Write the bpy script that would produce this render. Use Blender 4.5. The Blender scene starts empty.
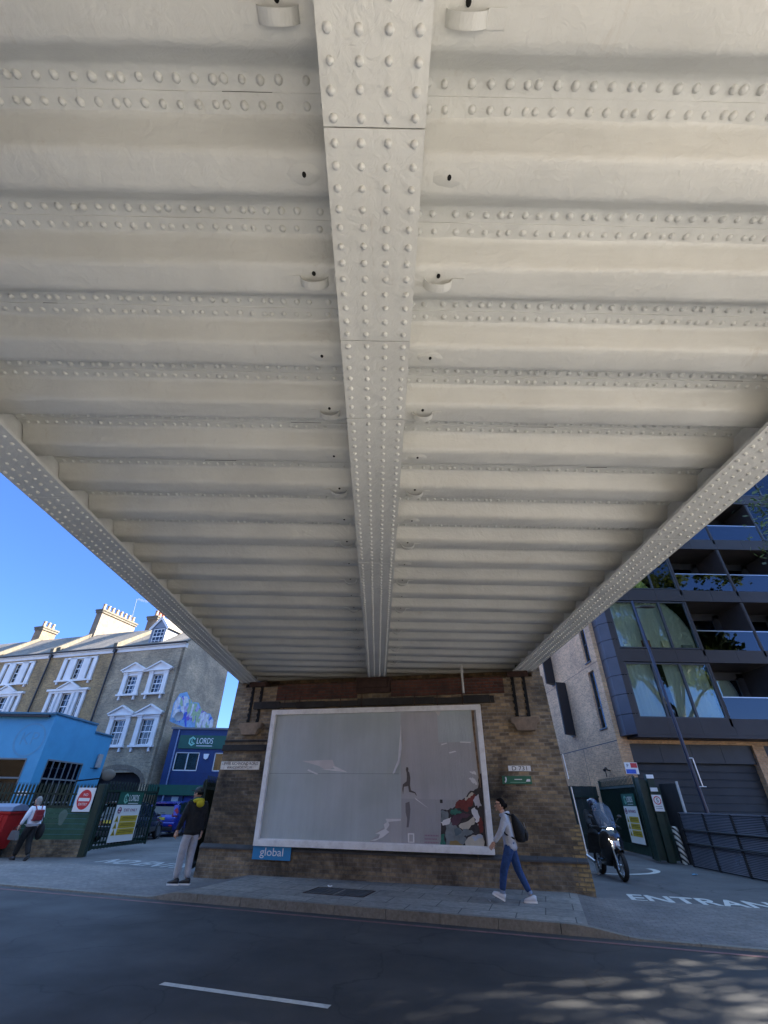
import bpy, bmesh, math, random
from mathutils import Vector, Matrix, Euler
random.seed(7)
R = math.radians
C = bpy.context.scene.collection

# ------------------------------------------------------------------ camera calibration (from the photo's vanishing points)
F, CX, CY, EYE = 438.0, 384.0, 512.0, 1.6
Yc = Vector((-6.5, -290, -438)).normalized()
Zc = Vector((11, 662, -438)); Zc = (Zc - Yc * Zc.dot(Yc)).normalized()
Xc = Yc.cross(Zc)
RM = Matrix((Xc, Yc, Zc))                       # camera -> world

def ray(px, py): return RM @ Vector((px - CX, -(py - CY), -F))
def onz(px, py, z=0.0):
    d = ray(px, py); t = (z - EYE) / d.z
    return Vector((0, 0, EYE)) + d * t
class Frame:
    """a vertical reference plane in the world: origin, yaw; local x along, local y away from the camera"""
    def __init__(s, x, y, yaw, z=0):
        s.o = Vector((x, y, z)); s.yaw = R(yaw)
        s.u = Vector((math.cos(s.yaw), math.sin(s.yaw), 0)); s.n = Vector((-math.sin(s.yaw), math.cos(s.yaw), 0))
    def at(s, px, py, off=0.0):
        d = ray(px, py); p = s.o + s.n * off; c = Vector((0, 0, EYE))
        t = s.n.dot(p - c) / s.n.dot(d); q = c + d * t - s.o
        return q.dot(s.u), q.z
    def loc(s, p): q = Vector(p) - s.o; return (q.dot(s.u), q.dot(s.n), q.z)
    def w(s, x, y, z=0): return s.o + s.u * x + s.n * y + Vector((0, 0, z))

# ------------------------------------------------------------------ materials
MATS = {}
def new_mat(name):
    m = bpy.data.materials.new(name); m.use_nodes = True
    nt = m.node_tree; b = nt.nodes['Principled BSDF']
    MATS[name] = m
    return m, nt, b
def N(nt, t, **kw):
    n = nt.nodes.new(t)
    for k, v in kw.items():
        if k.startswith('i_'): n.inputs[k[2:].replace('_', ' ')].default_value = v
        else: setattr(n, k, v)
    return n
def L(nt, a, b): nt.links.new(a, b)
def ramp(nt, fac, stops):
    r = nt.nodes.new('ShaderNodeValToRGB'); e = r.color_ramp.elements
    while len(e) < len(stops): e.new(0.5)
    for k, (p, c) in enumerate(stops): e[k].position = p; e[k].color = (*c, 1) if len(c) == 3 else c
    L(nt, fac, r.inputs[0]); return r
def mixc(nt, fac, a, b, mode='MIX'):
    m = nt.nodes.new('ShaderNodeMix'); m.data_type = 'RGBA'; m.blend_type = mode
    for s, v in ((0, fac), (6, a), (7, b)):
        if hasattr(v, 'default_value') or hasattr(v, 'is_output'): L(nt, v, m.inputs[s])
        else: m.inputs[s].default_value = v if s == 0 else ((*v, 1) if len(v) == 3 else v)
    return m.outputs[2]
def sc(c, k): return tuple(max(0, min(1, x * k)) for x in c)
def pm(name, col, var=0.2, scale=3.0, rough=0.6, bump=0.15, bscale=30.0, metal=0.0, spec=0.5, dirt=0.0, dirtcol=(0.03, 0.028, 0.025), dscale=1.2, coords='Object', stretch=None, coat=0.0, bdist=0.01):
    if name in MATS: return MATS[name]
    m, nt, b = new_mat(name)
    tc = N(nt, 'ShaderNodeTexCoord'); v = tc.outputs[coords]
    if stretch:
        mp = N(nt, 'ShaderNodeMapping'); mp.inputs['Scale'].default_value = stretch; L(nt, v, mp.inputs[0]); v = mp.outputs[0]
    n1 = N(nt, 'ShaderNodeTexNoise', i_Scale=scale, i_Detail=8.0, i_Roughness=0.65); L(nt, v, n1.inputs['Vector'])
    c = ramp(nt, n1.outputs[0], [(0.3, sc(col, 1 - var)), (0.7, sc(col, 1 + var))]).outputs[0]
    if dirt > 0:
        n2 = N(nt, 'ShaderNodeTexNoise', i_Scale=dscale, i_Detail=10.0, i_Roughness=0.7); L(nt, v, n2.inputs['Vector'])
        f = ramp(nt, n2.outputs[0], [(0.45, (0, 0, 0)), (0.75, (dirt,) * 3)]).outputs[0]
        c = mixc(nt, f, c, dirtcol)
    L(nt, c, b.inputs['Base Color'])
    rr = ramp(nt, n1.outputs[0], [(0.2, (min(1, rough * 1.15),) * 3), (0.8, (rough * 0.85,) * 3)]); L(nt, rr.outputs[0], b.inputs['Roughness'])
    b.inputs['Metallic'].default_value = metal
    b.inputs['Specular IOR Level'].default_value = spec
    b.inputs['Coat Weight'].default_value = coat; b.inputs['Coat Roughness'].default_value = 0.06
    if bump > 0:
        n3 = N(nt, 'ShaderNodeTexNoise', i_Scale=bscale, i_Detail=6.0); L(nt, v, n3.inputs['Vector'])
        bp = N(nt, 'ShaderNodeBump', i_Strength=bump, i_Distance=bdist); L(nt, n3.outputs[0], bp.inputs['Height']); L(nt, bp.outputs[0], b.inputs['Normal'])
    return m
def brick(name, c1, c2, mortar, soot=0.0, sootcol=(0.02, 0.018, 0.016), bw=0.225, rh=0.075, ms=0.010, pale=0.0, palecol=(0.45, 0.43, 0.40), sscale=0.7, bump=0.5, rough=0.85, off=0.5, msmooth=0.15, big=0.6):
    m, nt, b = new_mat(name)
    tc = N(nt, 'ShaderNodeTexCoord'); v = tc.outputs['UV']
    # slightly wandering courses
    nz = N(nt, 'ShaderNodeTexNoise', i_Scale=2.0, i_Detail=2.0); L(nt, v, nz.inputs['Vector'])
    vm = N(nt, 'ShaderNodeVectorMath', operation='MULTIPLY_ADD'); L(nt, nz.outputs[1], vm.inputs[0]); vm.inputs[1].default_value = (0.012, 0.012, 0); L(nt, v, vm.inputs[2])
    br = N(nt, 'ShaderNodeTexBrick', i_Scale=1.0); br.offset = off; br.squash = 1.0
    br.inputs['Brick Width'].default_value = bw; br.inputs['Row Height'].default_value = rh
    br.inputs['Mortar Size'].default_value = ms; br.inputs['Mortar Smooth'].default_value = msmooth; br.inputs['Bias'].default_value = 0.0
    br.inputs['Color1'].default_value = (*c1, 1); br.inputs['Color2'].default_value = (*c2, 1); br.inputs['Mortar'].default_value = (*mortar, 1)
    L(nt, vm.outputs[0], br.inputs['Vector'])
    c = br.outputs['Color']
    n0 = N(nt, 'ShaderNodeTexNoise', i_Scale=9.0, i_Detail=8.0, i_Roughness=0.7); L(nt, v, n0.inputs['Vector'])
    c = mixc(nt, 1.0, c, ramp(nt, n0.outputs[0], [(0.25, (0.62,) * 3), (0.75, (1.35,) * 3)]).outputs[0], 'MULTIPLY')
    n4 = N(nt, 'ShaderNodeTexNoise', i_Scale=big, i_Detail=4.0); L(nt, v, n4.inputs['Vector'])
    c = mixc(nt, 1.0, c, ramp(nt, n4.outputs[0], [(0.3, (0.75, 0.76, 0.78)), (0.7, (1.2, 1.16, 1.1))]).outputs[0], 'MULTIPLY')
    if soot > 0:
        n2 = N(nt, 'ShaderNodeTexNoise', i_Scale=sscale, i_Detail=12.0, i_Roughness=0.72, i_Distortion=0.4); L(nt, v, n2.inputs['Vector'])
        c = mixc(nt, ramp(nt, n2.outputs[0], [(0.42, (0, 0, 0)), (0.63, (soot,) * 3)]).outputs[0], c, sootcol)
    if pale > 0:
        n5 = N(nt, 'ShaderNodeTexNoise', i_Scale=1.6, i_Detail=12.0, i_Roughness=0.8, i_Distortion=0.8)
        mp = N(nt, 'ShaderNodeMapping'); mp.inputs['Location'].default_value = (7.3, 2.1, 0); mp.inputs['Scale'].default_value = (1.2, 0.8, 1); L(nt, v, mp.inputs[0]); L(nt, mp.outputs[0], n5.inputs['Vector'])
        c = mixc(nt, ramp(nt, n5.outputs[0], [(0.60, (0, 0, 0)), (0.72, (pale,) * 3)]).outputs[0], c, palecol)
    L(nt, c, b.inputs['Base Color']); b.inputs['Roughness'].default_value = rough; b.inputs['Specular IOR Level'].default_value = 0.25
    ad = N(nt, 'ShaderNodeMath', operation='MULTIPLY_ADD'); L(nt, br.outputs['Fac'], ad.inputs[0]); ad.inputs[1].default_value = -1.0
    L(nt, n0.outputs[0], ad.inputs[2])
    bp = N(nt, 'ShaderNodeBump', i_Strength=bump, i_Distance=0.012); L(nt, ad.outputs[0], bp.inputs['Height']); L(nt, bp.outputs[0], b.inputs['Normal'])
    return m
def glassm(name, tint=(0.75, 0.85, 0.8), ior=1.7, rough=0.01):
    m, nt, b = new_mat(name); nt.nodes.remove(b)
    o = nt.nodes['Material Output']
    g = N(nt, 'ShaderNodeBsdfGlossy'); g.inputs['Roughness'].default_value = rough; g.inputs['Color'].default_value = (0.95, 0.97, 1, 1)
    t = N(nt, 'ShaderNodeBsdfTransparent'); t.inputs['Color'].default_value = (*tint, 1)
    tc = N(nt, 'ShaderNodeTexCoord'); nz = N(nt, 'ShaderNodeTexNoise', i_Scale=0.8, i_Detail=1.0); L(nt, tc.outputs['Object'], nz.inputs['Vector'])
    bp = N(nt, 'ShaderNodeBump', i_Strength=0.06, i_Distance=0.03); L(nt, nz.outputs[0], bp.inputs['Height']); L(nt, bp.outputs[0], g.inputs['Normal'])
    fr = N(nt, 'ShaderNodeFresnel'); fr.inputs[0].default_value = ior
    mx = N(nt, 'ShaderNodeMixShader'); L(nt, fr.outputs[0], mx.inputs[0]); L(nt, t.outputs[0], mx.inputs[1]); L(nt, g.outputs[0], mx.inputs[2])
    L(nt, mx.outputs[0], o.inputs[0]); return m
def emis(name, col, s):
    m, nt, b = new_mat(name); b.inputs['Emission Color'].default_value = (*col, 1); b.inputs['Emission Strength'].default_value = s; b.inputs['Base Color'].default_value = (*sc(col, 0.8), 1)
    return m

# thick brush-painted steel
def steel(name, col):
    m, nt, b = new_mat(name)
    tc = N(nt, 'ShaderNodeTexCoord'); v = tc.outputs['Object']
    n1 = N(nt, 'ShaderNodeTexNoise', i_Scale=1.3, i_Detail=8.0, i_Roughness=0.6); L(nt, v, n1.inputs['Vector'])
    c = ramp(nt, n1.outputs[0], [(0.3, sc(col, 0.90)), (0.7, sc(col, 1.06))]).outputs[0]
    mp = N(nt, 'ShaderNodeMapping'); mp.inputs['Scale'].default_value = (0.5, 5, 5); L(nt, v, mp.inputs[0])
    n2 = N(nt, 'ShaderNodeTexNoise', i_Scale=1.7, i_Detail=9.0, i_Roughness=0.7); L(nt, mp.outputs[0], n2.inputs['Vector'])
    c = mixc(nt, ramp(nt, n2.outputs[0], [(0.5, (0, 0, 0)), (0.8, (0.35,) * 3)]).outputs[0], c, sc(col, 0.72))
    mq = N(nt, 'ShaderNodeMapping'); mq.inputs['Scale'].default_value = (2.2, 0.7, 2.2); L(nt, v, mq.inputs[0])
    n5 = N(nt, 'ShaderNodeTexNoise', i_Scale=2.3, i_Detail=12.0, i_Roughness=0.75, i_Distortion=0.6); L(nt, mq.outputs[0], n5.inputs['Vector'])
    c = mixc(nt, ramp(nt, n5.outputs[0], [(0.60, (0, 0, 0)), (0.74, (0.38,) * 3)]).outputs[0], c, (0.36, 0.30, 0.23))
    L(nt, c, b.inputs['Base Color']); b.inputs['Roughness'].default_value = 0.36; b.inputs['Specular IOR Level'].default_value = 0.5
    n3 = N(nt, 'ShaderNodeTexNoise', i_Scale=14.0, i_Detail=9.0, i_Roughness=0.6, i_Distortion=1.2); L(nt, v, n3.inputs['Vector'])
    vo = N(nt, 'ShaderNodeTexNoise', i_Scale=3.0, i_Detail=2.0, i_Distortion=2.0); L(nt, v, vo.inputs['Vector'])
    ms = N(nt, 'ShaderNodeMath', operation='MULTIPLY_ADD'); L(nt, vo.outputs[0], ms.inputs[0]); ms.inputs[1].default_value = 1.6; L(nt, n3.outputs[0], ms.inputs[2])
    bp = N(nt, 'ShaderNodeBump', i_Strength=0.5, i_Distance=0.012); L(nt, ms.outputs[0], bp.inputs['Height']); L(nt, bp.outputs[0], b.inputs['Normal'])
    return m

# ------------------------------------------------------------------ mesh builder
class MB:
    def __init__(s): s.v = []; s.f = []; s.sm = []; s.mi = []; s.uvs = {}
    def add(s, vs, fs, smooth=False, mi=0):
        b = len(s.v); s.v += [tuple(x) for x in vs]
        for f in fs: s.f.append([b + i for i in f]); s.sm.append(smooth); s.mi.append(mi)
        return s
    def box(s, x0, x1, y0, y1, z0, z1, mi=0):
        if x0 > x1: x0, x1 = x1, x0
        if y0 > y1: y0, y1 = y1, y0
        if z0 > z1: z0, z1 = z1, z0
        v = [(x0, y0, z0), (x1, y0, z0), (x1, y1, z0), (x0, y1, z0), (x0, y0, z1), (x1, y0, z1), (x1, y1, z1), (x0, y1, z1)]
        return s.add(v, [(3, 2, 1, 0), (4, 5, 6, 7), (0, 1, 5, 4), (1, 2, 6, 5), (2, 3, 7, 6), (3, 0, 4, 7)], mi=mi)
    def obox(s, c, u, v, w, mi=0):
        """oriented box from centre and three half vectors"""
        c, u, v, w = map(Vector, (c, u, v, w)); p = []
        for k in (-1, 1):
            for a, b in ((-1, -1), (1, -1), (1, 1), (-1, 1)): p.append(c + u * a + v * b + w * k)
        return s.add(p, [(3, 2, 1, 0), (4, 5, 6, 7), (0, 1, 5, 4), (1, 2, 6, 5), (2, 3, 7, 6), (3, 0, 4, 7)], mi=mi)
    def prism(s, poly, axis, a0, a1, mi=0):
        """poly in the two other axes; axis 'x','y','z'"""
        n = len(poly)
        def P(p, a):
            return {'x': (a, p[0], p[1]), 'y': (p[0], a, p[1]), 'z': (p[0], p[1], a)}[axis]
        v = [P(p, a0) for p in poly] + [P(p, a1) for p in poly]
        f = [list(range(n))[::-1], list(range(n, 2 * n))] + [(i, (i + 1) % n, (i + 1) % n + n, i + n) for i in range(n)]
        return s.add(v, f, mi=mi)
    def tube(s, p0, p1, r0, r1=None, n=10, caps=True, smooth=True, mi=0):
        r1 = r0 if r1 is None else r1
        p0 = Vector(p0); p1 = Vector(p1); d = (p1 - p0).normalized()
        a = d.orthogonal().normalized(); b = d.cross(a)
        v = []
        for p, r in ((p0, r0), (p1, r1)):
            for i in range(n):
                t = 2 * math.pi * i / n; v.append(p + (a * math.cos(t) + b * math.sin(t)) * r)
        s.add(v, [(i, (i + 1) % n, (i + 1) % n + n, i + n) for i in range(n)], smooth, mi)
        if caps: s.add(v[:n], [tuple(range(n))[::-1]], mi=mi); s.add(v[n:], [tuple(range(n))], mi=mi)
        return s
    def path(s, pts, r, n=8, mi=0):
        for i in range(len(pts) - 1):
            ra = r[i] if isinstance(r, (list, tuple)) else r; rb = r[i + 1] if isinstance(r, (list, tuple)) else r
            s.tube(pts[i], pts[i + 1], ra, rb, n, mi=mi)
        return s
    def ball(s, c, r, nu=12, nv=8, mi=0):
        rx, ry, rz = r if isinstance(r, (tuple, list)) else (r, r, r); v = []
        for j in range(nv + 1):
            ph = math.pi * j / nv
            for i in range(nu):
                t = 2 * math.pi * i / nu; v.append((c[0] + rx * math.sin(ph) * math.cos(t), c[1] + ry * math.sin(ph) * math.sin(t), c[2] + rz * math.cos(ph)))
        f = [(j * nu + i, (j + 1) * nu + i, (j + 1) * nu + (i + 1) % nu, j * nu + (i + 1) % nu) for j in range(nv) for i in range(nu)]
        return s.add(v, f, True, mi)
    def dome(s, c, r, h, n=8, mi=0):
        """rivet head hanging down from a soffit"""
        x, y, z = c; v = []
        for k, (rr, zz) in enumerate(((1.0, 0.0), (0.88, 0.5), (0.5, 0.88))):
            for i in range(n):
                t = 2 * math.pi * i / n; v.append((x + r * rr * math.cos(t), y + r * rr * math.sin(t), z - h * zz))
        v.append((x, y, z - h)); f = []
        for k in range(2): f += [(k * n + i, k * n + (i + 1) % n, (k + 1) * n + (i + 1) % n, (k + 1) * n + i)[::-1] for i in range(n)]
        f += [(2 * n + i, 2 * n + (i + 1) % n, 3 * n)[::-1] for i in range(n)]
        return s.add(v, f, True, mi)
    def disc(s, c, r, axis='y', n=24, t=0.02, mi=0):
        d = {'x': (1, 0, 0), 'y': (0, 1, 0), 'z': (0, 0, 1)}[axis]
        c = Vector(c); d = Vector(d)
        return s.tube(c, c + d * t, r, r, n, True, False, mi)
    def torus(s, c, axis, Rr, r, nu=28, nv=10, a0=0.0, a1=2 * math.pi, mi=0, flat=1.0):
        c = Vector(c); d = Vector(axis).normalized(); a = d.orthogonal().normalized(); b = d.cross(a)
        full = abs(a1 - a0 - 2 * math.pi) < 1e-6; m = nu if full else nu + 1; v = []
        for i in range(m):
            t = a0 + (a1 - a0) * i / nu; e = a * math.cos(t) + b * math.sin(t)
            for j in range(nv):
                q = 2 * math.pi * j / nv; v.append(c + e * (Rr + r * math.cos(q)) + d * (r * flat * math.sin(q)))
        f = [(i * nv + j, ((i + 1) % m) * nv + j, ((i + 1) % m) * nv + (j + 1) % nv, i * nv + (j + 1) % nv) for i in range(nu) for j in range(nv)]
        return s.add(v, f, True, mi)
    def wall(s, x0, x1, z0, z1, y, t, holes, mi=0, caps=True):
        """a wall face at y (outer) and thickness t (behind), with rectangular openings and their reveals"""
        xs = sorted({x0, x1, *[h[0] for h in holes], *[h[1] for h in holes]}); zs = sorted({z0, z1, *[h[2] for h in holes], *[h[3] for h in holes]})
        for i in range(len(xs) - 1):
            for j in range(len(zs) - 1):
                a, b, c, d = xs[i], xs[i + 1], zs[j], zs[j + 1]; mx, mz = (a + b) / 2, (c + d) / 2
                if any(h[0] < mx < h[1] and h[2] < mz < h[3] for h in holes): continue
                s.add([(a, y, c), (b, y, c), (b, y, d), (a, y, d)], [(0, 1, 2, 3)], mi=mi)
        for h in holes:
            a, b, c, d = h[:4]; q = y + t
            s.add([(a, y, c), (a, q, c), (a, q, d), (a, y, d)], [(0, 1, 2, 3)], mi=mi)
            s.add([(b, y, c), (b, q, c), (b, q, d), (b, y, d)], [(3, 2, 1, 0)], mi=mi)
            s.add([(a, y, d), (b, y, d), (b, q, d), (a, q, d)], [(3, 2, 1, 0)], mi=mi)
            s.add([(a, y, c), (b, y, c), (b, q, c), (a, q, c)], [(0, 1, 2, 3)], mi=mi)
        if not caps: return s
        s.add([(x0, y, z0), (x0, y + t, z0), (x0, y + t, z1), (x0, y, z1)], [(0, 1, 2, 3)], mi=mi)
        s.add([(x1, y, z0), (x1, y + t, z0), (x1, y + t, z1), (x1, y, z1)], [(3, 2, 1, 0)], mi=mi)
        s.add([(x0, y, z1), (x1, y, z1), (x1, y + t, z1), (x0, y + t, z1)], [(0, 1, 2, 3)], mi=mi)
        return s
    def addmesh(s, me, M=None, mi=0):
        vs = [(M @ v.co if M else v.co) for v in me.vertices]
        return s.add(vs, [tuple(p.vertices) for p in me.polygons], True, mi)
    def xform(s, M):
        s.v = [tuple(M @ Vector(p)) for p in s.v]; return s
    def build(s, name, mat=None, parent=None, loc=(0, 0, 0), rot=(0, 0, 0), bevel=0.0, fixn=False):
        me = bpy.data.meshes.new(name); me.from_pydata(s.v, [], s.f)
        mats = mat if isinstance(mat, (list, tuple)) else [mat]
        for m in mats:
            if m: me.materials.append(m)
        for p, a, k in zip(me.polygons, s.sm, s.mi): p.use_smooth = a; p.material_index = min(k, len(mats) - 1)
        if bevel > 0 or fixn:
            bm = bmesh.new(); bm.from_mesh(me)
            if fixn: bmesh.ops.recalc_face_normals(bm, faces=bm.faces)
            if bevel > 0:
                bmesh.ops.bevel(bm, geom=[e for e in bm.edges if e.is_manifold and e.calc_face_angle(0) > 0.6], offset=bevel, segments=2, affect='EDGES', profile=0.5)
            bm.to_mesh(me); bm.free()
        me.update()
        uv = me.uv_layers.new(name='UVMap'); co = me.vertices
        for p in me.polygons:
            n = p.normal; ax, ay, az = abs(n.x), abs(n.y), abs(n.z)
            for li in p.loop_indices:
                q = co[me.loops[li].vertex_index].co
                if az > 0.75: uv.data[li].uv = (q.x, q.y)
                elif ay >= ax: uv.data[li].uv = (q.x, q.z)
                else: uv.data[li].uv = (q.y, q.z)
        o = bpy.data.objects.new(name, me); C.objects.link(o); o.location = loc; o.rotation_euler = rot
        if parent: o.parent = parent
        return o
def tag(o, label=None, cat=None, group=None, kind=None):
    if label: o['label'] = label
    if cat: o['category'] = cat
    if group: o['group'] = group
    if kind: o['kind'] = kind
    return o
def E(name, label, cat, loc=(0, 0, 0), rz=0.0, group=None):
    o = bpy.data.objects.new(name, None); o.empty_display_size = 0.3; C.objects.link(o); o.location = loc; o.rotation_euler = (0, 0, rz)
    return tag(o, label, cat, group)
def EF(name, label, cat, fr, group=None): return E(name, label, cat, tuple(fr.o), fr.yaw, group)
def copy_tree(o, parent=None):
    c = o.copy(); C.objects.link(c); c.parent = parent
    for ch in list(o.children): copy_tree(ch, c)
    return c
BOLD = 0.0
def text_mesh(txt, size, width=None, height=None, extrude=0.002, align='CENTER'):
    """flat lettering as a mesh in the XZ plane, facing -Y; returns MB"""
    cu = bpy.data.curves.new('t', 'FONT'); cu.body = txt; cu.size = size; cu.extrude = extrude; cu.resolution_u = 3; cu.offset = BOLD
    o = bpy.data.objects.new('t', cu); C.objects.link(o)
    me = bpy.data.meshes.new_from_object(o.evaluated_get(bpy.context.evaluated_depsgraph_get()))
    bpy.data.objects.remove(o); bpy.data.curves.remove(cu)
    xs = [v.co.x for v in me.vertices]; ys = [v.co.y for v in me.vertices]
    x0, x1, y0, y1 = min(xs), max(xs), min(ys), max(ys)
    kx = (width / (x1 - x0)) if width else 1.0; ky = (height / (y1 - y0)) if height else (kx if width else 1.0)
    if not width and height: kx = ky
    vs = [((v.co.x - (x0 + x1) / 2) * kx, -v.co.z, (v.co.y - (y0 + y1) / 2) * ky) for v in me.vertices]
    mb = MB(); mb.add(vs, [tuple(p.vertices) for p in me.polygons]); bpy.data.meshes.remove(me)
    return mb
def text_at(txt, x, y, z, w=None, h=None, ex=0.002):
    return text_mesh(txt, 0.3, w, h, ex).xform(Matrix.Translation((x, y, z)))
def skin_mesh(verts, edges, radii, sub=2, root=0):
    me = bpy.data.meshes.new('s'); me.from_pydata([tuple(v) for v in verts], edges, [])
    o = bpy.data.objects.new('s', me); C.objects.link(o)
    o.modifiers.new('k', 'SKIN'); sk = me.skin_vertices[0] if me.skin_vertices else None
    if sk is None:
        bm = bmesh.new(); bm.from_mesh(me); bm.verts.layers.skin.verify(); bm.to_mesh(me); bm.free(); sk = me.skin_vertices[0]
    for i, r in enumerate(radii):
        sk.data[i].radius = r if isinstance(r, (tuple, list)) else (r, r); sk.data[i].use_root = (i == root)
    if sub: m = o.modifiers.new('b', 'SUBSURF'); m.levels = sub; m.render_levels = sub
    bpy.context.view_layer.update()
    res = bpy.data.meshes.new_from_object(o.evaluated_get(bpy.context.evaluated_depsgraph_get()))
    bpy.data.objects.remove(o); bpy.data.meshes.remove(me)
    return res
def chain(pts, radii, sub=2):
    return skin_mesh(pts, [(i, i + 1) for i in range(len(pts) - 1)], radii, sub)

# ------------------------------------------------------------------ colours
cream = steel('cream_bridge_paint', (0.58, 0.585, 0.56))
sooty = brick('sooty_stock_brick', (0.40, 0.30, 0.18), (0.16, 0.125, 0.088), (0.26, 0.225, 0.18), soot=0.94, pale=0.35, sscale=0.4, ms=0.009)
plinthb = brick('damp_plinth_brick', (0.36, 0.275, 0.175), (0.18, 0.145, 0.105), (0.24, 0.21, 0.175), soot=0.8, pale=0.55, sscale=1.0)
redb = brick('red_patch_brick', (0.15, 0.055, 0.038), (0.09, 0.04, 0.03), (0.08, 0.07, 0.065), soot=0.6, sscale=1.5)
yelb = brick('new_yellow_brick', (0.40, 0.29, 0.14), (0.30, 0.215, 0.105), (0.16, 0.14, 0.11), soot=0.35, sscale=3)
terb = brick('terrace_stock_brick', (0.46, 0.31, 0.14), (0.31, 0.215, 0.11), (0.28, 0.23, 0.16), soot=0.35, sscale=0.4)
terb2 = brick('end_house_brick', (0.46, 0.36, 0.23), (0.30, 0.245, 0.165), (0.36, 0.32, 0.26), soot=0.4, sscale=0.5)
gabm = brick('rendered_gable_brick', (0.60, 0.49, 0.35), (0.46, 0.375, 0.27), (0.58, 0.49, 0.37), soot=0.55, sootcol=(0.17, 0.16, 0.14), sscale=0.8, pale=0.4, palecol=(0.5, 0.48, 0.44), bump=0.9)
aptb = brick('brown_grey_apartment_brick', (0.70, 0.41, 0.24), (0.48, 0.28, 0.17), (0.62, 0.42, 0.27), soot=0.0, bump=0.4)
aptb2 = brick('buff_apartment_brick', (0.68, 0.42, 0.22), (0.50, 0.30, 0.16), (0.50, 0.37, 0.25), bump=0.5)
flag = brick('concrete_paving_flags', (0.33, 0.315, 0.29), (0.25, 0.24, 0.225), (0.09, 0.088, 0.085), bw=0.9, rh=0.6, ms=0.008, soot=0.35, sootcol=(0.08, 0.078, 0.075), sscale=1.2, bump=0.25, msmooth=0.0)
palec = brick('pale_concrete_slabs', (0.50, 0.495, 0.485), (0.43, 0.425, 0.415), (0.25, 0.24, 0.22), bw=0.6, rh=0.6, ms=0.008, bump=0.2)
blocks = brick('crossover_block_paving', (0.22, 0.205, 0.20), (0.18, 0.172, 0.168), (0.12, 0.115, 0.11), bw=0.2, rh=0.1, ms=0.006, soot=0.4, sootcol=(0.08, 0.075, 0.07), sscale=1.0, bump=0.25)
def asphalt(name, col, polish=True):
    m, nt, b = new_mat(name); tc = N(nt, 'ShaderNodeTexCoord'); v = tc.outputs['Object']
    n1 = N(nt, 'ShaderNodeTexNoise', i_Scale=90.0, i_Detail=4.0, i_Roughness=0.8); L(nt, v, n1.inputs['Vector'])
    c = ramp(nt, n1.outputs[0], [(0.3, sc(col, 0.6)), (0.72, sc(col, 1.7))]).outputs[0]
    n2 = N(nt, 'ShaderNodeTexNoise', i_Scale=0.45, i_Detail=9.0, i_Roughness=0.6); L(nt, v, n2.inputs['Vector'])
    c = mixc(nt, 1.0, c, ramp(nt, n2.outputs[0], [(0.3, (0.72,) * 3), (0.7, (1.35, 1.33, 1.3))]).outputs[0], 'MULTIPLY')
    if polish:
        sx = N(nt, 'ShaderNodeSeparateXYZ'); L(nt, v, sx.inputs[0]); w = N(nt, 'ShaderNodeMath', operation='MULTIPLY'); L(nt, sx.outputs[1], w.inputs[0]); w.inputs[1].default_value = 3.7
        s_ = N(nt, 'ShaderNodeMath', operation='SINE'); L(nt, w.outputs[0], s_.inputs[0])
        c = mixc(nt, 1.0, c, ramp(nt, s_.outputs[0], [(0.0, (0.92,) * 3), (1.0, (1.16,) * 3)]).outputs[0], 'MULTIPLY')
    nd = N(nt, 'ShaderNodeTexNoise', i_Scale=1.4, i_Detail=6.0); L(nt, v, nd.inputs['Vector'])
    vm = N(nt, 'ShaderNodeVectorMath', operation='MULTIPLY_ADD'); L(nt, nd.outputs[1], vm.inputs[0]); vm.inputs[1].default_value = (1.1, 1.1, 0); L(nt, v, vm.inputs[2])
    vo = N(nt, 'ShaderNodeTexVoronoi', i_Scale=0.42); vo.feature = 'DISTANCE_TO_EDGE'; L(nt, vm.outputs[0], vo.inputs['Vector'])
    c = mixc(nt, ramp(nt, vo.outputs['Distance'], [(0.0, (0.75,) * 3), (0.009, (0, 0, 0))]).outputs[0], c, sc(col, 0.3))
    n3 = N(nt, 'ShaderNodeTexNoise', i_Scale=1.8, i_Detail=10.0, i_Roughness=0.85); L(nt, v, n3.inputs['Vector'])
    c = mixc(nt, ramp(nt, n3.outputs[0], [(0.66, (0, 0, 0)), (0.78, (0.45,) * 3)]).outputs[0], c, sc(col, 2.6))
    L(nt, c, b.inputs['Base Color']); L(nt, ramp(nt, n2.outputs[0], [(0.3, (0.9,) * 3), (0.7, (0.62,) * 3)]).outputs[0], b.inputs['Roughness'])
    bp = N(nt, 'ShaderNodeBump', i_Strength=0.6, i_Distance=0.004); L(nt, n1.outputs[0], bp.inputs['Height']); L(nt, bp.outputs[0], b.inputs['Normal']); return m
asph = asphalt('road_asphalt', (0.034, 0.034, 0.035))
asph2 = asphalt('yard_asphalt', (0.085, 0.085, 0.088), False)
groundm = pm('grey_ground', (0.12, 0.12, 0.115), var=0.2, scale=0.3, rough=0.9)
kerbm = pm('granite_kerb', (0.19, 0.175, 0.15), var=0.25, scale=20, rough=0.8, bump=0.3, bscale=80, dirt=0.6, dirtcol=(0.07, 0.065, 0.055), dscale=2)
paintw = pm('worn_road_paint', (0.55, 0.55, 0.52), var=0.15, scale=6, rough=0.8, dirt=0.55, dirtcol=(0.16, 0.16, 0.165), dscale=9)
paintf = pm('faded_road_paint', (0.36, 0.37, 0.37), var=0.2, scale=6, rough=0.85, dirt=0.8, dirtcol=(0.1, 0.1, 0.105), dscale=7)
redl = pm('faded_red_line', (0.20, 0.10, 0.095), var=0.25, scale=5, rough=0.85, dirt=0.6, dirtcol=(0.08, 0.07, 0.07), dscale=4)
white = pm('white_gloss_paint', (0.76, 0.76, 0.76), var=0.06, scale=2, rough=0.45, bump=0.05, dirt=0.2, dirtcol=(0.5, 0.48, 0.45), dscale=2)
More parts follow.
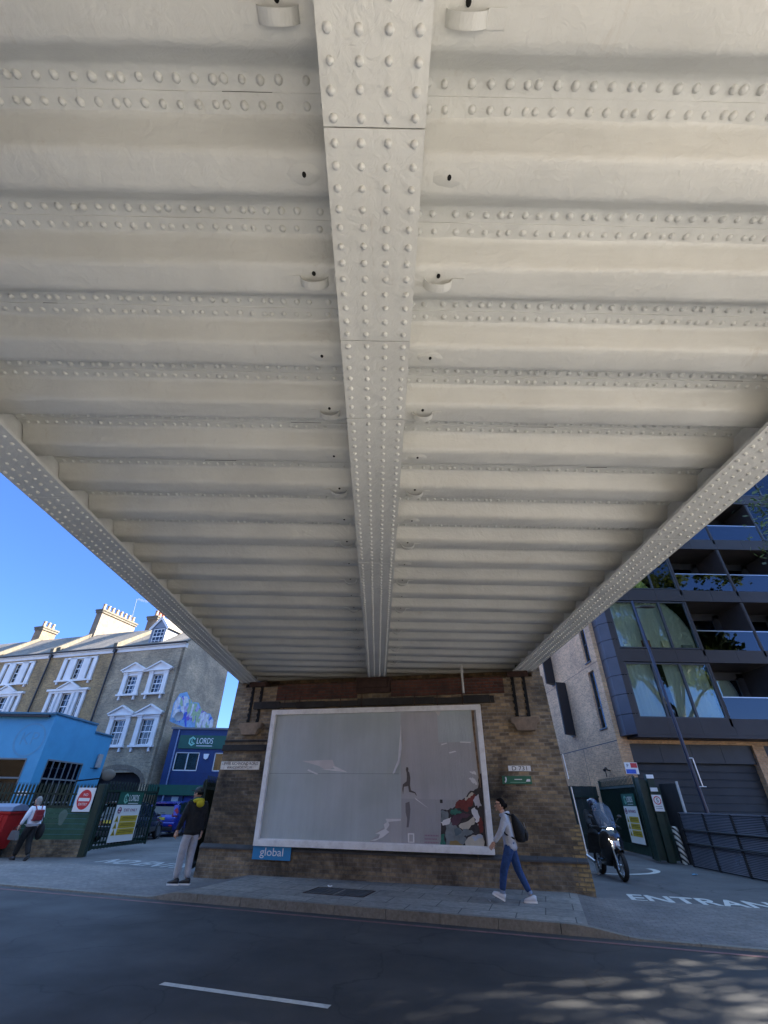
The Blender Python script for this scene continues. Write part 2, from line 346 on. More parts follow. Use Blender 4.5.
stucco = pm('white_stucco', (0.72, 0.71, 0.70), var=0.10, scale=3, rough=0.7, bump=0.15, dirt=0.5, dirtcol=(0.28, 0.27, 0.26), dscale=1.5)
framew = pm('hoarding_frame_paint', (0.84, 0.83, 0.81), var=0.05, scale=2, rough=0.5, bump=0.06, dirt=0.4, dirtcol=(0.30, 0.27, 0.23), dscale=5)
black = pm('black_paint', (0.018, 0.018, 0.02), var=0.3, rough=0.5)
rubber = pm('black_rubber', (0.02, 0.02, 0.021), var=0.2, rough=0.85, bump=0.1)
soft = pm('black_soft_fabric', (0.012, 0.0125, 0.014), var=0.3, scale=12, rough=0.95, bump=0.9, bscale=9, bdist=0.03)
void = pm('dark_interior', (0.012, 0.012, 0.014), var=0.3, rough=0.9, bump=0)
slate = brick('roof_slates', (0.24, 0.21, 0.18), (0.18, 0.16, 0.14), (0.07, 0.07, 0.07), bw=0.3, rh=0.22, ms=0.006, soot=0.3, sootcol=(0.14, 0.135, 0.11), bump=0.3)
coping = pm('weathered_cement_coping', (0.11, 0.095, 0.07), var=0.2, scale=5, rough=0.9, bump=0.4, bscale=15, dirt=0.4, dirtcol=(0.16, 0.15, 0.12))
chim = pm('rendered_chimney', (0.17, 0.135, 0.10), var=0.12, scale=3, rough=0.9, bump=0.3, bscale=12, dirt=0.4, dirtcol=(0.25, 0.22, 0.18), dscale=1.5)
chimb = brick('chimney_brick', (0.26, 0.18, 0.11), (0.17, 0.12, 0.08), (0.2, 0.18, 0.15), soot=0.4)
potc = pm('cream_clay_pot', (0.30, 0.22, 0.14), var=0.15, rough=0.8)
poto = pm('terracotta_pot', (0.38, 0.13, 0.06), var=0.15, rough=0.8)
bluew = pm('sky_blue_masonry_paint', (0.065, 0.31, 0.52), var=0.07, scale=1.2, rough=0.55, bump=0.15, bscale=40, dirt=0.25, dirtcol=(0.03, 0.16, 0.34), dscale=0.8)
blued = pm('dull_blue_logo_paint', (0.095, 0.29, 0.45), var=0.1, rough=0.6, dirt=0.7, dirtcol=(0.05, 0.22, 0.44), dscale=4)
navy = pm('navy_cladding', (0.006, 0.034, 0.125), var=0.15, rough=0.5, bump=0.05)
lordsg = pm('shop_green', (0.008, 0.085, 0.060), var=0.1, rough=0.5, bump=0.04)
greenp = pm('dark_green_paint', (0.008, 0.028, 0.020), var=0.3, scale=4, rough=0.5, bump=0.1)
greenb = pm('faded_green_boards', (0.030, 0.085, 0.050), var=0.25, scale=2.5, rough=0.7, bump=0.2, dirt=0.35, dirtcol=(0.06, 0.10, 0.075), dscale=3)
glass = glassm('window_glass', (0.86, 0.93, 0.88), 1.6)
glassb = glassm('balustrade_glass', (0.86, 0.93, 0.92), 1.85)
glassd = glassm('dark_glass', (0.25, 0.28, 0.3), 1.38)
clad = pm('dark_metal_cladding', (0.030, 0.026, 0.027), var=0.12, scale=1.5, rough=0.5, bump=0.03, spec=0.35)
clad2 = pm('blue_grey_metal_cladding', (0.065, 0.06, 0.07), var=0.12, scale=1.5, rough=0.4, bump=0.03, metal=0.1, spec=0.4)
shutter = pm('charcoal_shutter', (0.022, 0.026, 0.03), var=0.15, scale=1.0, rough=0.6, bump=0.05)
slatm = pm('black_fence_metal', (0.26, 0.28, 0.36), var=0.3, scale=0.7, rough=0.3, bump=0.03, spec=0.8, metal=0.4)
alu = pm('aluminium', (0.5, 0.53, 0.56), var=0.1, rough=0.3, metal=0.8, bump=0.02)
stone = pm('sandstone_corbel', (0.25, 0.18, 0.12), var=0.25, scale=4, rough=0.9, bump=0.4, bscale=20, dirt=0.7, dirtcol=(0.05, 0.045, 0.04), dscale=2.5)
rust = pm('rusty_iron', (0.045, 0.022, 0.015), var=0.4, scale=6, rough=0.9, bump=0.4, bscale=25)
skinm = pm('skin', (0.50, 0.29, 0.20), var=0.06, rough=0.55, bump=0.02)

# curtains, leaves and collage
def folds(name, col, freq=9.0):
    m, nt, b = new_mat(name); tc = N(nt, 'ShaderNodeTexCoord')
    w = N(nt, 'ShaderNodeTexWave', i_Scale=freq, i_Distortion=2.0, i_Detail=2.0); w.bands_direction = 'X'; L(nt, tc.outputs['Object'], w.inputs['Vector'])
    c = ramp(nt, w.outputs['Fac'], [(0.0, sc(col, 0.8)), (1.0, sc(col, 1.1))]); L(nt, c.outputs[0], b.inputs['Base Color']); b.inputs['Roughness'].default_value = 0.9
    bp = N(nt, 'ShaderNodeBump', i_Strength=0.8, i_Distance=0.05); L(nt, w.outputs['Fac'], bp.inputs['Height']); L(nt, bp.outputs[0], b.inputs['Normal']); return m
curt = folds('pale_curtain', (0.74, 0.74, 0.70)); curty = folds('yellow_blind', (0.66, 0.68, 0.25), 3); curtr = folds('dark_red_curtain', (0.22, 0.02, 0.03), 6)
def leafm(name, c1, c2):
    m, nt, b = new_mat(name); tc = N(nt, 'ShaderNodeTexCoord'); n = N(nt, 'ShaderNodeTexNoise', i_Scale=0.9, i_Detail=5.0); L(nt, tc.outputs['Object'], n.inputs['Vector'])
    L(nt, ramp(nt, n.outputs[0], [(0.35, c1), (0.65, c2)]).outputs[0], b.inputs['Base Color']); b.inputs['Roughness'].default_value = 0.55
    t = N(nt, 'ShaderNodeBsdfTranslucent'); t.inputs[0].default_value = (*sc(c2, 1.6), 1); mx = N(nt, 'ShaderNodeMixShader'); mx.inputs[0].default_value = 0.3
    o = nt.nodes['Material Output']; L(nt, b.outputs[0], mx.inputs[1]); L(nt, t.outputs[0], mx.inputs[2]); L(nt, mx.outputs[0], o.inputs[0]); return m
leaf = leafm('plane_leaves', (0.035, 0.06, 0.015), (0.10, 0.13, 0.03)); leafp = leafm('plum_leaves', (0.04, 0.012, 0.015), (0.09, 0.03, 0.03))
bark = pm('grey_brown_bark', (0.14, 0.12, 0.095), var=0.4, scale=3, rough=0.9, bump=0.6, bscale=8, dirt=0.5, dirtcol=(0.3, 0.28, 0.22), dscale=2)

FW = Frame(0.03, 12.705, -13.97)            # face of the abutment
FR = Frame(0.0, 9.7, -17.74)                # road: local x along the kerb, local y<0 is carriageway
PAV = 0.12

# ================================================================== THE SETTING
def struct(name, mb, mat, loc=(0, 0, 0), rot=(0, 0, 0), **k):
    o = mb.build(name, mat, None, loc, rot, **k); o['kind'] = 'structure'; return o
g = MB(); g.add([(-400, -400, -0.03), (400, -400, -0.03), (400, 400, -0.03), (-400, 400, -0.03)], [(0, 1, 2, 3)]); struct('ground', g, groundm)
g = MB(); g.add([(-60, -90, -0.008), (60, -90, -0.008), (60, -11.2, -0.008), (-60, -11.2, -0.008)], [(0, 1, 2, 3)]); struct('near_forecourt', g, flag, tuple(FR.o), (0, 0, FR.yaw))
g = MB(); g.add([(-120, -7.02, 0), (120, -7.02, 0), (120, 0.02, 0), (-120, 0.02, 0)], [(0, 1, 2, 3)]); struct('road', g, asph, tuple(FR.o), (0, 0, FR.yaw))
yd = MB(); yd.add([(-60, 3.55, -0.012), (60, 3.55, -0.012), (60, 45, -0.012), (-60, 45, -0.012)], [(0, 1, 2, 3)]); struct('yard_ground', yd, asph2, tuple(FR.o), (0, 0, FR.yaw))
def sst(t): t = max(0, min(1, t)); return t * t * (3 - 2 * t)
TA, TB = -3.9, 3.06
def hpav(t):
    k = sst((t - (TA - 0.75)) / 0.75) * (1 - sst((t - TB) / 1.0)); return 0.02 + (PAV - 0.02) * k
def strip(x0, x1, y0, y1, nx, drop=0.0, hf=hpav, lift=0.0):
    m = MB(); xs = [x0 + (x1 - x0) * i / nx for i in range(nx + 1)]; v = []
    for x in xs:
        for y in (y0, y0 + (y1 - y0) * 0.5, y0 + (y1 - y0) * 0.9, y1): v.append((x, y, hf(x) + lift if y < y1 else min(hf(x), 0.005) * (1 if drop else hf(x) / max(1e-6, min(hf(x), 0.005))) + lift))
    f = [(i * 4 + j, (i + 1) * 4 + j, (i + 1) * 4 + j + 1, i * 4 + j + 1) for i in range(nx) for j in range(3)]
    return m.add(v, f)
struct('pavement', strip(TA, 3.3, 0.13, 3.58, 90, 1), flag, tuple(FR.o), (0, 0, FR.yaw))
struct('left_pavement', strip(-60, TA, 0.13, 3.58, 700, 1), blocks, tuple(FR.o), (0, 0, FR.yaw))
struct('right_pavement', strip(3.3, 60, 0.13, 3.58, 700, 1), blocks, tuple(FR.o), (0, 0, FR.yaw))
kb = MB(); x = -40.0 + 0.13
while x < 40:
    a, b = x + 0.004, x + 0.905
    if TA - 0.95 < b and a < TA + 0.1 or TB - 0.1 < b and a < TB + 1.1:
        for q in range(8):
            c_, e_ = a + (b - a) * q / 8, a + (b - a) * (q + 1) / 8; v = []
            for (xx, yy, zz) in ((c_, 0, -0.02), (e_, 0, -0.02), (e_, 0.135, -0.02), (c_, 0.135, -0.02), (c_, 0.012, hpav(c_) + 0.004), (e_, 0.012, hpav(e_) + 0.004), (e_, 0.135, hpav(e_) + 0.004), (c_, 0.135, hpav(c_) + 0.004)): v.append((xx, yy, zz))
            kb.add(v, [(4, 5, 6, 7), (0, 1, 5, 4), (2, 3, 7, 6)] + ([(3, 0, 4, 7)] if q == 0 else []) + ([(1, 2, 6, 5)] if q == 7 else []))
        x += 0.91; continue
    ha, hb = hpav(a) + 0.006, hpav(b) + 0.006
    v = [(a, 0, -0.02), (b, 0, -0.02), (b, 0.135, -0.02), (a, 0.135, -0.02), (a, 0.012, ha), (b, 0.012, hb), (b, 0.135, hb), (a, 0.135, ha)]
    kb.add(v, [(3, 2, 1, 0), (4, 5, 6, 7), (0, 1, 5, 4), (1, 2, 6, 5), (2, 3, 7, 6), (3, 0, 4, 7)]); x += 0.91
struct('kerb', kb, kerbm, tuple(FR.o), (0, 0, FR.yaw))
k2 = MB(); k2.box(-60, 60, -7.15, -7.0, -0.02, 0.12); struct('near_kerb', k2, kerbm, tuple(FR.o), (0, 0, FR.yaw))
k2 = MB(); k2.box(-60, -3.2, -11.2, -7.15, -0.02, 0.115); k2.box(5.0, 60, -11.2, -7.15, -0.02, 0.115); k2.box(-3.2, 5.0, -11.2, -7.15, -0.02, 0.113); struct('near_pavement', k2, palec, tuple(FR.o), (0, 0, FR.yaw))

def marking(name, mb, mat, label, loc=(0, 0, 0), rot=(0, 0, 0)):
    return tag(mb.build(name, mat, None, loc, rot), label, 'road marking')
def flat(poly, z=0.004):
    m = MB(); m.add([(x, y, z) for x, y in poly], [tuple(range(len(poly)))]); return m
m = flat([(-60, -0.30), (60, -0.30), (60, -0.215), (-60, -0.215)]); marking('red_line', m, redl, 'faded red line painted on the asphalt along the far kerb', tuple(FR.o), (0, 0, FR.yaw))
m = flat([(-1.12, -3.76), (0.75, -3.74), (0.75, -3.65), (-1.12, -3.67)]); marking('lane_dash', m, paintw, 'white lane dash painted on the dark road', tuple(FR.o), (0, 0, FR.yaw))
def ground_text(txt, p0, p1, h, mat, name, label):
    global BOLD
    BOLD = 0.022
    p0, p1 = Vector(p0), Vector(p1); w = (p1 - p0).length; a = math.atan2(p1.y - p0.y, p1.x - p0.x)
    t = text_mesh(txt, 1.0, w, h, 0.0)
    BOLD = 0.0
    t.v = [(x, z, 0.0) for x, y, z in t.v]
    # bold the strokes slightly by doubling the mesh sideways
    c = (p0 + p1) / 2 + Vector((-math.sin(a), math.cos(a))) * h / 2
    o = t.build(name, mat, None, (c.x, c.y, -0.008), (0, 0, a)); tag(o, label, 'road marking'); return o
ground_text('NO ENTRY', (-8.45, 16.75), (-5.0, 15.40), 0.95, paintf, 'road_lettering', 'faded white NO ENTRY lettering on the yard asphalt behind the standing man')
ground_text('ENTRANCE', (5.25, 11.78), (8.60, 10.78), 0.86, paintw, 'road_lettering', 'white ENTRANCE lettering across the right hand yard mouth')
m = MB(); n = 40
vv = []
for i in range(n + 1):
    t = R(-190) + R(200) * i / n
    for r_ in (1.0, 1.14): vv.append((6.95 + 1.42 * r_ * math.cos(t), 17.15 + 1.15 * r_ * math.sin(t), -0.008))
m.add(vv, [(2 * i, 2 * i + 1, 2 * i + 3, 2 * i + 2) for i in range(n)]); marking('painted_loop', m, paintw, 'curved white painted loop on the yard asphalt beside the scooter')
# inspection cover and litter
cv = E('inspection_cover', 'rectangular dark cover plate let into the paving flags below the hoarding', 'manhole cover', tuple(FR.w(-1.15, 1.28, PAV)), FR.yaw)
c1 = MB(); c1.box(-0.62, 0.62, -0.38, -0.35, -0.01, 0.006); c1.box(-0.62, 0.62, 0.35, 0.38, -0.01, 0.006); c1.box(-0.62, -0.59, -0.35, 0.35, -0.01, 0.006); c1.box(0.59, 0.62, -0.35, 0.35, -0.01, 0.006)
c1.build('cover_frame', rust, cv)
for sx in (-1, 1):
    c1 = MB(); c1.add([(sx * 0.58, -0.34, 0.004), (sx * 0.02, -0.34, 0.004), (sx * 0.02, 0.34, 0.004), (sx * 0.58, 0.34, 0.004)], [(0, 1, 2, 3)])
    for k in range(5): c1.box(sx * 0.08 + sx * k * 0.11, sx * 0.08 + sx * k * 0.11 + 0.03, -0.3, 0.3, 0.004, 0.009)
    c1.build('cover_plate', pm('cast_iron', (0.06, 0.062, 0.065), var=0.2, rough=0.7, bump=0.2), cv)
for px, py, sx, sy, lab in ((490, 902, 0.13, 0.02, 'white paper stick lying on the pavement behind the walker'), (330, 887, 0.12, 0.05, 'small flattened white scrap on the flags above the cover plate'),
                            (695, 875, 0.18, 0.1, 'crumpled pale blue litter on the right hand yard asphalt'), (676, 863, 0.1, 0.06, 'white crumpled tissue near the striped bollard'), (697, 866, 0.12, 0.05, 'white crumpled paper by the foot of the slatted fence')):
    p = onz(px, py, PAV if px < 600 else 0); t = MB(); rr = random.Random(px)
    vs = [(sx * (i - 1.5) / 3 + rr.uniform(-.1, .1) * sx, sy * (j - 1) / 2, 0.004 + rr.uniform(0, 0.025)) for i in range(4) for j in range(3)]
    t.add(vs, [(i * 3 + j, i * 3 + j + 3, i * 3 + j + 4, i * 3 + j + 1) for i in range(3) for j in range(2)])
    tag(t.build('litter', white if px != 695 else bluew, None, (p.x, p.y, p.z), (0, 0, rr.uniform(0, 3))), lab, 'litter')

# ================================================================== THE BRIDGE
ZG, ZL, ZR, ZT = 4.50, 4.723, 4.895, 5.2
Y0 = -3.2
def wally(x): return FW.o.y + (x - FW.o.x) * math.tan(FW.yaw)
br = E('railway_bridge', 'cream riveted steel railway bridge deck overhead with corrugated trough soffit', 'bridge', (0, 0, 0))
seams_y = [onz(375, py, ZG).y for py in (128, 341, 419, 563)]
def girder(xc, hw, cols, yend, centre):
    m = MB(); cuts = [Y0] + seams_y + [yend] if centre else [Y0, onz(40, 497, ZG).y if xc < 0 else onz(705, 540, ZG).y, yend]
    for i in range(len(cuts) - 1): m.box(xc - hw, xc + hw, cuts[i] + 0.003, cuts[i + 1] - 0.003, ZG, ZG + 0.022 - 0.002 * (i % 2))
    m.box(xc - hw + 0.012, xc + hw - 0.012, Y0, yend, ZG + 0.02, ZG + 0.045)
    if centre:
        m.box(xc - 0.21, xc - 0.19, Y0, yend, ZG + 0.045, ZT); m.box(xc + 0.19, xc + 0.21, Y0, yend, ZG + 0.045, ZT)
    else:
        s = 1 if xc > 0 else -1
        m.box(xc - 0.012, xc + 0.012, Y0, yend, ZG + 0.045, ZT + 0.7)
        # angle irons and outer stiffeners
        m.box(xc + 0.012, xc + 0.10, Y0, yend, ZG + 0.045, ZG + 0.06); m.box(xc - 0.10, xc - 0.012, Y0, yend, ZG + 0.045, ZG + 0.06)
        m.box(xc - 0.026, xc - 0.012, Y0, yend, ZG + 0.06, ZG + 0.16); m.box(xc + 0.012, xc + 0.026, Y0, yend, ZG + 0.06, ZG + 0.16)
        m.box(xc - 0.2, xc + 0.2, Y0, yend, ZT + 0.7, ZT + 0.725)
        y = Y0 + 0.5
        while y < yend - 0.2:
            m.box(xc + s * 0.026, xc + s * 0.2, y - 0.007, y + 0.007, ZG + 0.06, ZT + 0.7); m.box(xc + s * 0.012, xc + s * 0.022, y - 0.07, y + 0.07, ZG + 0.16, ZT + 0.7); y += 1.3
    y = 0.153 * 2.9 - 0.103 * 32; k = 0; rr = random.Random(3)
    while y < yend - 0.05:
        if y > Y0 + 0.1:
            for ci, cx in enumerate(cols):
                yy = y + (0.0 if centre else (0.052 if ci % 2 else 0.0)) + rr.uniform(-.003, .003)
                if min([abs(yy - s_) for s_ in cuts]) > 0.03: m.dome((xc + cx + rr.uniform(-.003, .003), yy, ZG), (0.0215 if centre else 0.020) * rr.uniform(0.9, 1.08), 0.019 * rr.uniform(0.8, 1.2), 9)
        y += 0.103; k += 1
    return m
girder(-0.08, 0.262, (-0.21, -0.07, 0.07, 0.21), wally(0) + 0.42, True).build('main_girder', cream, br)
girder(-3.86, 0.265, (-0.21, -0.085, 0.045, 0.19), wally(-3.8) + 0.25, False).build('edge_girder', cream, br)
girder(3.74, 0.255, (-0.2, -0.075, 0.055, 0.19), wally(3.74) + 0.2, False).build('edge_girder', cream, br)
# trough decking: a corrugated sheet on each side
PITCH, YS = 0.639, 0.755
def deck(xa, xb, flip):
    m = MB(); k = -6; prof = []
    while True:
        yc = YS + PITCH * k
        if yc > 16.2: break
        prof += [(yc - 0.101, ZR), (yc + 0.101, ZR), (yc + 0.101 + 0.110, ZL), (yc + PITCH - 0.101 - 0.110, ZL)]; k += 1
    # round every fold with three points
    pts = [prof[0]]
    for i in range(1, len(prof) - 1):
        a, b, c = Vector(prof[i - 1]), Vector(prof[i]), Vector(prof[i + 1]); r_ = 0.042
        p, q = b + (a - b).normalized() * r_, b + (c - b).normalized() * r_
        for w_ in (0, 0.25, 0.5, 0.75, 1): pts.append(tuple(p * (1 - w_) ** 2 + b * 2 * w_ * (1 - w_) + q * w_ ** 2))
    pts.append(prof[-1])
    pts = [(y, z) for y, z in pts if y < 16.0]
    nx = 14; rr = random.Random(5 + flip); xs = [xa + (xb - xa) * i / nx for i in range(nx + 1)]
    lim = lambda x: wally(x) + 0.9
    v = []; wob = [[rr.uniform(-.004, .004) for _ in pts] for _ in xs]
    for i, x in enumerate(xs):
        for j, (y, z) in enumerate(pts): v.append((x, min(y, lim(x)), z + wob[i][j]))
    npn = len(pts); f = [(i * npn + j, i * npn + j + 1, (i + 1) * npn + j + 1, (i + 1) * npn + j) for i in range(nx) for j in range(npn - 1)]
    m.add(v, f, True)
    # rivets along each seam, in pairs of rows with irregular pitch, and the lapped seam
    k = -5
    while True:
        yc = YS + PITCH * k
        if yc > 14.3: break
        x = min(abs(xa), abs(xb)) + 0.09; s = -1 if xb < 0 or xa < -1 else 1; c = 0
        lx0 = x
        while x < max(abs(xa), abs(xb)) - 0.04:
            if yc < wally(s * x) + 0.3:
                for dy in (-0.054, 0.054):
                    m.dome((s * (x + (0.014 if dy > 0 else 0) + rr.uniform(-.004, .004)), yc + dy + rr.uniform(-.003, .003), ZR), 0.0245 * rr.uniform(0.88, 1.08), 0.024 * rr.uniform(0.75, 1.15), 9)
            c += 1; x += 0.101 if c % 6 else 0.06
            if c == 2: x += 0.05
        m.box(s * lx0, s * (max(abs(xa), abs(xb))), yc - 0.001, yc + 0.096, ZR - 0.006, ZR + 0.001) if yc < wally(s * 3.6) + 0.3 else None
        xq = lx0 + 0.3
        while xq < max(abs(xa), abs(xb)) - 0.6:
            lq = rr.uniform(0.08, 0.5)
            if rr.random() < 0.12 and yc < wally(s * 3.6) + 0.3: m.box(s * xq, s * (xq + lq), yc - 0.003, yc - 0.001, ZR - 0.004, ZR + 0.001, mi=1)
            xq += lq + rr.uniform(0.1, 0.7)
        k += 1
    return m
crackm = pm('open_joint_dark', (0.02, 0.018, 0.016), var=0.2, rough=1.0, bump=0)
deck(-3.84, -0.27, 0).build('trough_deck', [cream, crackm], br)
deck(0.11, 3.73, 1).build('trough_deck', [cream, crackm], br)
m = MB(); m.prism([(-3.84, Y0), (3.72, Y0), (3.72, wally(3.72) + 2), (-3.84, wally(-3.84) + 2)], 'z', ZT, ZT + 0.2); m.build('deck_slab', rust, br)
# drain catchers: a half hoop bracket and hole on every second low flat, next to the main girder
holem = pm('drain_hole_black', (0.004, 0.004, 0.004), var=0.1, rough=1.0, bump=0)
grime = pm('grimy_cream_paint', (0.52, 0.48, 0.42), var=0.35, scale=14, rough=0.7, bump=0.5, bscale=40)
for i in range(19):
    yc = YS + PITCH * (i - 1) + PITCH / 2 - (0 if i else 0.0)
    for s in (-1, 1):
        xc = onz((315, 0, 438)[0 if s < 0 else 2], 288, ZL).x + random.Random(i * 3 + s).uniform(-0.02, 0.02)
        if yc > wally(xc) - 0.2: continue
        if i % 2 == 0:
            m = MB(); n = 16; vv = []
            for q in range(n + 1):
                t = math.pi + math.pi * q / n
                for rx_, rz_ in ((0.095, 0.075), (0.100, 0.081)):
                    for dy in (-0.030, 0.030): vv.append((xc + rx_ * math.cos(t), yc + dy, ZL + 0.002 + rz_ * math.sin(t)))
            f = []
            for q in range(n):
                a = q * 4; f += [(a, a + 1, a + 5, a + 4), (a + 2, a + 6, a + 7, a + 3), (a, a + 4, a + 6, a + 2), (a + 1, a + 3, a + 7, a + 5)]
            m.add(vv, f, False)
            xo = xc + s * 0.098; m.box(xo, xo + s * 0.085, yc - 0.036, yc + 0.036, ZL - 0.008, ZL + 0.001)
            b_ = m.build('drain_bracket', cream, br)
        h_ = MB(); h_.ball((xc, yc - (0.0 if i % 2 else 0.05), ZL - 0.0045), (0.014, 0.018, 0.007), 10, 6); h_.build('drain_hole', holem, br)
        if i % 2 == 0: continue
        w_ = MB(); pts = []; rr = random.Random(i + s * 50)
        for q in range(14):
            t = 2 * math.pi * q / 14; r_ = 0.095 + rr.uniform(-.008, .008); pts.append((xc + r_ * math.cos(t) * 1.15, yc + r_ * math.sin(t) * 0.62, ZL + 0.001))
        top = [(xc + (p[0] - xc) * .8, yc + (p[1] - yc) * .8, ZL - 0.0065) for p in pts]
        w_.add(pts + top, [(a, (a + 1) % 14, (a + 1) % 14 + 14, a + 14) for a in range(14)] + [tuple(range(14, 28))], True); w_.build('seal_patch' if i % 2 else 'grime_patch', cream, br)

# ================================================================== ABUTMENT
ab = EF('bridge_abutment', 'sooty dark brick abutment wall with battered ends carrying the railway bridge', 'wall', FW)
m = MB(); D = 34
v = [(-4.54, 0, -0.1), (4.52, 0, -0.1), (4.27, 0, 4.36), (-4.38, 0, 4.36)]
sk = math.tan(-FW.yaw)
def ins(x, z, d):  # back edges follow the bridge axis
    return (x - d * sk * 1.0, d, z)
v2 = [ins(-4.54, -0.1, D), ins(4.52, -0.1, D), ins(4.27, 4.36, D), ins(-4.38, 4.36, D)]
v2 = [(a + (2 * D * sk * 0), b, c) for a, b, c in v2]
m.add(v + v2, [(0, 1, 2, 3), (5, 4, 7, 6), (4, 0, 3, 7), (1, 5, 6, 2), (3, 2, 6, 7), (4, 5, 1, 0)]); m.build('brick_face', sooty, ab)
# ballast wall behind the bearing shelf, end piers, back parapets
m = MB(); m.prism([(-4.2, 0.95), (4.1, 0.95), (4.1 - D * sk, D), (-4.2 - D * sk, D)], 'z', 4.362, 5.6); m.build('ballast_wall', sooty, ab)
for s, a, b in ((-1, -4.40, -4.12), (1, 4.02, 4.24)):
    m = MB(); m.prism([(a, 0.04), (b, 0.04), (b - 0.25 * 1.2, 1.2), (a - 0.25 * 1.2, 1.2)], 'z', 4.362, 5.6); m.build('end_pier', sooty, ab)
m = MB(); m.box(-3.06, -0.66, -0.035, 0.12, 3.97, 4.39); m.box(0.3, 3.28, -0.035, 0.12, 3.98, 4.385); m.build('red_brick_course', redb, ab)
m = MB(); rr = random.Random(9); x = -3.7
while x < 3.0:
    w_ = rr.uniform(0.5, 1.1); m.box(x, min(x + w_, 3.0), -0.09 - rr.uniform(0, 0.03), 0, 3.76 + rr.uniform(-.01, .01), 3.92 + rr.uniform(-.03, .02)); x += w_ + 0.01
m.build('dark_ledge', pm('black_slate', (0.03, 0.028, 0.026), var=0.4, rough=0.9, bump=0.5, bscale=12), ab)
for k, x in enumerate((-2.3, -1.1, 0.95, 1.55, 2.2, -0.5, -2.75)):
    m = MB(); m.tube((x, -0.10, 3.72), (x, -0.10, 4.05), 0.012, n=6); m.build('iron_rod', rust, ab)
m = MB(); m.tube((2.24, -0.05, 4.0), (2.24, -0.05, 4.71), 0.03, n=8); m.build('cream_pipe', cream, ab)
# bearing padstone of the middle girder
m = MB(); m.box(-0.68, 0.28, -0.10, 0.4, 4.08, 4.49); m.box(-0.6, 0.2, -0.16, 0.0, 4.2, 4.40); m.build('bearing_block', rust, ab, bevel=0.02)
for s, xc in ((-1, -3.69), (1, 3.66)):
    for dx in (-0.14, 0.14):
        m = MB(); z = 3.42
        while z < 4.44: m.box(xc + dx - 0.035 - (0.02 if int(z / 0.075) % 2 else 0), xc + dx + 0.035, -0.02, 0.0, z, z + 0.0745); z += 0.075
        m.build('vertical_chase', holem, ab)
    m = MB(); m.prism([(-0.21, 0), (0.21, 0), (0.27, 0.14), (0.34, 0.17), (0.34, 0.3), (-0.34, 0.3), (-0.34, 0.17), (-0.27, 0.14)], 'y', -0.16, 0.01)
    m.xform(Matrix.Translation((xc if s < 0 else xc + 0.02, 0, 3.09))); m.build('stone_corbel', stone, ab, bevel=0.012)
    m = MB(); m.box(xc - 0.26, xc + 0.26, -0.1, 0.3, 4.36, 4.49); m.build('bearing_block', rust, ab, bevel=0.01)
m = MB(); m.box(-4.46, -3.15, -0.06, 0, 2.71, 2.86); m.box(-4.44, -3.15, -0.035, 0, 2.93, 2.98); m.build('iron_band', pm('black_slate', (0.03, 0.03, 0.03)), ab, bevel=0.01)
# plinth with a sloping weathered top
m = MB(); m.add([(-4.58, -0.055, -0.1), (4.56, -0.055, -0.1), (4.53, -0.055, 0.60), (-4.55, -0.055, 0.60), (4.52, 0.0, 0.66), (-4.53, 0.0, 0.66), (-4.58, 0.3, -0.1), (4.56, 0.3, -0.1), (4.5, 0.3, 0.64), (-4.54, 0.3, 0.64)],
      [(0, 1, 2, 3), (6, 0, 3, 5, 9), (1, 7, 8, 4, 2)]); m.build('plinth', plinthb, ab)
m = MB(); x = -4.55
while x < 4.5:
    w_ = rr.uniform(0.6, 0.95); b_ = min(x + w_, 4.52); m.add([(x, -0.085, 0.585), (b_, -0.085, 0.585), (b_, -0.085, 0.62), (x, -0.085, 0.62), (b_, 0.002, 0.685), (x, 0.002, 0.685)], [(0, 1, 2, 3), (3, 2, 4, 5), (0, 3, 5), (1, 4, 2)]); x += w_ + 0.008
m.build('slate_string_course', pm('blue_slate', (0.055, 0.058, 0.062), var=0.3, rough=0.7, bump=0.2), ab)
m = MB(); row = 0; z = 0.13
while z < 1.25:
    xr = 4.60 - 0.058 * z; wd = 0.28 if row % 2 else 0.17
    if z > 0.72: wd = 0.225 if row % 2 else 0.12
    xr = 4.56 - z * 0.06
    m.box(xr - wd - (0.06 if z < 0.6 else 0), xr + 0.004, -0.062 if z < 0.58 else -0.008, 0.25, z, z + 0.066); z += 0.075; row += 1
m.build('new_brick_quoin', yelb, ab)
# white plastic edge strips down the right corner
m = MB(); m.tube((4.54, 0.03, 0.75), (4.47, 0.03, 1.95), 0.014, n=6); m.tube((4.45, 0.03, 2.1), (4.42, 0.03, 2.6), 0.012, n=6); m.build('white_cable', white, ab)
# the abutment on this side of the road, behind the camera
nb = E('near_abutment', 'matching sooty brick abutment on the near side of the road', 'wall', (0, -2.0, 0), R(-14))
m = MB(); m.box(-4.6, 4.6, -14, 0, 0, 4.44); m.build('brick_face', sooty, nb)

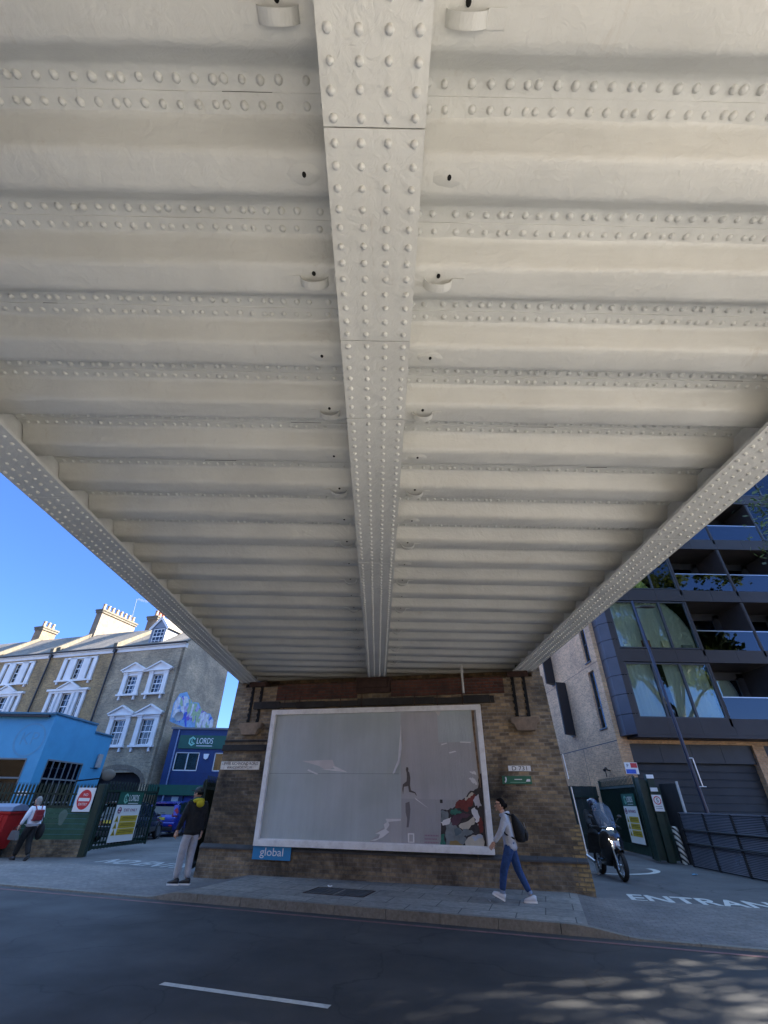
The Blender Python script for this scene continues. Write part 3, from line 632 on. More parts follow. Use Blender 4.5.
nbr = brick('near_side_brick', (0.14, 0.10, 0.07), (0.10, 0.075, 0.055), (0.1, 0.09, 0.08))
for lab, a, b in (('unseen brick building added right of the bridge to block sky light', 8.6, 34.0), ('unseen brick building added left of the bridge to block sky light', -30.0, -3.6)):
    nn_ = E('sky_blocking_building', lab, 'building', tuple(FR.w(a, -11.3)), FR.yaw); W_ = b - a; hs = []  # unseen blocks added behind the camera to keep sky light off the trough slopes
    x = 1.5
    while x < W_ - 2: hs += [(x, x + 1.1, 4.6, 6.3)]; x += 2.6
    mw = MB(); mw.wall(0, W_, 0, 7.6, 0, -0.2, hs); mw.build('wall', nbr, nn_); mw = MB(); mw.box(0, W_, -8, -0.25, 0, 7.5); mw.build('rooms_behind', void, nn_)
    for h_ in hs: MB().box(h_[0], h_[1], -0.15, -0.13, h_[2], h_[3]).build('window', glassd, nn_)
    mw = MB(); mw.box(-0.1, W_ + 0.1, -8.1, 0.25, 7.6, 7.8); mw.build('roof', slate, nn_)

# ================================================================== HOARDING
hb = EF('advertising_hoarding', 'large white framed billboard with torn blank grey poster on the brick wall', 'billboard', FW)
x0, x1, z0, z1 = -3.07, 2.64, 0.68, 3.70
m = MB(); fw = 0.125
for a, b, c, d in ((x0, x1, z1 - fw, z1), (x0, x1, z0, z0 + fw)): m.box(a, b, -0.17, -0.02, c, d)
for a, b in ((x0, x0 + fw), (x1 - fw, x1)): m.box(a, b, -0.168, -0.022, z0 + fw, z1 - fw)
m.box(x0 + fw, x1 - fw, -0.12, -0.03, z0 + fw, z0 + fw + 0.02)
m.build('frame', framew, hb, bevel=0.006)
# sheet materials
def sheetm(name, col, streak=0.16, seed=0.0):
    m_, nt, b = new_mat(name); tc = N(nt, 'ShaderNodeTexCoord')
    mp = N(nt, 'ShaderNodeMapping'); mp.inputs['Scale'].default_value = (3.2, 1, 0.28); mp.inputs['Location'].default_value = (seed, 0, seed); L(nt, tc.outputs['Object'], mp.inputs[0])
    n1 = N(nt, 'ShaderNodeTexNoise', i_Scale=1.6, i_Detail=10.0, i_Roughness=0.65); L(nt, mp.outputs[0], n1.inputs['Vector'])
    c = ramp(nt, n1.outputs[0], [(0.3, sc(col, 1 - streak)), (0.7, sc(col, 1 + streak))]).outputs[0]
    n2 = N(nt, 'ShaderNodeTexNoise', i_Scale=0.8, i_Detail=4.0); L(nt, tc.outputs['Object'], n2.inputs['Vector'])
    c = mixc(nt, 1.0, c, ramp(nt, n2.outputs[0], [(0.3, (0.86, 0.88, 0.86)), (0.7, (1.1, 1.1, 1.12))]).outputs[0], 'MULTIPLY')
    n3 = N(nt, 'ShaderNodeTexNoise', i_Scale=7, i_Detail=8.0, i_Roughness=0.8); L(nt, mp.outputs[0], n3.inputs['Vector'])
    c = mixc(nt, ramp(nt, n3.outputs[0], [(0.62, (0, 0, 0)), (0.8, (0.5,) * 3)]).outputs[0], c, sc(col, 0.7))
    L(nt, c, b.inputs['Base Color']); b.inputs['Roughness'].default_value = 0.6
    bp = N(nt, 'ShaderNodeBump', i_Strength=0.6, i_Distance=0.03); L(nt, n3.outputs[0], bp.inputs['Height']); L(nt, bp.outputs[0], b.inputs['Normal']); return m_
bluegrey = sheetm('blue_grey_paper', (0.455, 0.495, 0.49), 0.06); mauve = sheetm('mauve_grey_paper', (0.435, 0.425, 0.425), 0.07, 4.0); olive = sheetm('blue_grey_paper_patch', (0.45, 0.49, 0.485), 0.06, 9)
paperw = pm('white_torn_paper', (0.72, 0.71, 0.70), var=0.1, rough=0.8, bump=0.2)
ix0, ix1, iz0, iz1 = x0 + fw - 0.02, x1 - fw + 0.02, z0 + fw - 0.02, z1 - fw + 0.02
def W(px, py, off=0.0): return FW.at(px, py, off)
def bbp(cx, cy):  # crop of the hoarding (230,650)-(530,880), 2.56x
    return W(230 + cx / 2.56, 650 + cy / 2.56, -0.1)
def sheet(poly, y, mat, name='poster_sheet', label=None, th=0.002):
    m = MB(); m.prism(poly, 'y', y - th, y); o = m.build(name, mat, hb, fixn=True)
    if label: o['label'] = label
    return o
m = MB(); m.box(ix0, ix1, -0.09, -0.03, iz0, iz1); m.build('backing_board', mauve, hb)
# blue-grey sheet over the left, its lower right edge torn
jag = [bbp(*p) for p in ((358, 488), (384, 470), (372, 468), (398, 452), (392, 444), (404, 440), (398, 432), (437, 430))]
xr = bbp(437, 200)[0]; zsp = bbp(420, 317)[1]
poly = [(ix0, iz0)] + [(jag[0][0], iz0)] + jag + [(xr, jag[-1][1]), (xr - 0.005, zsp)] + [(xr, zsp + 0.35), (xr - 0.004, iz1), (ix0, iz1)]
sheet(poly, -0.092, bluegrey)
m = MB(); m.box(ix0 + 0.05, xr - 0.05, -0.0955, -0.0945, zsp - 0.004, zsp + 0.004); m.build('sheet_joint', sheetm('dark_joint_paper', (0.17, 0.2, 0.21)), hb)  # thin darker grey line along the joint between the poster sheets
a = bbp(530, 165); b = bbp(618, 236); sheet([(a[0], b[1]), (b[0] + 0.06, b[1] + 0.01), (b[0] + 0.06, iz1), (a[0], iz1)], -0.0925, olive, 'paper_patch')
a = bbp(437, 380); b = bbp(640, 500)
sheet([(xr, iz0), (b[0] + .0, iz0), (b[0] + .0, a[1] - 0.02), (xr, a[1])], -0.0915, sheetm('floor_grey_paper', (0.385, 0.375, 0.375), 0.07, 2.0), 'paper_patch')
for k, (pts, mt) in enumerate((
    ([(184, 284), (215, 283), (262, 281), (268, 297), (300, 312), (280, 308), (262, 302), (246, 308), (228, 297)], pm('fawn_underpaper', (0.62, 0.59, 0.57), var=0.1)),
    ([(200, 305), (226, 317), (222, 319), (198, 309)], paperw), ([(232, 305), (262, 309), (300, 313), (274, 300), (262, 297), (268, 305)], paperw),
    ([(437, 190), (440, 250), (434, 290), (418, 317), (416, 316), (430, 280), (434, 230)], paperw), ([(472, 377), (508, 405), (500, 400), (476, 383)], paperw),
    ([(358, 488), (380, 482), (384, 472), (372, 470), (396, 458), (394, 446), (402, 440), (398, 432), (437, 432), (437, 437), (405, 440), (408, 448), (400, 460), (408, 466), (390, 480), (372, 488)], paperw),
    ([(590, 234), (616, 235), (616, 238), (588, 237)], paperw), ([(540, 241), (555, 237), (556, 239), (542, 244)], paperw), ([(560, 262), (575, 258), (580, 260), (562, 265)], paperw))):
    sheet([bbp(*p) for p in pts], -0.0945 - 0.0004 * k, mt, 'paper_tear')
# curling strip of torn paper
m = MB(); q = [bbp(*p) for p in ((436, 200), (435, 240), (430, 280), (416, 316))]
vv = []
for i, p in enumerate(q): vv += [(p[0], -0.094, p[1]), (p[0] + 0.03 + 0.012 * i, -0.11 - 0.01 * i, p[1] + 0.01)]
m.add(vv, [(2 * i, 2 * i + 1, 2 * i + 3, 2 * i + 2) for i in range(3)], True); m.build('paper_curl', paperw, hb)
# torn collage, bottom right: overlapping scraps of older posters
creamp = pm('cream_scrap', (0.52, 0.47, 0.38), var=0.15, scale=6); redp = pm('dark_red_scrap', (0.17, 0.03, 0.025), var=0.3, scale=8); tealp = pm('teal_scrap', (0.03, 0.16, 0.12), var=0.3, scale=8)
darkp = pm('dark_scrap', (0.035, 0.03, 0.032), var=0.5, scale=8); greyp = pm('grey_scrap', (0.18, 0.21, 0.22), var=0.3, scale=6); plump = pm('plum_scrap', (0.09, 0.04, 0.06), var=0.3, scale=6)
def cc(x, y): return W(400 + x / 6.4, 700 + y / 6.4, -0.1)      # crop (400,700)-(500,860), 6.4x
scraps = [
 ([(258, 700), (300, 705), (330, 690), (400, 640), (440, 590), (480, 575), (500, 560), (505, 470), (520, 470), (555, 940), (262, 938)], darkp),
 ([(262, 705), (305, 715), (312, 760), (290, 800), (262, 790)], greyp), ([(410, 640), (450, 595), (478, 590), (470, 625), (440, 650)], creamp),
 ([(360, 655), (380, 640), (420, 640), (455, 620), (470, 592), (480, 610), (465, 670), (430, 690), (440, 715), (395, 700), (352, 690)], redp),
 ([(325, 710), (350, 695), (380, 705), (395, 722), (350, 735), (322, 728)], tealp), ([(300, 780), (330, 760), (360, 800), (410, 860), (430, 900), (390, 935), (300, 935), (288, 850)], greyp),
 ([(372, 800), (440, 770), (470, 745), (480, 790), (440, 820), (430, 850), (395, 830)], creamp), ([(340, 745), (400, 725), (450, 730), (445, 745), (400, 760), (370, 800), (330, 800), (325, 760)], plump),
 ([(420, 900), (460, 865), (520, 860), (545, 900), (535, 950), (420, 948)], creamp), ([(455, 700), (480, 690), (500, 720), (515, 760), (505, 800), (485, 780), (470, 740)], paperw),
 ([(460, 880), (500, 862), (530, 868), (525, 885), (480, 900)], pm('pale_blue_scrap', (0.42, 0.47, 0.56))), ([(262, 860), (285, 855), (290, 935), (262, 935)], tealp),
 ([(468, 640), (500, 600), (515, 640), (520, 690), (500, 690), (480, 670)], pm('pale_mauve_scrap', (0.48, 0.46, 0.50))), ([(260, 780), (300, 765), (330, 750), (312, 790), (275, 805)], paperw),
 ([(500, 780), (520, 740), (530, 800), (535, 850), (510, 850)], redp), ([(400, 830), (450, 830), (470, 845), (440, 870), (410, 865)], greyp), ([(445, 458), (478, 455), (488, 478), (470, 475)], paperw), ([(440, 498), (470, 500), (495, 530), (490, 545), (465, 525)], paperw),
 ([(318, 905), (360, 900), (400, 925), (395, 940), (320, 938)], pm('ochre_scrap', (0.28, 0.2, 0.08))), ([(485, 690), (520, 680), (530, 700), (512, 712)], darkp), ([(345, 820), (380, 812), (395, 850), (360, 870)], pm('slate_scrap', (0.1, 0.14, 0.16)))]
for k, (pts, mt) in enumerate(scraps):
    rr = random.Random(k); out = []
    for i in range(len(pts)):
        a, b = pts[i], pts[(i + 1) % len(pts)]; n = 4
        for j in range(n):
            t = j / n; out.append((a[0] + (b[0] - a[0]) * t + rr.uniform(-5, 5), min(945, a[1] + (b[1] - a[1]) * t + rr.uniform(-6, 6))))
    pp = [(min(p[0], ix1 - 0.005), p[1]) for p in [cc(*p) for p in out]]; sheet(pp, -0.0932 - 0.0007 * k, mt, 'poster_scrap')
# strip of weathered paper at the right edge
pts = [(455, 62), (472, 62), (478, 160), (492, 300), (505, 400), (520, 560), (512, 560), (492, 410), (483, 330), (468, 200)]
sheet([(min(p[0], ix1 - 0.004), p[1]) for p in [cc(*p) for p in pts]], -0.0935, pm('rust_stained_paper', (0.20, 0.13, 0.08), var=0.6, scale=9), 'poster_scrap')
# runner silhouette of the worn advert, with its faint reflection, tag box, logo box and mauve small print
runm = pm('brown_grey_print', (0.10, 0.085, 0.082), var=0.15); runr = pm('faint_brown_print', (0.165, 0.155, 0.165), var=0.15)
def figure(flip, mt, y):
    pts = [(40, 430), (50, 430), (54, 440), (52, 455), (60, 465), (66, 500), (64, 545), (70, 578), (98, 590), (108, 612), (102, 610), (94, 597), (58, 588), (52, 550), (24, 555), (20, 605), (15, 570), (18, 540), (42, 520), (44, 490), (42, 465), (37, 445)]
    if flip: pts = [(x_ + 3, 1245 - y_) for x_, y_ in pts]
    sheet([cc(*p) for p in pts], y, mt, 'printed_runner')
figure(False, runm, -0.0955)
pts = [(35, 660), (60, 650), (66, 700), (62, 760), (55, 815), (42, 815), (46, 760), (36, 720)]; sheet([cc(*p) for p in pts], -0.095, runr, 'printed_reflection')
a, b = cc(255, 637), cc(273, 660); sheet([(a[0], b[1]), (b[0], b[1]), (b[0], a[1]), (a[0], a[1])], -0.0955, black, 'black_sticker')
a, b = cc(50, 852), cc(92, 914); sheet([(a[0], b[1]), (b[0], b[1]), (b[0], a[1]), (a[0], a[1])], -0.0955, paperw, 'printed_box')
for q in range(3):
    zz = a[1] - (a[1] - b[1]) * (0.25 + 0.25 * q); sheet([(a[0] + 0.03, zz - 0.025), (b[0] - 0.03, zz - 0.025), (b[0] - 0.03, zz + 0.02), (a[0] + 0.03, zz + 0.02)], -0.098, mauve, 'printed_line')
mv = pm('mauve_print', (0.30, 0.16, 0.25), var=0.1)
for q, tx in enumerate(('ENJOY A', 'WEEKEND', 'IN LONDON')):
    pass
for q in range(3):
    a, b = cc(158, 862 + q * 22), cc(250 - 12 * (q % 2), 874 + q * 22)
    mm = MB(); n = 9
    for i in range(n):
        xa_ = a[0] + (b[0] - a[0]) * i / n; mm.box(xa_, xa_ + (b[0] - a[0]) / n * 0.62, -0.097, -0.0955, b[1], a[1])
    mm.build('printed_line', mv, hb)
a, b = cc(222, 68), cc(262, 105); sheet([(a[0], a[1]), (b[0], a[1]), (b[0] - .09, b[1] + .05), (a[0] + .1, b[1])], -0.097, pm('fawn_underpaper', (0.36, 0.33, 0.32)), 'paper_tear')

# operator's plate under the hoarding, street signs on the wall
def wall_sign(name, label, fr, x0, x1, z0, z1, y, mat, th=0.02):
    t = E(name, label, 'sign', tuple(fr.w((x0 + x1) / 2, y, (z0 + z1) / 2)), fr.yaw)
    w, h = (x1 - x0) / 2, (z1 - z0) / 2
    MB().box(-w, w, -th, 0, -h, h).build('plate', mat, t, bevel=0.002); return t, w, h
oblue = pm('bright_blue_plate', (0.02, 0.22, 0.46), var=0.05, rough=0.4, bump=0.02)
t, w, h = wall_sign('operator_plate', 'blue plate reading global under the left end of the hoarding', FW, -3.07, -2.09, 0.42, 0.675, -0.10, oblue)
text_at('global', 0.0, -0.021, 0.0, w=0.60, h=0.2).build('lettering', white, t)
signw = pm('aged_enamel', (0.80, 0.75, 0.66), var=0.1, scale=8, rough=0.5, dirt=0.8, dirtcol=(0.22, 0.12, 0.06), dscale=8)
t, w, h = wall_sign('street_name_plate', 'rusty cream street nameplate with black capitals left of the hoarding', FW, -4.42, -3.28, 2.27, 2.46, -0.005, signw)
text_at('UPPER RICHMOND ROAD', 0.0, -0.021, 0.045, w=1.05, h=0.07).build('lettering', black, t)
text_at('WANDSWORTH S.W.', -0.0, -0.021, -0.045, w=0.75, h=0.06).build('lettering', black, t)
t, w, h = wall_sign('bridge_number_plate', 'small white plate reading D 731 on the wall right of the hoarding', FW, 3.14, 3.65, 2.25, 2.36, -0.005, white)
text_at('D 731', 0.0, -0.021, 0.0, w=0.34, h=0.085).build('lettering', black, t)
t, w, h = wall_sign('green_notice', 'small green notice with white corner marks just below the number plate', FW, 2.97, 3.63, 1.99, 2.15, -0.005, pm('notice_green', (0.02, 0.13, 0.075), var=0.2, rough=0.5))
MB().box(-0.05, 0.12, -0.023, -0.02, 0.005, 0.02).build('printed_line', white, t); MB().box(-0.15, 0.2, -0.023, -0.02, -0.05, -0.04).build('printed_line', pm('pale_green_print', (0.2, 0.4, 0.3)), t)
m = MB(); m.tube((-0.25, -0.022, 0.06), (-0.24, -0.022, 0.0), 0.016, n=6); m.tube((-0.24, -0.022, 0.0), (-0.27, -0.022, -0.05), 0.016, n=6); m.build('white_mark', white, t)
MB().prism([(0.2, -0.03), (0.3, -0.03), (0.3, 0.02), (0.23, 0.02)], 'y', -0.0235, -0.0205).build('white_mark', white, t)

# ================================================================== LEFT: TERRACE
FT = Frame(-14.09, 32.0, -17.2)
EAVE, RIDGE, DEPTH = 11.1, 13.5, 5.5
def sash(parent, x0, x1, z0, z1, y, bars=(2, 2)):
    """white frame, glazing bars and glass set at local y"""
    f = MB(); t = 0.055
    f.box(x0, x0 + t, y, y + 0.06, z0, z1); f.box(x1 - t, x1, y, y + 0.06, z0, z1); f.box(x0 + t, x1 - t, y, y + 0.06, z0, z0 + t); f.box(x0 + t, x1 - t, y, y + 0.06, z1 - t, z1)
    zm = (z0 + z1) / 2; f.box(x0 + t, x1 - t, y - 0.01, y + 0.05, zm - 0.03, zm + 0.03)
    for i in range(1, bars[0] + 1):
        x = x0 + (x1 - x0) * i / (bars[0] + 1); f.box(x - 0.013, x + 0.013, y + 0.01, y + 0.045, z0 + t, zm - 0.03); f.box(x - 0.013, x + 0.013, y + 0.01, y + 0.045, zm + 0.03, z1 - t)
    for q in (0.25, 0.75):
        z = z0 + (z1 - z0) * q; f.box(x0 + t, x1 - t, y + 0.012, y + 0.043, z - 0.012, z + 0.012)
    w_ = f.build('window', white, parent)
    MB().box(x0 + t, x1 - t, y + 0.025, y + 0.03, z0 + t, z1 - t).build('pane', glass, w_)
    MB().box(x0 + t, x1 - t, y + 0.16, y + 0.17, z0 + t + (z1 - z0) * 0.42, z1 - t).build('blind', curt, w_)
    return w_
def surround(parent, x0, x1, z0, z1, ped=True):
    m = MB(); p = 0.34
    for a, b in ((x0 - p, x0), (x1, x1 + p)):
        m.box(a, b, -0.10, 0.02, z0 - 0.02, z1 + 0.1); m.box(a - 0.03, b + 0.03, -0.14, 0.02, z1 + 0.1, z1 + 0.24); m.box(a - 0.02, b + 0.02, -0.12, 0.02, z0 - 0.02, z0 + 0.12)
        m.box((a + b) / 2 - 0.07, (a + b) / 2 + 0.07, -0.12, 0.02, z0 - 0.4, z0 - 0.14)
    m.box(x0, x1, -0.06, 0.02, z1, z1 + 0.24)
    m.box(x0 - p - 0.1, x1 + p + 0.1, -0.2, 0.02, z0 - 0.14, z0 - 0.02)
    m.box(x0 - p - 0.15, x1 + p + 0.15, -0.22, 0.02, z1 + 0.24, z1 + 0.33)
    m.build('window_surround', stucco, parent)
    if ped:
        xm = (x0 + x1) / 2; a, b = xm - 1.08, xm + 1.08; h = 0.5; zb = z1 + 0.33; m = MB()
        m.prism([(a, zb), (xm, zb + h), (b, zb), (b, zb + 0.1), (xm, zb + h + 0.13), (a, zb + 0.1)][:0] or [(a, zb), (b, zb), (xm, zb + h)], 'y', -0.1, 0.02)
        for s in (-1, 1):
            e = a if s < 0 else b
            d = Vector((xm - e, 0, h)); n = Vector((-d.z, 0, d.x)).normalized() * (0.045 if s < 0 else -0.045); c = Vector(((e + xm) / 2, -0.11, zb + h / 2 + 0.04))
            m.obox(c, d / 2 * 1.04, (0, 0.13, 0), n)
        m.build('pediment', stucco, parent)
def house(s1, name_label, kind, wallm):
    """terraced house from local x s1-6.3 to s1"""
    h = E('terraced_house', name_label, 'house', tuple(FT.w(s1, 0)), FT.yaw, 'houses of the brick terrace')
    W_ = 6.26; x0 = -W_; holes = []
    if kind == 'end':
        wins = [(-4.55 + 0.02, -3.62, 7.75, 9.0, 0), (-2.42, -1.5, 7.75, 9.0, 0), (-4.3, -3.2, 4.45, 6.15, 0), (-1.95, -0.85, 4.45, 6.15, 0)]
        wins = [(-4.32, -3.40, 7.72, 8.95), (-2.08, -1.16, 7.72, 8.95), (-4.30, -3.25, 4.5, 6.05), (-1.95, -0.90, 4.5, 6.05)]
    else:
        wins = [(-3.45, -2.75, 9.05, 10.5), (-4.4, -4.1, 9.05, 10.5), (-2.1, -1.8, 9.05, 10.5), (-3.6, -2.7, 6.2, 8.0), (-4.62, -4.25, 6.2, 8.0), (-2.05, -1.68, 6.2, 8.0), (-4.2, -3.2, 1.2, 3.2), (-2.2, -1.2, 1.2, 3.2)]
    holes = [w_[:4] for w_ in wins]
    if kind == 'end': holes.append((-4.55, -0.75, 0.0, 2.95))
    m = MB(); m.wall(x0, 0, -0.1, EAVE - 0.35, 0, 0.2, holes)
    m.build('wall', wallm, h)
    m = MB(); m.box(x0, -0.0, 0.4, DEPTH, -0.1, EAVE - 0.4); m.build('rooms_behind', void, h)
    m = MB(); m.box(x0, 0.02, -0.06, 0.2, EAVE - 0.35, EAVE - 0.12); m.box(x0, 0.05, -0.2, 0.2, EAVE - 0.12, EAVE - 0.05); m.build('cornice', stucco, h)
    m = MB(); m.tube((x0, -0.22, EAVE - 0.0), (0.1, -0.22, EAVE - 0.0), 0.075, n=8); m.box(x0, 0.1, -0.16, 0, EAVE - 0.06, EAVE + 0.03); m.build('gutter', black, h)
    zr = RIDGE - (0.25 if kind == 'end' else 0)
    m = MB(); yr = 2.9; m.add([(x0, -0.15, EAVE), (0, -0.15, EAVE), (0, yr, zr), (x0, yr, zr), (0, DEPTH + 0.1, EAVE - 0.2), (x0, DEPTH + 0.1, EAVE - 0.2)], [(0, 1, 2, 3), (3, 2, 4, 5)])
    m.build('roof', slate, h)
    if kind == 'end':
        m = MB(); m.prism([(0.0, -0.1), (DEPTH, -0.1), (DEPTH, EAVE - 0.25), (yr, zr - 0.02), (0.0, EAVE - 0.02)], 'x', -0.25, 0.012)
        m.v = [(a, b, c) for a, b, c in m.v]; m.build('gable_wall', gabm, h)
        # arched carriage entrance
        n = 14; xa, xb = -4.55, -0.75; zc = 2.55; arc = [(xa + (xb - xa) * i / n, zc + 0.82 * math.sin(math.pi * i / n) ** 0.7) for i in range(n + 1)]
        m = MB(); out = [(xb, 2.96), (xa, 2.96)]
        # spandrels closing the square opening to an arch
        for i in range(n):
            (p, q), (p2, q2) = arc[i], arc[i + 1]; q, q2 = min(q, 2.95), min(q2, 2.95)
            if min(q, q2) < 2.949: m.add([(p, 0.0, q), (p2, 0.0, q2), (p2, 0.0, 2.95), (p, 0.0, 2.95), (p, 0.3, q), (p2, 0.3, q2)], [(0, 1, 2, 3), (4, 5, 1, 0)])
        m.build('arch_spandrel', wallm, h)
        m = MB(); vv = []
        for i in range(n + 1):
            t = math.pi * i / n; c_ = ((xa + xb) / 2 - math.cos(t) * 1.95, 2.35 + 0.75 * math.sin(t)); e_ = ((xa + xb) / 2 - math.cos(t) * 2.25, 2.35 + 1.05 * math.sin(t))
            vv += [(c_[0], -0.03, c_[1]), (e_[0], -0.03, e_[1])]
        m.add(vv, [(2 * i, 2 * i + 1, 2 * i + 3, 2 * i + 2) for i in range(n)]); m.build('brick_arch', brick('arch_brick', (0.22, 0.17, 0.12), (0.15, 0.12, 0.09), (0.2, 0.18, 0.15), bw=0.075, rh=0.225), h)
        m = MB(); m.box(xa - 0.2, xb + 0.2, 0.5, 0.55, -0.1, 3.3); m.build('carriage_doorway', void, h)
        # dormer
        d = MB(); a, b = -3.85, -2.5; zb, zt, za = 11.25, 12.55, 13.25; xm = (a + b) / 2; y0 = 0.35
        d.box(a, a + 0.14, y0, y0 + 2.6, zb, zt); d.box(b - 0.14, b, y0, y0 + 2.6, zb, zt); dm = d.build('dormer', pm('lead_grey_boarding', (0.16, 0.19, 0.24), var=0.15), h)
        m = MB(); m.prism([(a, zt), (b, zt), (xm, za)], 'y', y0 + 0.02, y0 + 0.12); m.build('dormer_gable', pm('lead_grey_boarding', (0.16, 0.19, 0.24)), dm)
        sash(dm, a + 0.16, b - 0.16, zb + 0.05, zt - 0.05, y0 + 0.05)
        m = MB()
        for s in (-1, 1):
            e = a - 0.18 if s < 0 else b + 0.18; m.obox(((e + xm) / 2, y0 - 0.05, (zt - 0.1 + za + 0.12) / 2), ((xm - e) / 2, 0, (za + 0.22 - zt) / 2), (0, 0.03, 0), Vector((-(za + 0.22 - zt), 0, (xm - e))).normalized() * 0.09)
        m.build('bargeboard', white, dm)
        m = MB(); m.add([(a - 0.15, y0 - 0.1, zt - 0.05), (xm, y0 - 0.1, za + 0.16), (b + 0.15, y0 - 0.1, zt - 0.05), (a - 0.15, y0 + 2.8, zt - 0.05), (xm, y0 + 2.9, za + 0.16), (b + 0.15, y0 + 2.8, zt - 0.05)], [(0, 3, 4, 1), (1, 4, 5, 2)]); m.build('dormer_roof', slate, dm)
    for w_ in wins: sash(h, *w_[:4], 0.08, (2, 2) if kind == 'end' else (1, 1))
    if kind == 'end':
        for w_ in wins: surround(h, *w_)
        for z in (9.19, 6.24): MB().box(-3.35, -2.2, -0.16, 0.01, z - 0.03, z + 0.1).build('string_course', stucco, h)
    else:
        m = MB()
        for a, b in ((-4.75, -4.4), (-4.1, -3.45), (-2.75, -2.1), (-1.8, -1.45)): m.box(a, b, -0.10, 0.02, 8.95, 10.6)
        m.box(-4.75, -1.45, -0.1, 0.02, 10.5, 10.62); m.box(-4.85, -1.35, -0.16, 0.02, 8.84, 8.96)
        for x in (-4.6, -3.1, -1.6): m.box(x - 0.07, x + 0.07, -0.12, 0.02, 8.66, 8.84)
        for a, b in ((-4.9, -4.62), (-4.25, -3.6), (-2.7, -2.05), (-1.68, -1.4)):
            m.box(a, b, -0.11, 0.02, 6.0, 8.05)
            if b - a > 0.5: m.tube(((a + b) / 2, -0.16, 6.1), ((a + b) / 2, -0.16, 8.0), 0.07, n=8)
        m.box(-4.9, -1.4, -0.13, 0.02, 8.0, 8.16); m.box(-5.1, -1.2, -0.22, 0.02, 8.16, 8.3); m.box(-5.0, -1.3, -0.18, 0.02, 5.9, 6.02)
        m.build('window_surround', stucco, h)
        m = MB(); a, b, zb = -4.1, -2.2, 8.3; xm = -3.15; m.prism([(a, zb), (b, zb), (xm, zb + 0.45)], 'y', -0.12, 0.02)
        for s in (-1, 1):
            e = a - 0.08 if s < 0 else b + 0.08; m.obox(((e + xm) / 2, -0.12, zb + 0.27), ((xm - e) / 2 * 1.04, 0, 0.26), (0, 0.11, 0), Vector((-(0.5), 0, (xm - e))).normalized() * 0.05)
        m.build('pediment', stucco, h)
        # ground floor shopfront board
        MB().box(x0 + 0.3, -0.3, -0.1, 0.01, 3.5, 4.1).build('fascia_board', pm('dull_fascia', (0.08, 0.08, 0.09)), h)
    # raised party wall with cement coping, and downpipe at its left end
    m = MB(); m.prism([(-0.25, EAVE - 0.1), (-0.25, EAVE + 0.35), (yr, zr + 0.3), (yr + 0.15, zr + 0.3), (yr + 0.15, zr - 0.4)], 'x', x0 - 0.17, x0 + 0.17); m.build('party_wall_coping', coping, h)
    m = MB(); m.tube((x0 + 0.05, -0.13, 0.2), (x0 + 0.05, -0.13, EAVE - 0.55), 0.065, n=8); m.tube((x0 + 0.05, -0.13, EAVE - 0.55), (x0 + 0.05, -0.22, EAVE - 0.08), 0.065, n=8); m.box(x0 - 0.06, x0 + 0.16, -0.26, -0.06, EAVE - 0.35, EAVE - 0.12); m.build('drainpipe', black, h)
    return h
def stack(parent, x0, x1, y0, y1, z0, z1, mat, pots, potm, two=False):
    m = MB(); m.box(x0, x1, y0, y1, z0, z1); c = m.build('chimney', mat, parent)
    m = MB(); m.box(x0 - 0.08, x1 + 0.08, y0 - 0.08, y1 + 0.08, z1 - 0.3, z1 - 0.12); m.box(x0 - 0.13, x1 + 0.13, y0 - 0.13, y1 + 0.13, z1 - 0.12, z1 + 0.02); m.build('chimney_cap', coping, c)
    for i in range(pots):
        y = y0 + 0.25 + (y1 - y0 - 0.5) * i / max(1, pots - 1)
        p = MB(); x = (x0 + x1) / 2 + (0.12 if (two and i % 2) else 0); p.tube((x, y, z1), (x, y, z1 + 0.55), 0.15, 0.11, 10); p.tube((x, y, z1 + 0.5), (x, y, z1 + 0.6), 0.14, 0.14, 10)
        p.build('chimney_pot', potm[i % len(potm)], c)
    return c
h1 = house(0.0, 'end terrace house with paired white pediments, small dormer and blank rendered gable wall', 'end', terb2)
h2 = house(-6.26, 'yellow brick house left of the end house, with three part white windows', 'mid', terb)
stack(h2, -6.62, -5.98, 2.6, 6.6, 12.3, 15.75, chim, 8, [potc])
h3 = house(-12.52, 'yellow brick house second from the end, rising behind the sky blue building', 'mid', terb)
stack(h3, -7.0, -6.1, 2.6, 4.0, 12.4, 14.7, chimb, 3, [potc])
h4 = house(-18.78, 'farthest house of the terrace, cut off at the left edge of the photo', 'mid', terb)
stack(h1, -7.9, -6.9, 3.6, 4.9, 12.4, 15.0, chimb, 3, [potc, poto, poto])
xa_, za_ = FT.at(137, 599, 4.0); xb_, zb_ = FT.at(127, 636, 4.0); xc_, zc_ = FT.at(149, 602, 4.0)
m = MB(); m.tube((xb_, 4.0, zb_), (xa_, 4.0, za_), 0.015, n=6); m.tube((xa_ - 0.1, 4.0, za_), (xc_, 4.0, zc_), 0.010, n=5)
for k in range(7): x = xa_ + (xc_ - xa_) * (k + 0.5) / 7; z = za_ + (zc_ - za_) * (k + 0.5) / 7; m.tube((x, 3.85, z - 0.13), (x, 4.15, z + 0.13), 0.007, n=5)
m.build('tv_aerial', pm('dull_aerial_metal', (0.2, 0.2, 0.2)), h1)
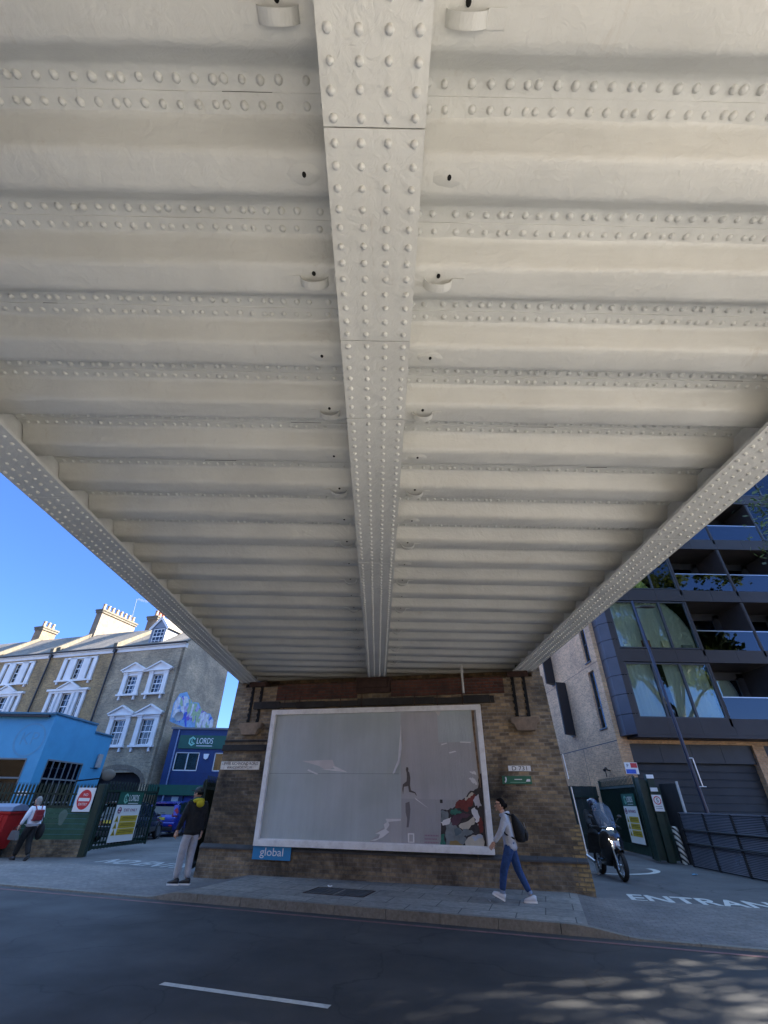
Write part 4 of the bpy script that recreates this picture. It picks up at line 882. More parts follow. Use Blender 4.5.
# graffiti on the gable: letters and blobs sprayed in blue, violet and white
def side_pt(px, py, s=0.0):
    d_ = ray(px, py); p = FT.w(s, 0); c = Vector((0, 0, EYE)); t = FT.u.dot(p - c) / FT.u.dot(d_); q = c + d_ * t - FT.o; return q.dot(FT.n), q.z
spb = [pm('spray_' + n_, c_, var=0.25, scale=5, rough=0.8) for n_, c_ in (('blue', (0.06, 0.12, 0.62)), ('violet', (0.20, 0.13, 0.55)), ('sky', (0.22, 0.42, 0.70)), ('lilac', (0.45, 0.42, 0.68)), ('lime', (0.35, 0.5, 0.32)), ('white', (0.62, 0.66, 0.74)))]
rr = random.Random(21)
gf = EF('graffiti', 'blue and violet spray painted graffiti low on the gable above the navy unit', 'graffiti', FT)
cor = [side_pt(*p) for p in ((180, 700), (207, 714), (221, 722), (219, 731), (199, 730), (184, 728))]
ys = [p[0] for p in cor]; zs = [p[1] for p in cor]
m = MB(); m.add([(0.014, y_, z_) for y_, z_ in ((0.3, 5.9), (1.2, 5.8), (2.2, 5.75), (3.4, 5.8), (4.6, 5.8), (5.0, 6.6), (4.4, 7.0), (3.5, 6.9), (2.8, 7.5), (2.0, 7.4), (1.3, 7.95), (0.6, 7.7), (0.25, 7.0))], [tuple(range(13))]); m.build('spray_colour', spb[2], gf)
for k, mt in enumerate(spb):
    m = MB()
    for j in range(15):
        u_ = rr.uniform(0, 1); yc = 0.55 + u_ * 4.3; ztop = 7.75 - 1.05 * u_ * (1 if yc < 3 else 1.1); zc = rr.uniform(6.0, ztop); n = 8; r1, r2, a0_ = rr.uniform(0.10, 0.34), rr.uniform(0.22, 0.6), rr.uniform(-0.6, 0.6)
        vv = []
        for q in range(n):
            t = 2 * math.pi * q / n; e = rr.uniform(0.5, 1.25); dy, dz = r1 * e * math.cos(t), r2 * e * math.sin(t); vv.append((0.016 + 0.0015 * (k * 11 + j) / 10, min(5.35, max(0.3, yc + dy * math.cos(a0_) - dz * math.sin(a0_))), min(ztop + .1, max(5.75, zc + dy * math.sin(a0_) + dz * math.cos(a0_)))))
        m.add(vv, [tuple(range(n))])
    m.build('spray_colour', mt, gf)
# satellite dish on the gable
sp = FT.w(0.02, 1.0, 6.25); dsh = E('satellite_dish', 'grey satellite dish on the corner of the gable beside the graffiti', 'dish', tuple(sp), FT.yaw)
m = MB(); vv = []; n = 20
for j in range(4):
    for i in range(n): t = 2 * math.pi * i / n; r_ = 0.29 * j / 3; vv.append((0.42 + 0.0, r_ * math.cos(t), r_ * math.sin(t))) if False else vv.append((0.12 * (j / 3) ** 2, r_ * math.cos(t), r_ * math.sin(t)))
m.add(vv, [(j * n + i, j * n + (i + 1) % n, (j + 1) * n + (i + 1) % n, (j + 1) * n + i) for j in range(3) for i in range(n)], True)
m.xform(Matrix.Translation((0.3, -0.25, 0)) @ Matrix.Rotation(R(-60), 4, 'Z')).build('dish', pm('grey_dish', (0.35, 0.36, 0.36), var=0.1), dsh)
m = MB(); m.tube((0, 0, -0.2), (0.3, -0.25, 0), 0.025, n=6); m.build('bracket', alu, dsh)

# ------------------------------------------------------------------ builders' merchant unit
lo = E('merchant_unit', 'navy clad trade unit with green LORDS signboard, below the graffitied gable', 'building', (-13.28, 31.5, 0))
m = MB(); m.wall(0, 8.5, -0.1, 5.35, 0, 0.15, [(1.6, 2.95, 0, 1.78), (0.55, 2.05, 3.04, 4.05), (3.0, 4.6, 3.04, 4.05), (5.4, 6.9, 3.04, 4.05)]); z = 0.1
m.build('wall', navy, lo)
m = MB()
zz = 2.45
while zz < 5.3:
    if not (3.0 < zz < 4.1 or 4.25 < zz < 5.0): m.box(0.02, 8.45, -0.012, 0.0, zz, zz + 0.02)
    zz += 0.16
m.build('board_joints', pm('navy_joint_line', (0.015, 0.03, 0.13)), lo)  # thin navy strips marking the joints between the boards
MB().box(0, 8.5, 0.3, 9, -0.1, 5.25).build('interior', void, lo)
MB().box(-0.1, 8.6, -0.1, 9.0, 5.35, 5.45).build('roof', pm('felt_roof', (0.15, 0.15, 0.16)), lo)
sg = MB().box(0.6, 3.9, -0.08, 0, 4.25, 5.0).build('signboard', lordsg, lo)
def lords(parent, x, y, z, w_, mat=None):
    mat = mat or white; hgt = w_ * 0.22
    text_at('LORDS', x + w_ * 0.16, y, z + 0.02 * w_, w=w_ * 0.68, h=hgt).build('lettering', mat, parent)
    MB().box(x - w_ * 0.17, x + w_ * 0.5, y - 0.004, y, z - hgt * 0.82, z - hgt * 0.72).build('strapline', mat, parent)
    r_ = w_ * 0.16; c = x - w_ * 0.38; m = MB(); pts = [(c + r_ * math.cos(R(a)), z + r_ * 1.15 * math.sin(R(a))) for a in range(30, 390, 60)]; inn = [(c + (p - c) * 0.62, z + (q - z) * 0.62) for p, q in pts]
    for i in range(6):
        if i == 5: continue
        j = (i + 1) % 6; m.add([(pts[i][0], y - 0.003, pts[i][1]), (pts[j][0], y - 0.003, pts[j][1]), (inn[j][0], y - 0.003, inn[j][1]), (inn[i][0], y - 0.003, inn[i][1])], [(0, 1, 2, 3)])
    m.add([(c - r_ * .2, y - 0.003, z + r_ * .5), (c - r_ * .2, y - 0.003, z - r_ * .4), (c + r_ * .4, y - 0.003, z - r_ * .4), (c + r_ * .4, y - 0.003, z - r_ * .15), (c, y - 0.003, z - r_ * .15), (c, y - 0.003, z + r_ * .5)], [tuple(range(6))])
    m.build('logo', pm('mint_print', (0.25, 0.55, 0.45), var=0.05), parent)
lords(sg, 2.0, -0.083, 4.66, 1.5)
MB().box(-0.6, 8.6, -0.14, 0, 1.77, 2.3).build('fascia_band', lordsg, lo)
for a, b in ((0.55, 2.05), (3.0, 4.6), (5.4, 6.9)):
    f = MB(); z0_, z1_ = 3.04, 4.05
    for x in (a, (a + b) / 2 + 0.0, b - 0.05): f.box(x, x + 0.05, 0.02, 0.09, z0_, z1_)
    f.box(a, b, 0.02, 0.09, z0_, z0_ + 0.05); f.box(a, b, 0.02, 0.09, z1_ - 0.05, z1_); w_ = f.build('window', white, lo); MB().box(a + 0.02, b, 0.05, 0.055, z0_, z1_).build('pane', glass, w_)
MB().box(3.1, 4.8, -0.02, 0.03, 0, 1.74).build('roller_door', pm('pale_lilac_door', (0.40, 0.43, 0.55), var=0.1), lo)
MB().box(1.65, 2.9, 0.05, 0.09, 0, 1.74).build('door', pm('navy_door', (0.02, 0.04, 0.2)), lo)
MB().box(0.95, 1.35, -0.03, 0.0, 1.2, 1.7).build('notice', pm('pale_notice', (0.35, 0.42, 0.5)), lo)
m = MB(); m.tube((0.45, -0.06, 0.1), (0.45, -0.06, 5.3), 0.045, n=6)
for k in range(26): m.tube((0.45, -0.06, 0.3 + k * 0.19), (0.45, -0.06, 0.36 + k * 0.19), 0.052, n=6)
m.build('drainpipe', pm('blue_grey_pipe', (0.2, 0.26, 0.42)), lo)
al = E('alarm_box', 'white alarm box between the upper windows of the navy unit', 'alarm', (-13.28 + 2.5, 31.48, 3.85))
MB().prism([(-0.17, 0.12), (0.17, 0.12), (0.13, -0.12), (0, -0.2), (-0.13, -0.12)], 'y', -0.08, 0).build('case', white, al, bevel=0.01)

# ------------------------------------------------------------------ sky blue corner building
bb = E('blue_building', 'sky blue painted single storey building with dark barred windows at the far left', 'building', (-14.74, 22.0, 0))
m = MB(); fw_ = [(-12.3, -9.9, 0.6, 2.95), (-8.9, -5.8, 0.6, 2.95), (-4.6, -0.49 - 1.0 + 0.95, 0.6, 2.95)]
m.wall(-14, 0, -0.1, 4.72, 0, 0.2, fw_, caps=False)
m.build('front_wall', bluew, bb)
def rotz90(mb):  # local wall along x facing -y -> wall along +y facing +x, starting at the corner
    return mb.xform(Matrix(((0, -1, 0, 0), (1, 0, 0, 0), (0, 0, 1, 0), (0, 0, 0, 1))))
sw = [(0.55, 3.35, 0.6, 2.98)]
m = MB(); m.wall(0, 3.45 + 0.05, -0.1, 4.75, 0, 0.2, [(0.6, 3.35, 0.6, 2.97)], caps=False); m.wall(3.5, 5.3, -0.1, 4.4, 0, 0.2, []); rotz90(m); m.build('side_wall', bluew, bb)
MB().box(-14, -0.25, 0.25, 5.2, -0.1, 4.3).build('rooms_behind', void, bb)
m = MB(); m.box(-14, -0.0, -0.12, 0.25, 4.72, 4.8); m.box(-0.2, 0.06, 0.0, 3.5, 4.75, 4.83); m.box(-0.2, 0.06, 3.5, 5.35, 4.4, 4.47); m.build('parapet_cap', pm('dull_teal_capping', (0.06, 0.16, 0.24), var=0.2), bb)
m = MB(); m.box(-2.9, -0.2, -0.2, -0.06, 4.6, 4.68); m.box(-14, -3.2, -0.2, -0.06, 4.35, 4.42); m.build('dark_trim', black, bb)
def bars(parent, a, b, z0_, z1_, rot, nv=7):
    m = MB()
    for k in range(nv + 1): x = a + (b - a) * k / nv; m.box(x - 0.02, x + 0.02, -0.02, 0.02, z0_, z1_)
    for z in (z0_, z0_ + (z1_ - z0_) * 0.33, z0_ + (z1_ - z0_) * 0.7, z1_): m.box(a, b, -0.03, 0.03, z - 0.03, z + 0.03)
    if rot: rotz90(m)
    w_ = m.build('window', pm('grey_window_bars', (0.16, 0.18, 0.19), var=0.1), parent)
    m = MB(); m.box(a, b, 0.08, 0.09, z0_, z1_); (rotz90(m) if rot else m).build('pane', glassd, w_)
for w_ in fw_: bars(bb, *w_, False, 3)
bars(bb, 0.6, 3.35, 0.6, 2.97, True, 6)
# faded round logo with the letters, and the small white plate
m = MB(); n = 40; cxl, czl = -0.05, 0
FB = Frame(-14.74, 22.0, 0)
lc = FB.at(29.5, 739.5)
vv = []
for i in range(n + 1):
    t = 2 * math.pi * i / n
    for r_ in (0.60, 0.68): vv.append((lc[0] + r_ * math.cos(t), -0.006, lc[1] + r_ * math.sin(t)))
m.add(vv, [(2 * i, 2 * i + 1, 2 * i + 3, 2 * i + 2) for i in range(n)]); m.build('faded_logo_ring', blued, bb)
text_at('KP', lc[0], -0.006, lc[1] + 0.05, w=0.75, h=0.5).build('faded_logo', blued, bb)
a = FB.at(16.5, 791); b = FB.at(28, 795.5); MB().box(a[0], b[0], -0.02, 0, b[1], a[1]).build('name_plate', white, bb)
# bracket lamp and floodlight on its side wall
t = E('floodlight', 'small grey floodlight on a bracket on the side of the blue building', 'lamp', (-14.74, 26.6, 2.9))
m = MB(); m.box(0.05, 0.12, -0.2, 0.2, 0.0, 0.6); m.build('lamp_head', pm('grey_dish', (0.35, 0.36, 0.36)), t); m = MB(); m.tube((0, 0, 0.0), (0.08, 0, 0.1), 0.02, n=6); m.tube((0, -0.5, -0.05), (0, 0.3, -0.05), 0.015, n=6); m.build('bracket', black, t)
t = E('convex_mirror', 'round convex mirror seen from behind, on the dark gate post by the archway', 'mirror', tuple(FT.w(-3.45, -9.6, 0)), FT.yaw)
t.location = (-12.9, 24.6, 2.5)
m = MB(); m.ball((0, 0, 0), (0.30, 0.08, 0.24), 20, 10); m.build('mirror_back', pm('tan_mirror_back', (0.15, 0.125, 0.09), var=0.15), t, rot=(0, 0, R(35))); m = MB(); m.tube((-1.84, 0, -0.25), (0, 0.05, -0.1), 0.03, n=6); m.build('bracket', black, t)

# ------------------------------------------------------------------ left boundary: dwarf wall, boards, palisade, gate
FL = Frame(-9.4917, 17.9111, 8.84)
wl = EF('boundary_wall', 'low dark brick wall topped with faded green boards and palisade railings', 'wall', FL)
MB().box(-7, 0.05, 0, 0.25, -0.1, 0.44).build('brick_base', plinthb, wl)
m = MB(); 
for k in range(6): m.box(-7, 0.0, 0.08, 0.12, 0.44 + k * 0.14, 0.575 + k * 0.14)
m.build('green_boards', greenb, wl)
m = MB(); m.box(-7, 0.0, 0.1, 0.13, 1.28, 1.32); m.build('rail', greenp, wl)
for (cx_, rx_, rz_, cz_) in ((-0.95, 0.12, 0.22, 1.03),):
    m = MB(); m.add([(cx_ + rx_ * math.cos(R(a)) * (1 + 0.25 * math.sin(3 * R(a))), 0.077, cz_ + rz_ * math.sin(R(a))) for a in range(0, 360, 24)], [tuple(range(15))]); m.build('pale_stain', pm('pale_green_stain', (0.10, 0.15, 0.12), var=0.3), wl)
def palisade(parent, a, b, z0_, z1_, y=0.0, step=0.145, mat=None, name='palisade'):
    m = MB(); x = a + step / 2
    while x < b:
        w_ = 0.033; m.box(x - w_, x + w_, y - 0.004, y + 0.004, z0_, z1_ - 0.1); m.box(x - 0.006, x + 0.006, y - 0.02, y - 0.004, z0_, z1_ - 0.1)
        for dx in (-0.022, 0, 0.022): m.prism([(x + dx - 0.011, z1_ - 0.1), (x + dx + 0.011, z1_ - 0.1), (x + dx * 1.6, z1_)], 'y', y - 0.004, y + 0.004)
        x += step
    for z in (z0_ + 0.18, z1_ - 0.32): m.box(a, b, y + 0.004, y + 0.045, z - 0.025, z + 0.025)
    return m.build(name, mat or greenp, parent)
palisade(wl, -7, -0.1, 1.15, 2.0, 0.2, 0.115)
m = MB(); m.box(-0.1, 0.1, -0.02, 0.22, 0, 1.99); m.build('post', greenp, wl, bevel=0.006)
rr = random.Random(2); m = MB()
for k in range(60): # ivy scraps showing pale between the railings
    pass
t, w, h = wall_sign('no_entry_sign', 'white panel with red disc and NO ENTRY lettering on the green boards', FL, -0.72, -0.17, 1.19, 1.87, 0.05, white)
redm = pm('sign_red', (0.55, 0.03, 0.04), var=0.08, rough=0.45)
m = MB(); m.add([(0.215 * math.cos(R(a)), -0.022, 0.285 * math.sin(R(a))) for a in range(0, 360, 12)], [tuple(range(30))]); m.build('red_disc', redm, t)
MB().box(-0.17, 0.17, -0.026, -0.022, -0.045, 0.045).build('white_bar', white, t)
text_at('NO', 0.01, -0.026, 0.14, w=0.14, h=0.075).build('lettering', white, t); text_at('ENTRY', 0, -0.026, -0.13, w=0.27, h=0.075).build('lettering', white, t)
yel = pm('warning_yellow', (0.50, 0.36, 0.03), var=0.1, rough=0.5); purp = pm('maroon_print', (0.22, 0.05, 0.12), var=0.1)
def gate_board(t, w, h, word, headz):
    """white information board with a green header above; t sits at the centre of the white board, facing -y"""
    MB().box(-w, w, -0.02, 0, h + 0.01, headz).build('header', greenp if False else lordsg, t)
    lords(t, 0.02, -0.024, (h + headz) / 2, w * 1.25)
    z = h - 0.16; m = MB(); m.torus((-w + 0.2, -0.024, z), (0, 1, 0), 0.085, 0.014, 20, 6); m.box(-w + 0.09, -w + 0.31, -0.03, -0.021, z - 0.018, z + 0.018); m.build('symbol', purp, t)
    text_at(word, 0.14, -0.024, z, w=w * 1.1, h=0.09).build('lettering', purp, t)
    for k in range(3):
        z = h - 0.42 - k * (2 * h - 0.5) / 3 * 0.98
        m = MB(); m.prism([(-w + 0.08, z - 0.09), (-w + 0.29, z - 0.09), (-w + 0.185, z + 0.10)], 'y', -0.026, -0.021); q = m.build('warning_triangle', yel, t)
        m = MB(); m.prism([(-w + 0.15, z - 0.065), (-w + 0.22, z - 0.065), (-w + 0.19, z + 0.045)], 'y', -0.029, -0.026); m.build('triangle_mark', black, q)
        m = MB(); m.box(-w + 0.36, w - 0.06, -0.026, -0.021, z - 0.09, z + 0.09); q = m.build('warning_panel', yel, t)
        m = MB(); m.box(-w + 0.5, w - 0.2, -0.029, -0.026, z + 0.025, z + 0.042); m.box(-w + 0.43, w - 0.13, -0.029, -0.026, z - 0.02, z - 0.005); m.build('small_print', pm('olive_print', (0.12, 0.09, 0.02)), q)
FG = Frame(-9.6384, 18.5222, 81.66)
def to_right(fr): return fr
gt = EF('palisade_gate', 'dark green palisade gate leaf standing open beside the NO ENTRY lettering', 'gate', FG)
def gate_leaf(g_, L_, H_):
    palisade(g_, 0.06, L_ - 0.06, 0.12, H_, 0.0, 0.17, name='pales')
    m = MB()
    for x in (0.0, L_ - 0.07): m.box(x, x + 0.07, -0.035, 0.035, 0.1, H_ - 0.1)
    m.box(0.07, L_ - 0.07, -0.03, 0.03, 0.14, 0.22); m.box(0.07, L_ - 0.07, -0.03, 0.03, H_ - 0.33, H_ - 0.26); m.build('gate_frame', greenp, g_)
gate_leaf(gt, 3.3, 2.1)
# the gate's visible face looks towards +x: board stands on local -y side
def board_on(fr, name, label, xa, xb, za, zb, word, headz, y=-0.045):
    t = E(name, label, 'sign', tuple(fr.w((xa + xb) / 2, y, (za + zb) / 2)), fr.yaw); w_, h_ = (xb - xa) / 2, (zb - za) / 2
    MB().box(-w_, w_, -0.02, 0, -h_, h_).build('plate', white, t); gate_board(t, w_, h_, word, headz - (za + zb) / 2); return t
board_on(FG, 'gate_notice_board', 'white EXIT ONLY board with yellow warnings and green LORDS header on the left gate', 0.80, 2.25, 0.27, 1.38, 'EXIT ONLY', 1.78)
# dark green leaf against the abutment's left corner
g2 = E('palisade_gate', 'dark green gate leaf folded against the left corner of the abutment', 'gate', (-4.66, 14.0, 0), R(94)); gate_leaf(g2, 3.2, 2.15); MB().box(-0.03, 3.2, 0.03, 0.05, 0.25, 2.0).build('sheet_panel', greenp, g2)

# red wheeled bin
bn = E('wheeled_bin', 'large red wheeled waste bin with grey lid at the left edge', 'bin', (-12.15, 17.05, 0), R(9))
redbin = pm('red_bin_plastic', (0.42, 0.012, 0.016), var=0.12, scale=2, rough=0.45, dirt=0.2)
m = MB(); v = []
for z, wx, wy in ((0.22, 0.52, 0.38), (0.5, 0.58, 0.44), (1.1, 0.66, 0.5), (1.14, 0.7, 0.54), (1.2, 0.7, 0.54)): v += [(-wx, -wy, z), (wx, -wy, z), (wx, wy, z), (-wx, wy, z)]
m.add(v, [(3, 2, 1, 0)] + [(4 * k + i, 4 * k + (i + 1) % 4, 4 * k + 4 + (i + 1) % 4, 4 * k + 4 + i) for k in range(4) for i in range(4)] + [(16, 17, 18, 19)])
for k in range(5): m.box(-0.5 + k * 0.24, -0.46 + k * 0.24, -0.53, -0.40, 0.55, 1.1)
m.build('bin_body', redbin, bn, bevel=0.012)
m = MB(); m.prism([(-0.56, 1.2), (0.56, 1.2), (0.56, 1.24), (0.3, 1.36), (-0.1, 1.40), (-0.5, 1.32)], 'x', -0.72, 0.72); m.build('lid', pm('grey_blue_lid', (0.16, 0.19, 0.28), var=0.1, rough=0.5), bn, bevel=0.01)
for sx in (-1, 1):
    for sy in (-1, 1):
        q = E('castor', None, None, (0, 0, 0)); 
        bpy.data.objects.remove(q)
        m = MB(); m.torus((sx * 0.42, sy * 0.3, 0.1), (0, 1, 0), 0.075, 0.028, 16, 6); m.tube((sx * 0.42, sy * 0.3 - 0.02, 0.1), (sx * 0.42, sy * 0.3 + 0.02, 0.1), 0.06, n=12); m.box(sx * 0.42 - 0.03, sx * 0.42 + 0.03, sy * 0.3 - 0.05, sy * 0.3 + 0.05, 0.16, 0.25); m.build('castor', rubber, bn)
for x_, z_ in ((0.1, 0.95), (-0.25, 0.8)): MB().box(x_, x_ + 0.14, -0.56, -0.50, z_, z_ + 0.08).build('sticker', white, bn)

# ================================================================== RIGHT: APARTMENT BUILDING
AX, AY = 10.73, 22.0
ap = E('apartment_building', 'brown brick apartment block with dark metal clad floors and glass balconies', 'building', (AX, AY, 0))
WID, BD, TOP = 26.0, 40.0, 28.7
sidew = [(0.62, 1.35, 4.68, 7.3), (0.62, 1.3, 7.75, 10.1), (0.62, 1.3, 11.0, 13.2), (4.45, 4.95, 4.8, 7.5), (5.9, 6.4, 7.75, 10.1), (10.5, 11.2, 4.7, 7.3), (10.5, 11.2, 7.75, 10.1)]
m = MB(); m.wall(-BD, 0, -0.1, TOP, 0, 0.3, [(-b, -a, c, d_) for a, b, c, d_ in sidew], caps=False)
m.xform(Matrix(((0, 1, 0, 0), (-1, 0, 0, 0), (0, 0, 1, 0), (0, 0, 0, 1)))); m.build('side_wall', aptb, ap)
MB().box(0.35, WID, 1.8, BD, -0.1, TOP - 0.1).build('core', void, ap)
m = MB(); m.box(-0.005, 0.0, -0.0, BD, 4.05, 4.085); m.box(-0.005, 0.0, 3.85, 3.88, 0, 4.05); m.box(-0.005, 0, 0.02, BD, 7.56, 7.575); m.build('movement_joint', black, ap)
# front ground floor
m = MB(); m.wall(0, WID, -0.1, 4.2, 0, 0.35, [(0.52, 6.05, -0.1, 3.95), (6.55, 12.1, -0.1, 3.95), (12.6, 18.1, -0.1, 3.95), (18.6, 24.1, -0.1, 3.95)], caps=False); m.build('front_wall', aptb2, ap)
m = MB(); m.wall(0, 0.9, 4.2, TOP, 0, 0.3, [], caps=False); m.build('front_wall', aptb2, ap)
for a in (0.52, 6.55, 12.6, 18.6):
    b = a + 5.52; m = MB(); z = 0.0
    m.box(a, b, 0.30, 0.34, 0, 3.2)
    while z < 3.1: m.prism([(0.30, z), (0.288, z + 0.02), (0.288, z + 0.25), (0.30, z + 0.27)], 'x', a, b); z += 0.29
    m.build('roller_shutter', shutter, ap)
    m = MB()
    for k in range(4): m.box(a + k * 1.38 + 0.006, a + (k + 1) * 1.38 - 0.006, 0.12, 0.2, 3.22, 3.95)
    m.build('shutter_header', pm('header_panel', (0.03, 0.034, 0.038), var=0.1, rough=0.5), ap)
# cladding volume: fascias, corner, windows and balconies. local y=-1 is its face
FY = -1.0
LV = [4.22 + 3.07 * k for k in range(9)]
def PS(m, ap_):
    """two screens of one balcony become two parts"""
    for k_ in range(0, len(m.v), 8):
        q_ = MB(); q_.v = m.v[k_:k_ + 8]; q_.f = [list(f) for f in m.f[:6]]; q_.sm = [False] * 6; q_.mi = [0] * 6; q_.build('party_screen', clad, ap_)
def bay_layout():
    x = 0.8; out = []
    while x < WID - 3:
        out.append(('w', x, x + 3.9)); x += 4.0
        for _ in range(2):
            if x + 2.85 < WID: out.append(('b', x, x + 2.82)); x += 2.92
    return out
bays = bay_layout(); xe = bays[-1][2] + 0.1
for k, z in enumerate(LV[:8]):
    m = MB(); th = 0.66 if k == 0 else 0.62; x = 0.5
    while x < xe:
        b_ = min(x + 1.45, xe); m.box(x + 0.004, b_ - 0.004, FY, FY + 0.1, z + (0 if k == 0 else 0.02), z + th); x += 1.45
    m.build('fascia', clad, ap)
    m = MB(); m.box(0.5, xe, FY + 0.1, 1.8, z + 0.05, z + 0.35); m.build('floor_slab', clad, ap)
MB().box(0.3, xe, FY, 1.8, LV[8] + 0.02, LV[8] + 0.4).build('roof_edge', clad, ap)
# corner: front margin strip and slanted side panels
for k in range(30):
    z = LV[0] + k * 0.83
    if z > LV[8]: break
    zt = min(z + 0.808, LV[8] + 0.02)
    m = MB(); m.add([(0.5, FY, z), (0.20, FY + 0.42, z), (0.20, 0, z), (0.5, FY, zt), (0.20, FY + 0.42, zt), (0.20, 0, zt)], [(0, 3, 4, 1), (1, 4, 5, 2)]); m.add([(0.5, FY, z), (0.20, FY + .42, z), (0.2, 0, z), (0.5, 0, z)], [(3, 2, 1, 0)]); m.build('corner_panel', clad2, ap)
    MB().box(0.504, 0.78, FY + 0.004, FY + 0.06, z + 0.004, zt - 0.004).build('margin_panel', clad, ap)
MB().box(0.5, xe, FY, 0.0, 4.10, 4.215).build('soffit', clad, ap)
rr = random.Random(31)
mull = pm('window_frame_grey', (0.035, 0.038, 0.045), var=0.1, rough=0.4)
lampw = emis('downlight_glow', (1, 0.98, 0.9), 1.2)
cl_i = 0
for k, z in enumerate(LV[:8]):
    z0_, z1_ = z + 0.66, z + 3.05
    for bi, (t_, a, b) in enumerate(bays):
        if t_ == 'w':
            n = 3; ww = (b - a) / n; f = MB()
            for i in range(n + 1): x = a + ww * i; f.box(x - (0.05 if i in (0, n) else 0.045), x + 0.045, FY + 0.02, FY + 0.14, z0_, z1_)
            f.box(a, b, FY + 0.03, FY + 0.13, z1_ - 0.06, z1_); f.box(a, b, FY + 0.03, FY + 0.13, z0_, z0_ + 0.05); w_ = f.build('window', mull, ap)
            for i in range(n): MB().box(a + ww * i + 0.045, a + ww * (i + 1) - 0.045, FY + 0.07, FY + 0.08, z0_ + 0.05, z1_ - 0.06).build('pane', glass, w_)
            c = MB(); nn = 60; cm = curty if (k == 2 and bi == 0) else curt; gaps = rr.random() < 0.5
            vv = []
            for i in range(nn + 1):
                x = a + (b - a) * i / nn; y = FY + 0.32 + 0.045 * math.sin(i * 1.9) + 0.02 * math.sin(i * 0.7); vv += [(x, y, z0_), (x, y, z1_)]
            c.add(vv, [(2 * i, 2 * i + 2, 2 * i + 3, 2 * i + 1) for i in range(nn) if not (gaps and 22 < i < 30)], True); c.build('curtain', cm, w_)
            if k == 1:
                for q in range(4): x = a + 0.3 + q * 0.95; MB().box(x, x + rr.uniform(0.3, 0.6), FY + 0.16, FY + 0.26, z0_, z0_ + rr.uniform(0.2, 0.5)).build('sill_clutter', (white, redp, creamp, greyp)[q], w_)
        else:
            # recess: side walls, back glazing, ceiling
            m = MB(); m.box(a - 0.08, a + 0.02, FY, 0.9, z + 0.35, z1_ + 0.0); m.box(b - 0.02, b + 0.02, FY + 0.02, 0.9, z + 0.35, z1_); PS(m, ap)
            f = MB(); n = 2; x0_, x1_ = a + 0.1, b - 0.35; ww = (x1_ - x0_) / n
            for i in range(n + 1): f.box(x0_ + ww * i - 0.05, x0_ + ww * i + 0.05, 0.8, 0.9, z + 0.4, z1_ - 0.2)
            f.box(x0_, x1_, 0.8, 0.9, z1_ - 0.32, z1_ - 0.2); f.box(x1_, b, 0.8, 0.9, z + 0.35, z1_); f.box(a, b, 0.8, 0.9, z1_ - 0.2, z1_ + 0.05); w_ = f.build('window', mull, ap)
            for i in range(n): MB().box(x0_ + ww * i + 0.05, x0_ + ww * (i + 1) - 0.05, 0.84, 0.85, z + 0.35, z1_ - 0.32).build('pane', glass, w_)
            c = MB(); nn = 40; vv = []; cm = curtr if (k == 2 and bi == 1) else curt
            for i in range(nn + 1): x = x0_ + (x1_ - x0_) * i / nn; y = 0.98 + 0.04 * math.sin(i * 2.1); vv += [(x, y, z + 0.35), (x, y, z1_)]
            lo_, hi_ = (0, 24) if (bi + k) % 3 == 0 else (0, 40)
            c.add(vv, [(2 * i, 2 * i + 2, 2 * i + 3, 2 * i + 1) for i in range(nn) if lo_ <= i < hi_ or cm is curtr], True); c.build('curtain', cm, w_)
            gb = MB(); gb.box(a + 0.02, b - 0.02, FY + 0.03, FY + 0.045, z + 0.62, z + 1.55); g_ = gb.build('balustrade', glassb, ap)
            MB().box(a + 0.02, b - 0.02, FY + 0.015, FY + 0.06, z + 1.55, z + 1.585).build('handrail', alu, g_)
            MB().tube(((a + b) / 2, 0.0, z1_ + 0.23), ((a + b) / 2, 0.0, z1_ + 0.19), 0.09, n=14).build('downlight', lampw if k < 5 else alu, ap)
            if (bi + k) % 3 == 0: m = MB(); m.box(a + 0.9, a + 1.5, 0.1, 0.6, z + 0.35, z + 1.0); m.box(a + 0.9, a + 0.96, 0.1, 0.6, z + 1.0, z + 1.4); m.build('balcony_chair', creamp if k == 1 else alu, ap)
# protruding metal oriel panels and slot windows on the side wall
for a, b, c, d_ in sidew:
    nar = (b - a) > 0.6
    f = MB(); f.box(0.10, 0.2, a, a + 0.05, c, d_); f.box(0.10, 0.2, b - 0.05, b, c, d_); f.box(0.10, 0.2, a, b, c, c + 0.05); f.box(0.10, 0.2, a, b, d_ - 0.05, d_); f.box(0.1, 0.2, a, b, c + 0.9, c + 0.94); w_ = f.build('window', mull, ap)
    MB().box(0.14, 0.15, a + 0.05, b - 0.05, c + 0.05, d_ - 0.05).build('pane', glass if nar else glassd, w_)
    MB().box(-0.06, 0.12, a - 0.02, b + 0.02, c - 0.05, c).build('window_sill', mull, w_)
    if not nar:
        m = MB(); m.add([(-0.01, b, c), (-0.62, a - 0.05, c), (-0.60, a - 0.15, c), (-0.01, a - 0.02, c), (-0.01, b, d_), (-0.62, a - 0.05, d_), (-0.60, a - 0.15, d_), (-0.01, a - 0.02, d_)], [(3, 2, 1, 0), (4, 5, 6, 7), (0, 1, 5, 4), (1, 2, 6, 5), (2, 3, 7, 6)]); m.build('privacy_fin', clad, ap)
MB().box(0, WID, 1.5, BD, TOP, TOP + 0.15).build('roof', pm('felt_roof', (0.15, 0.15, 0.16)), ap)

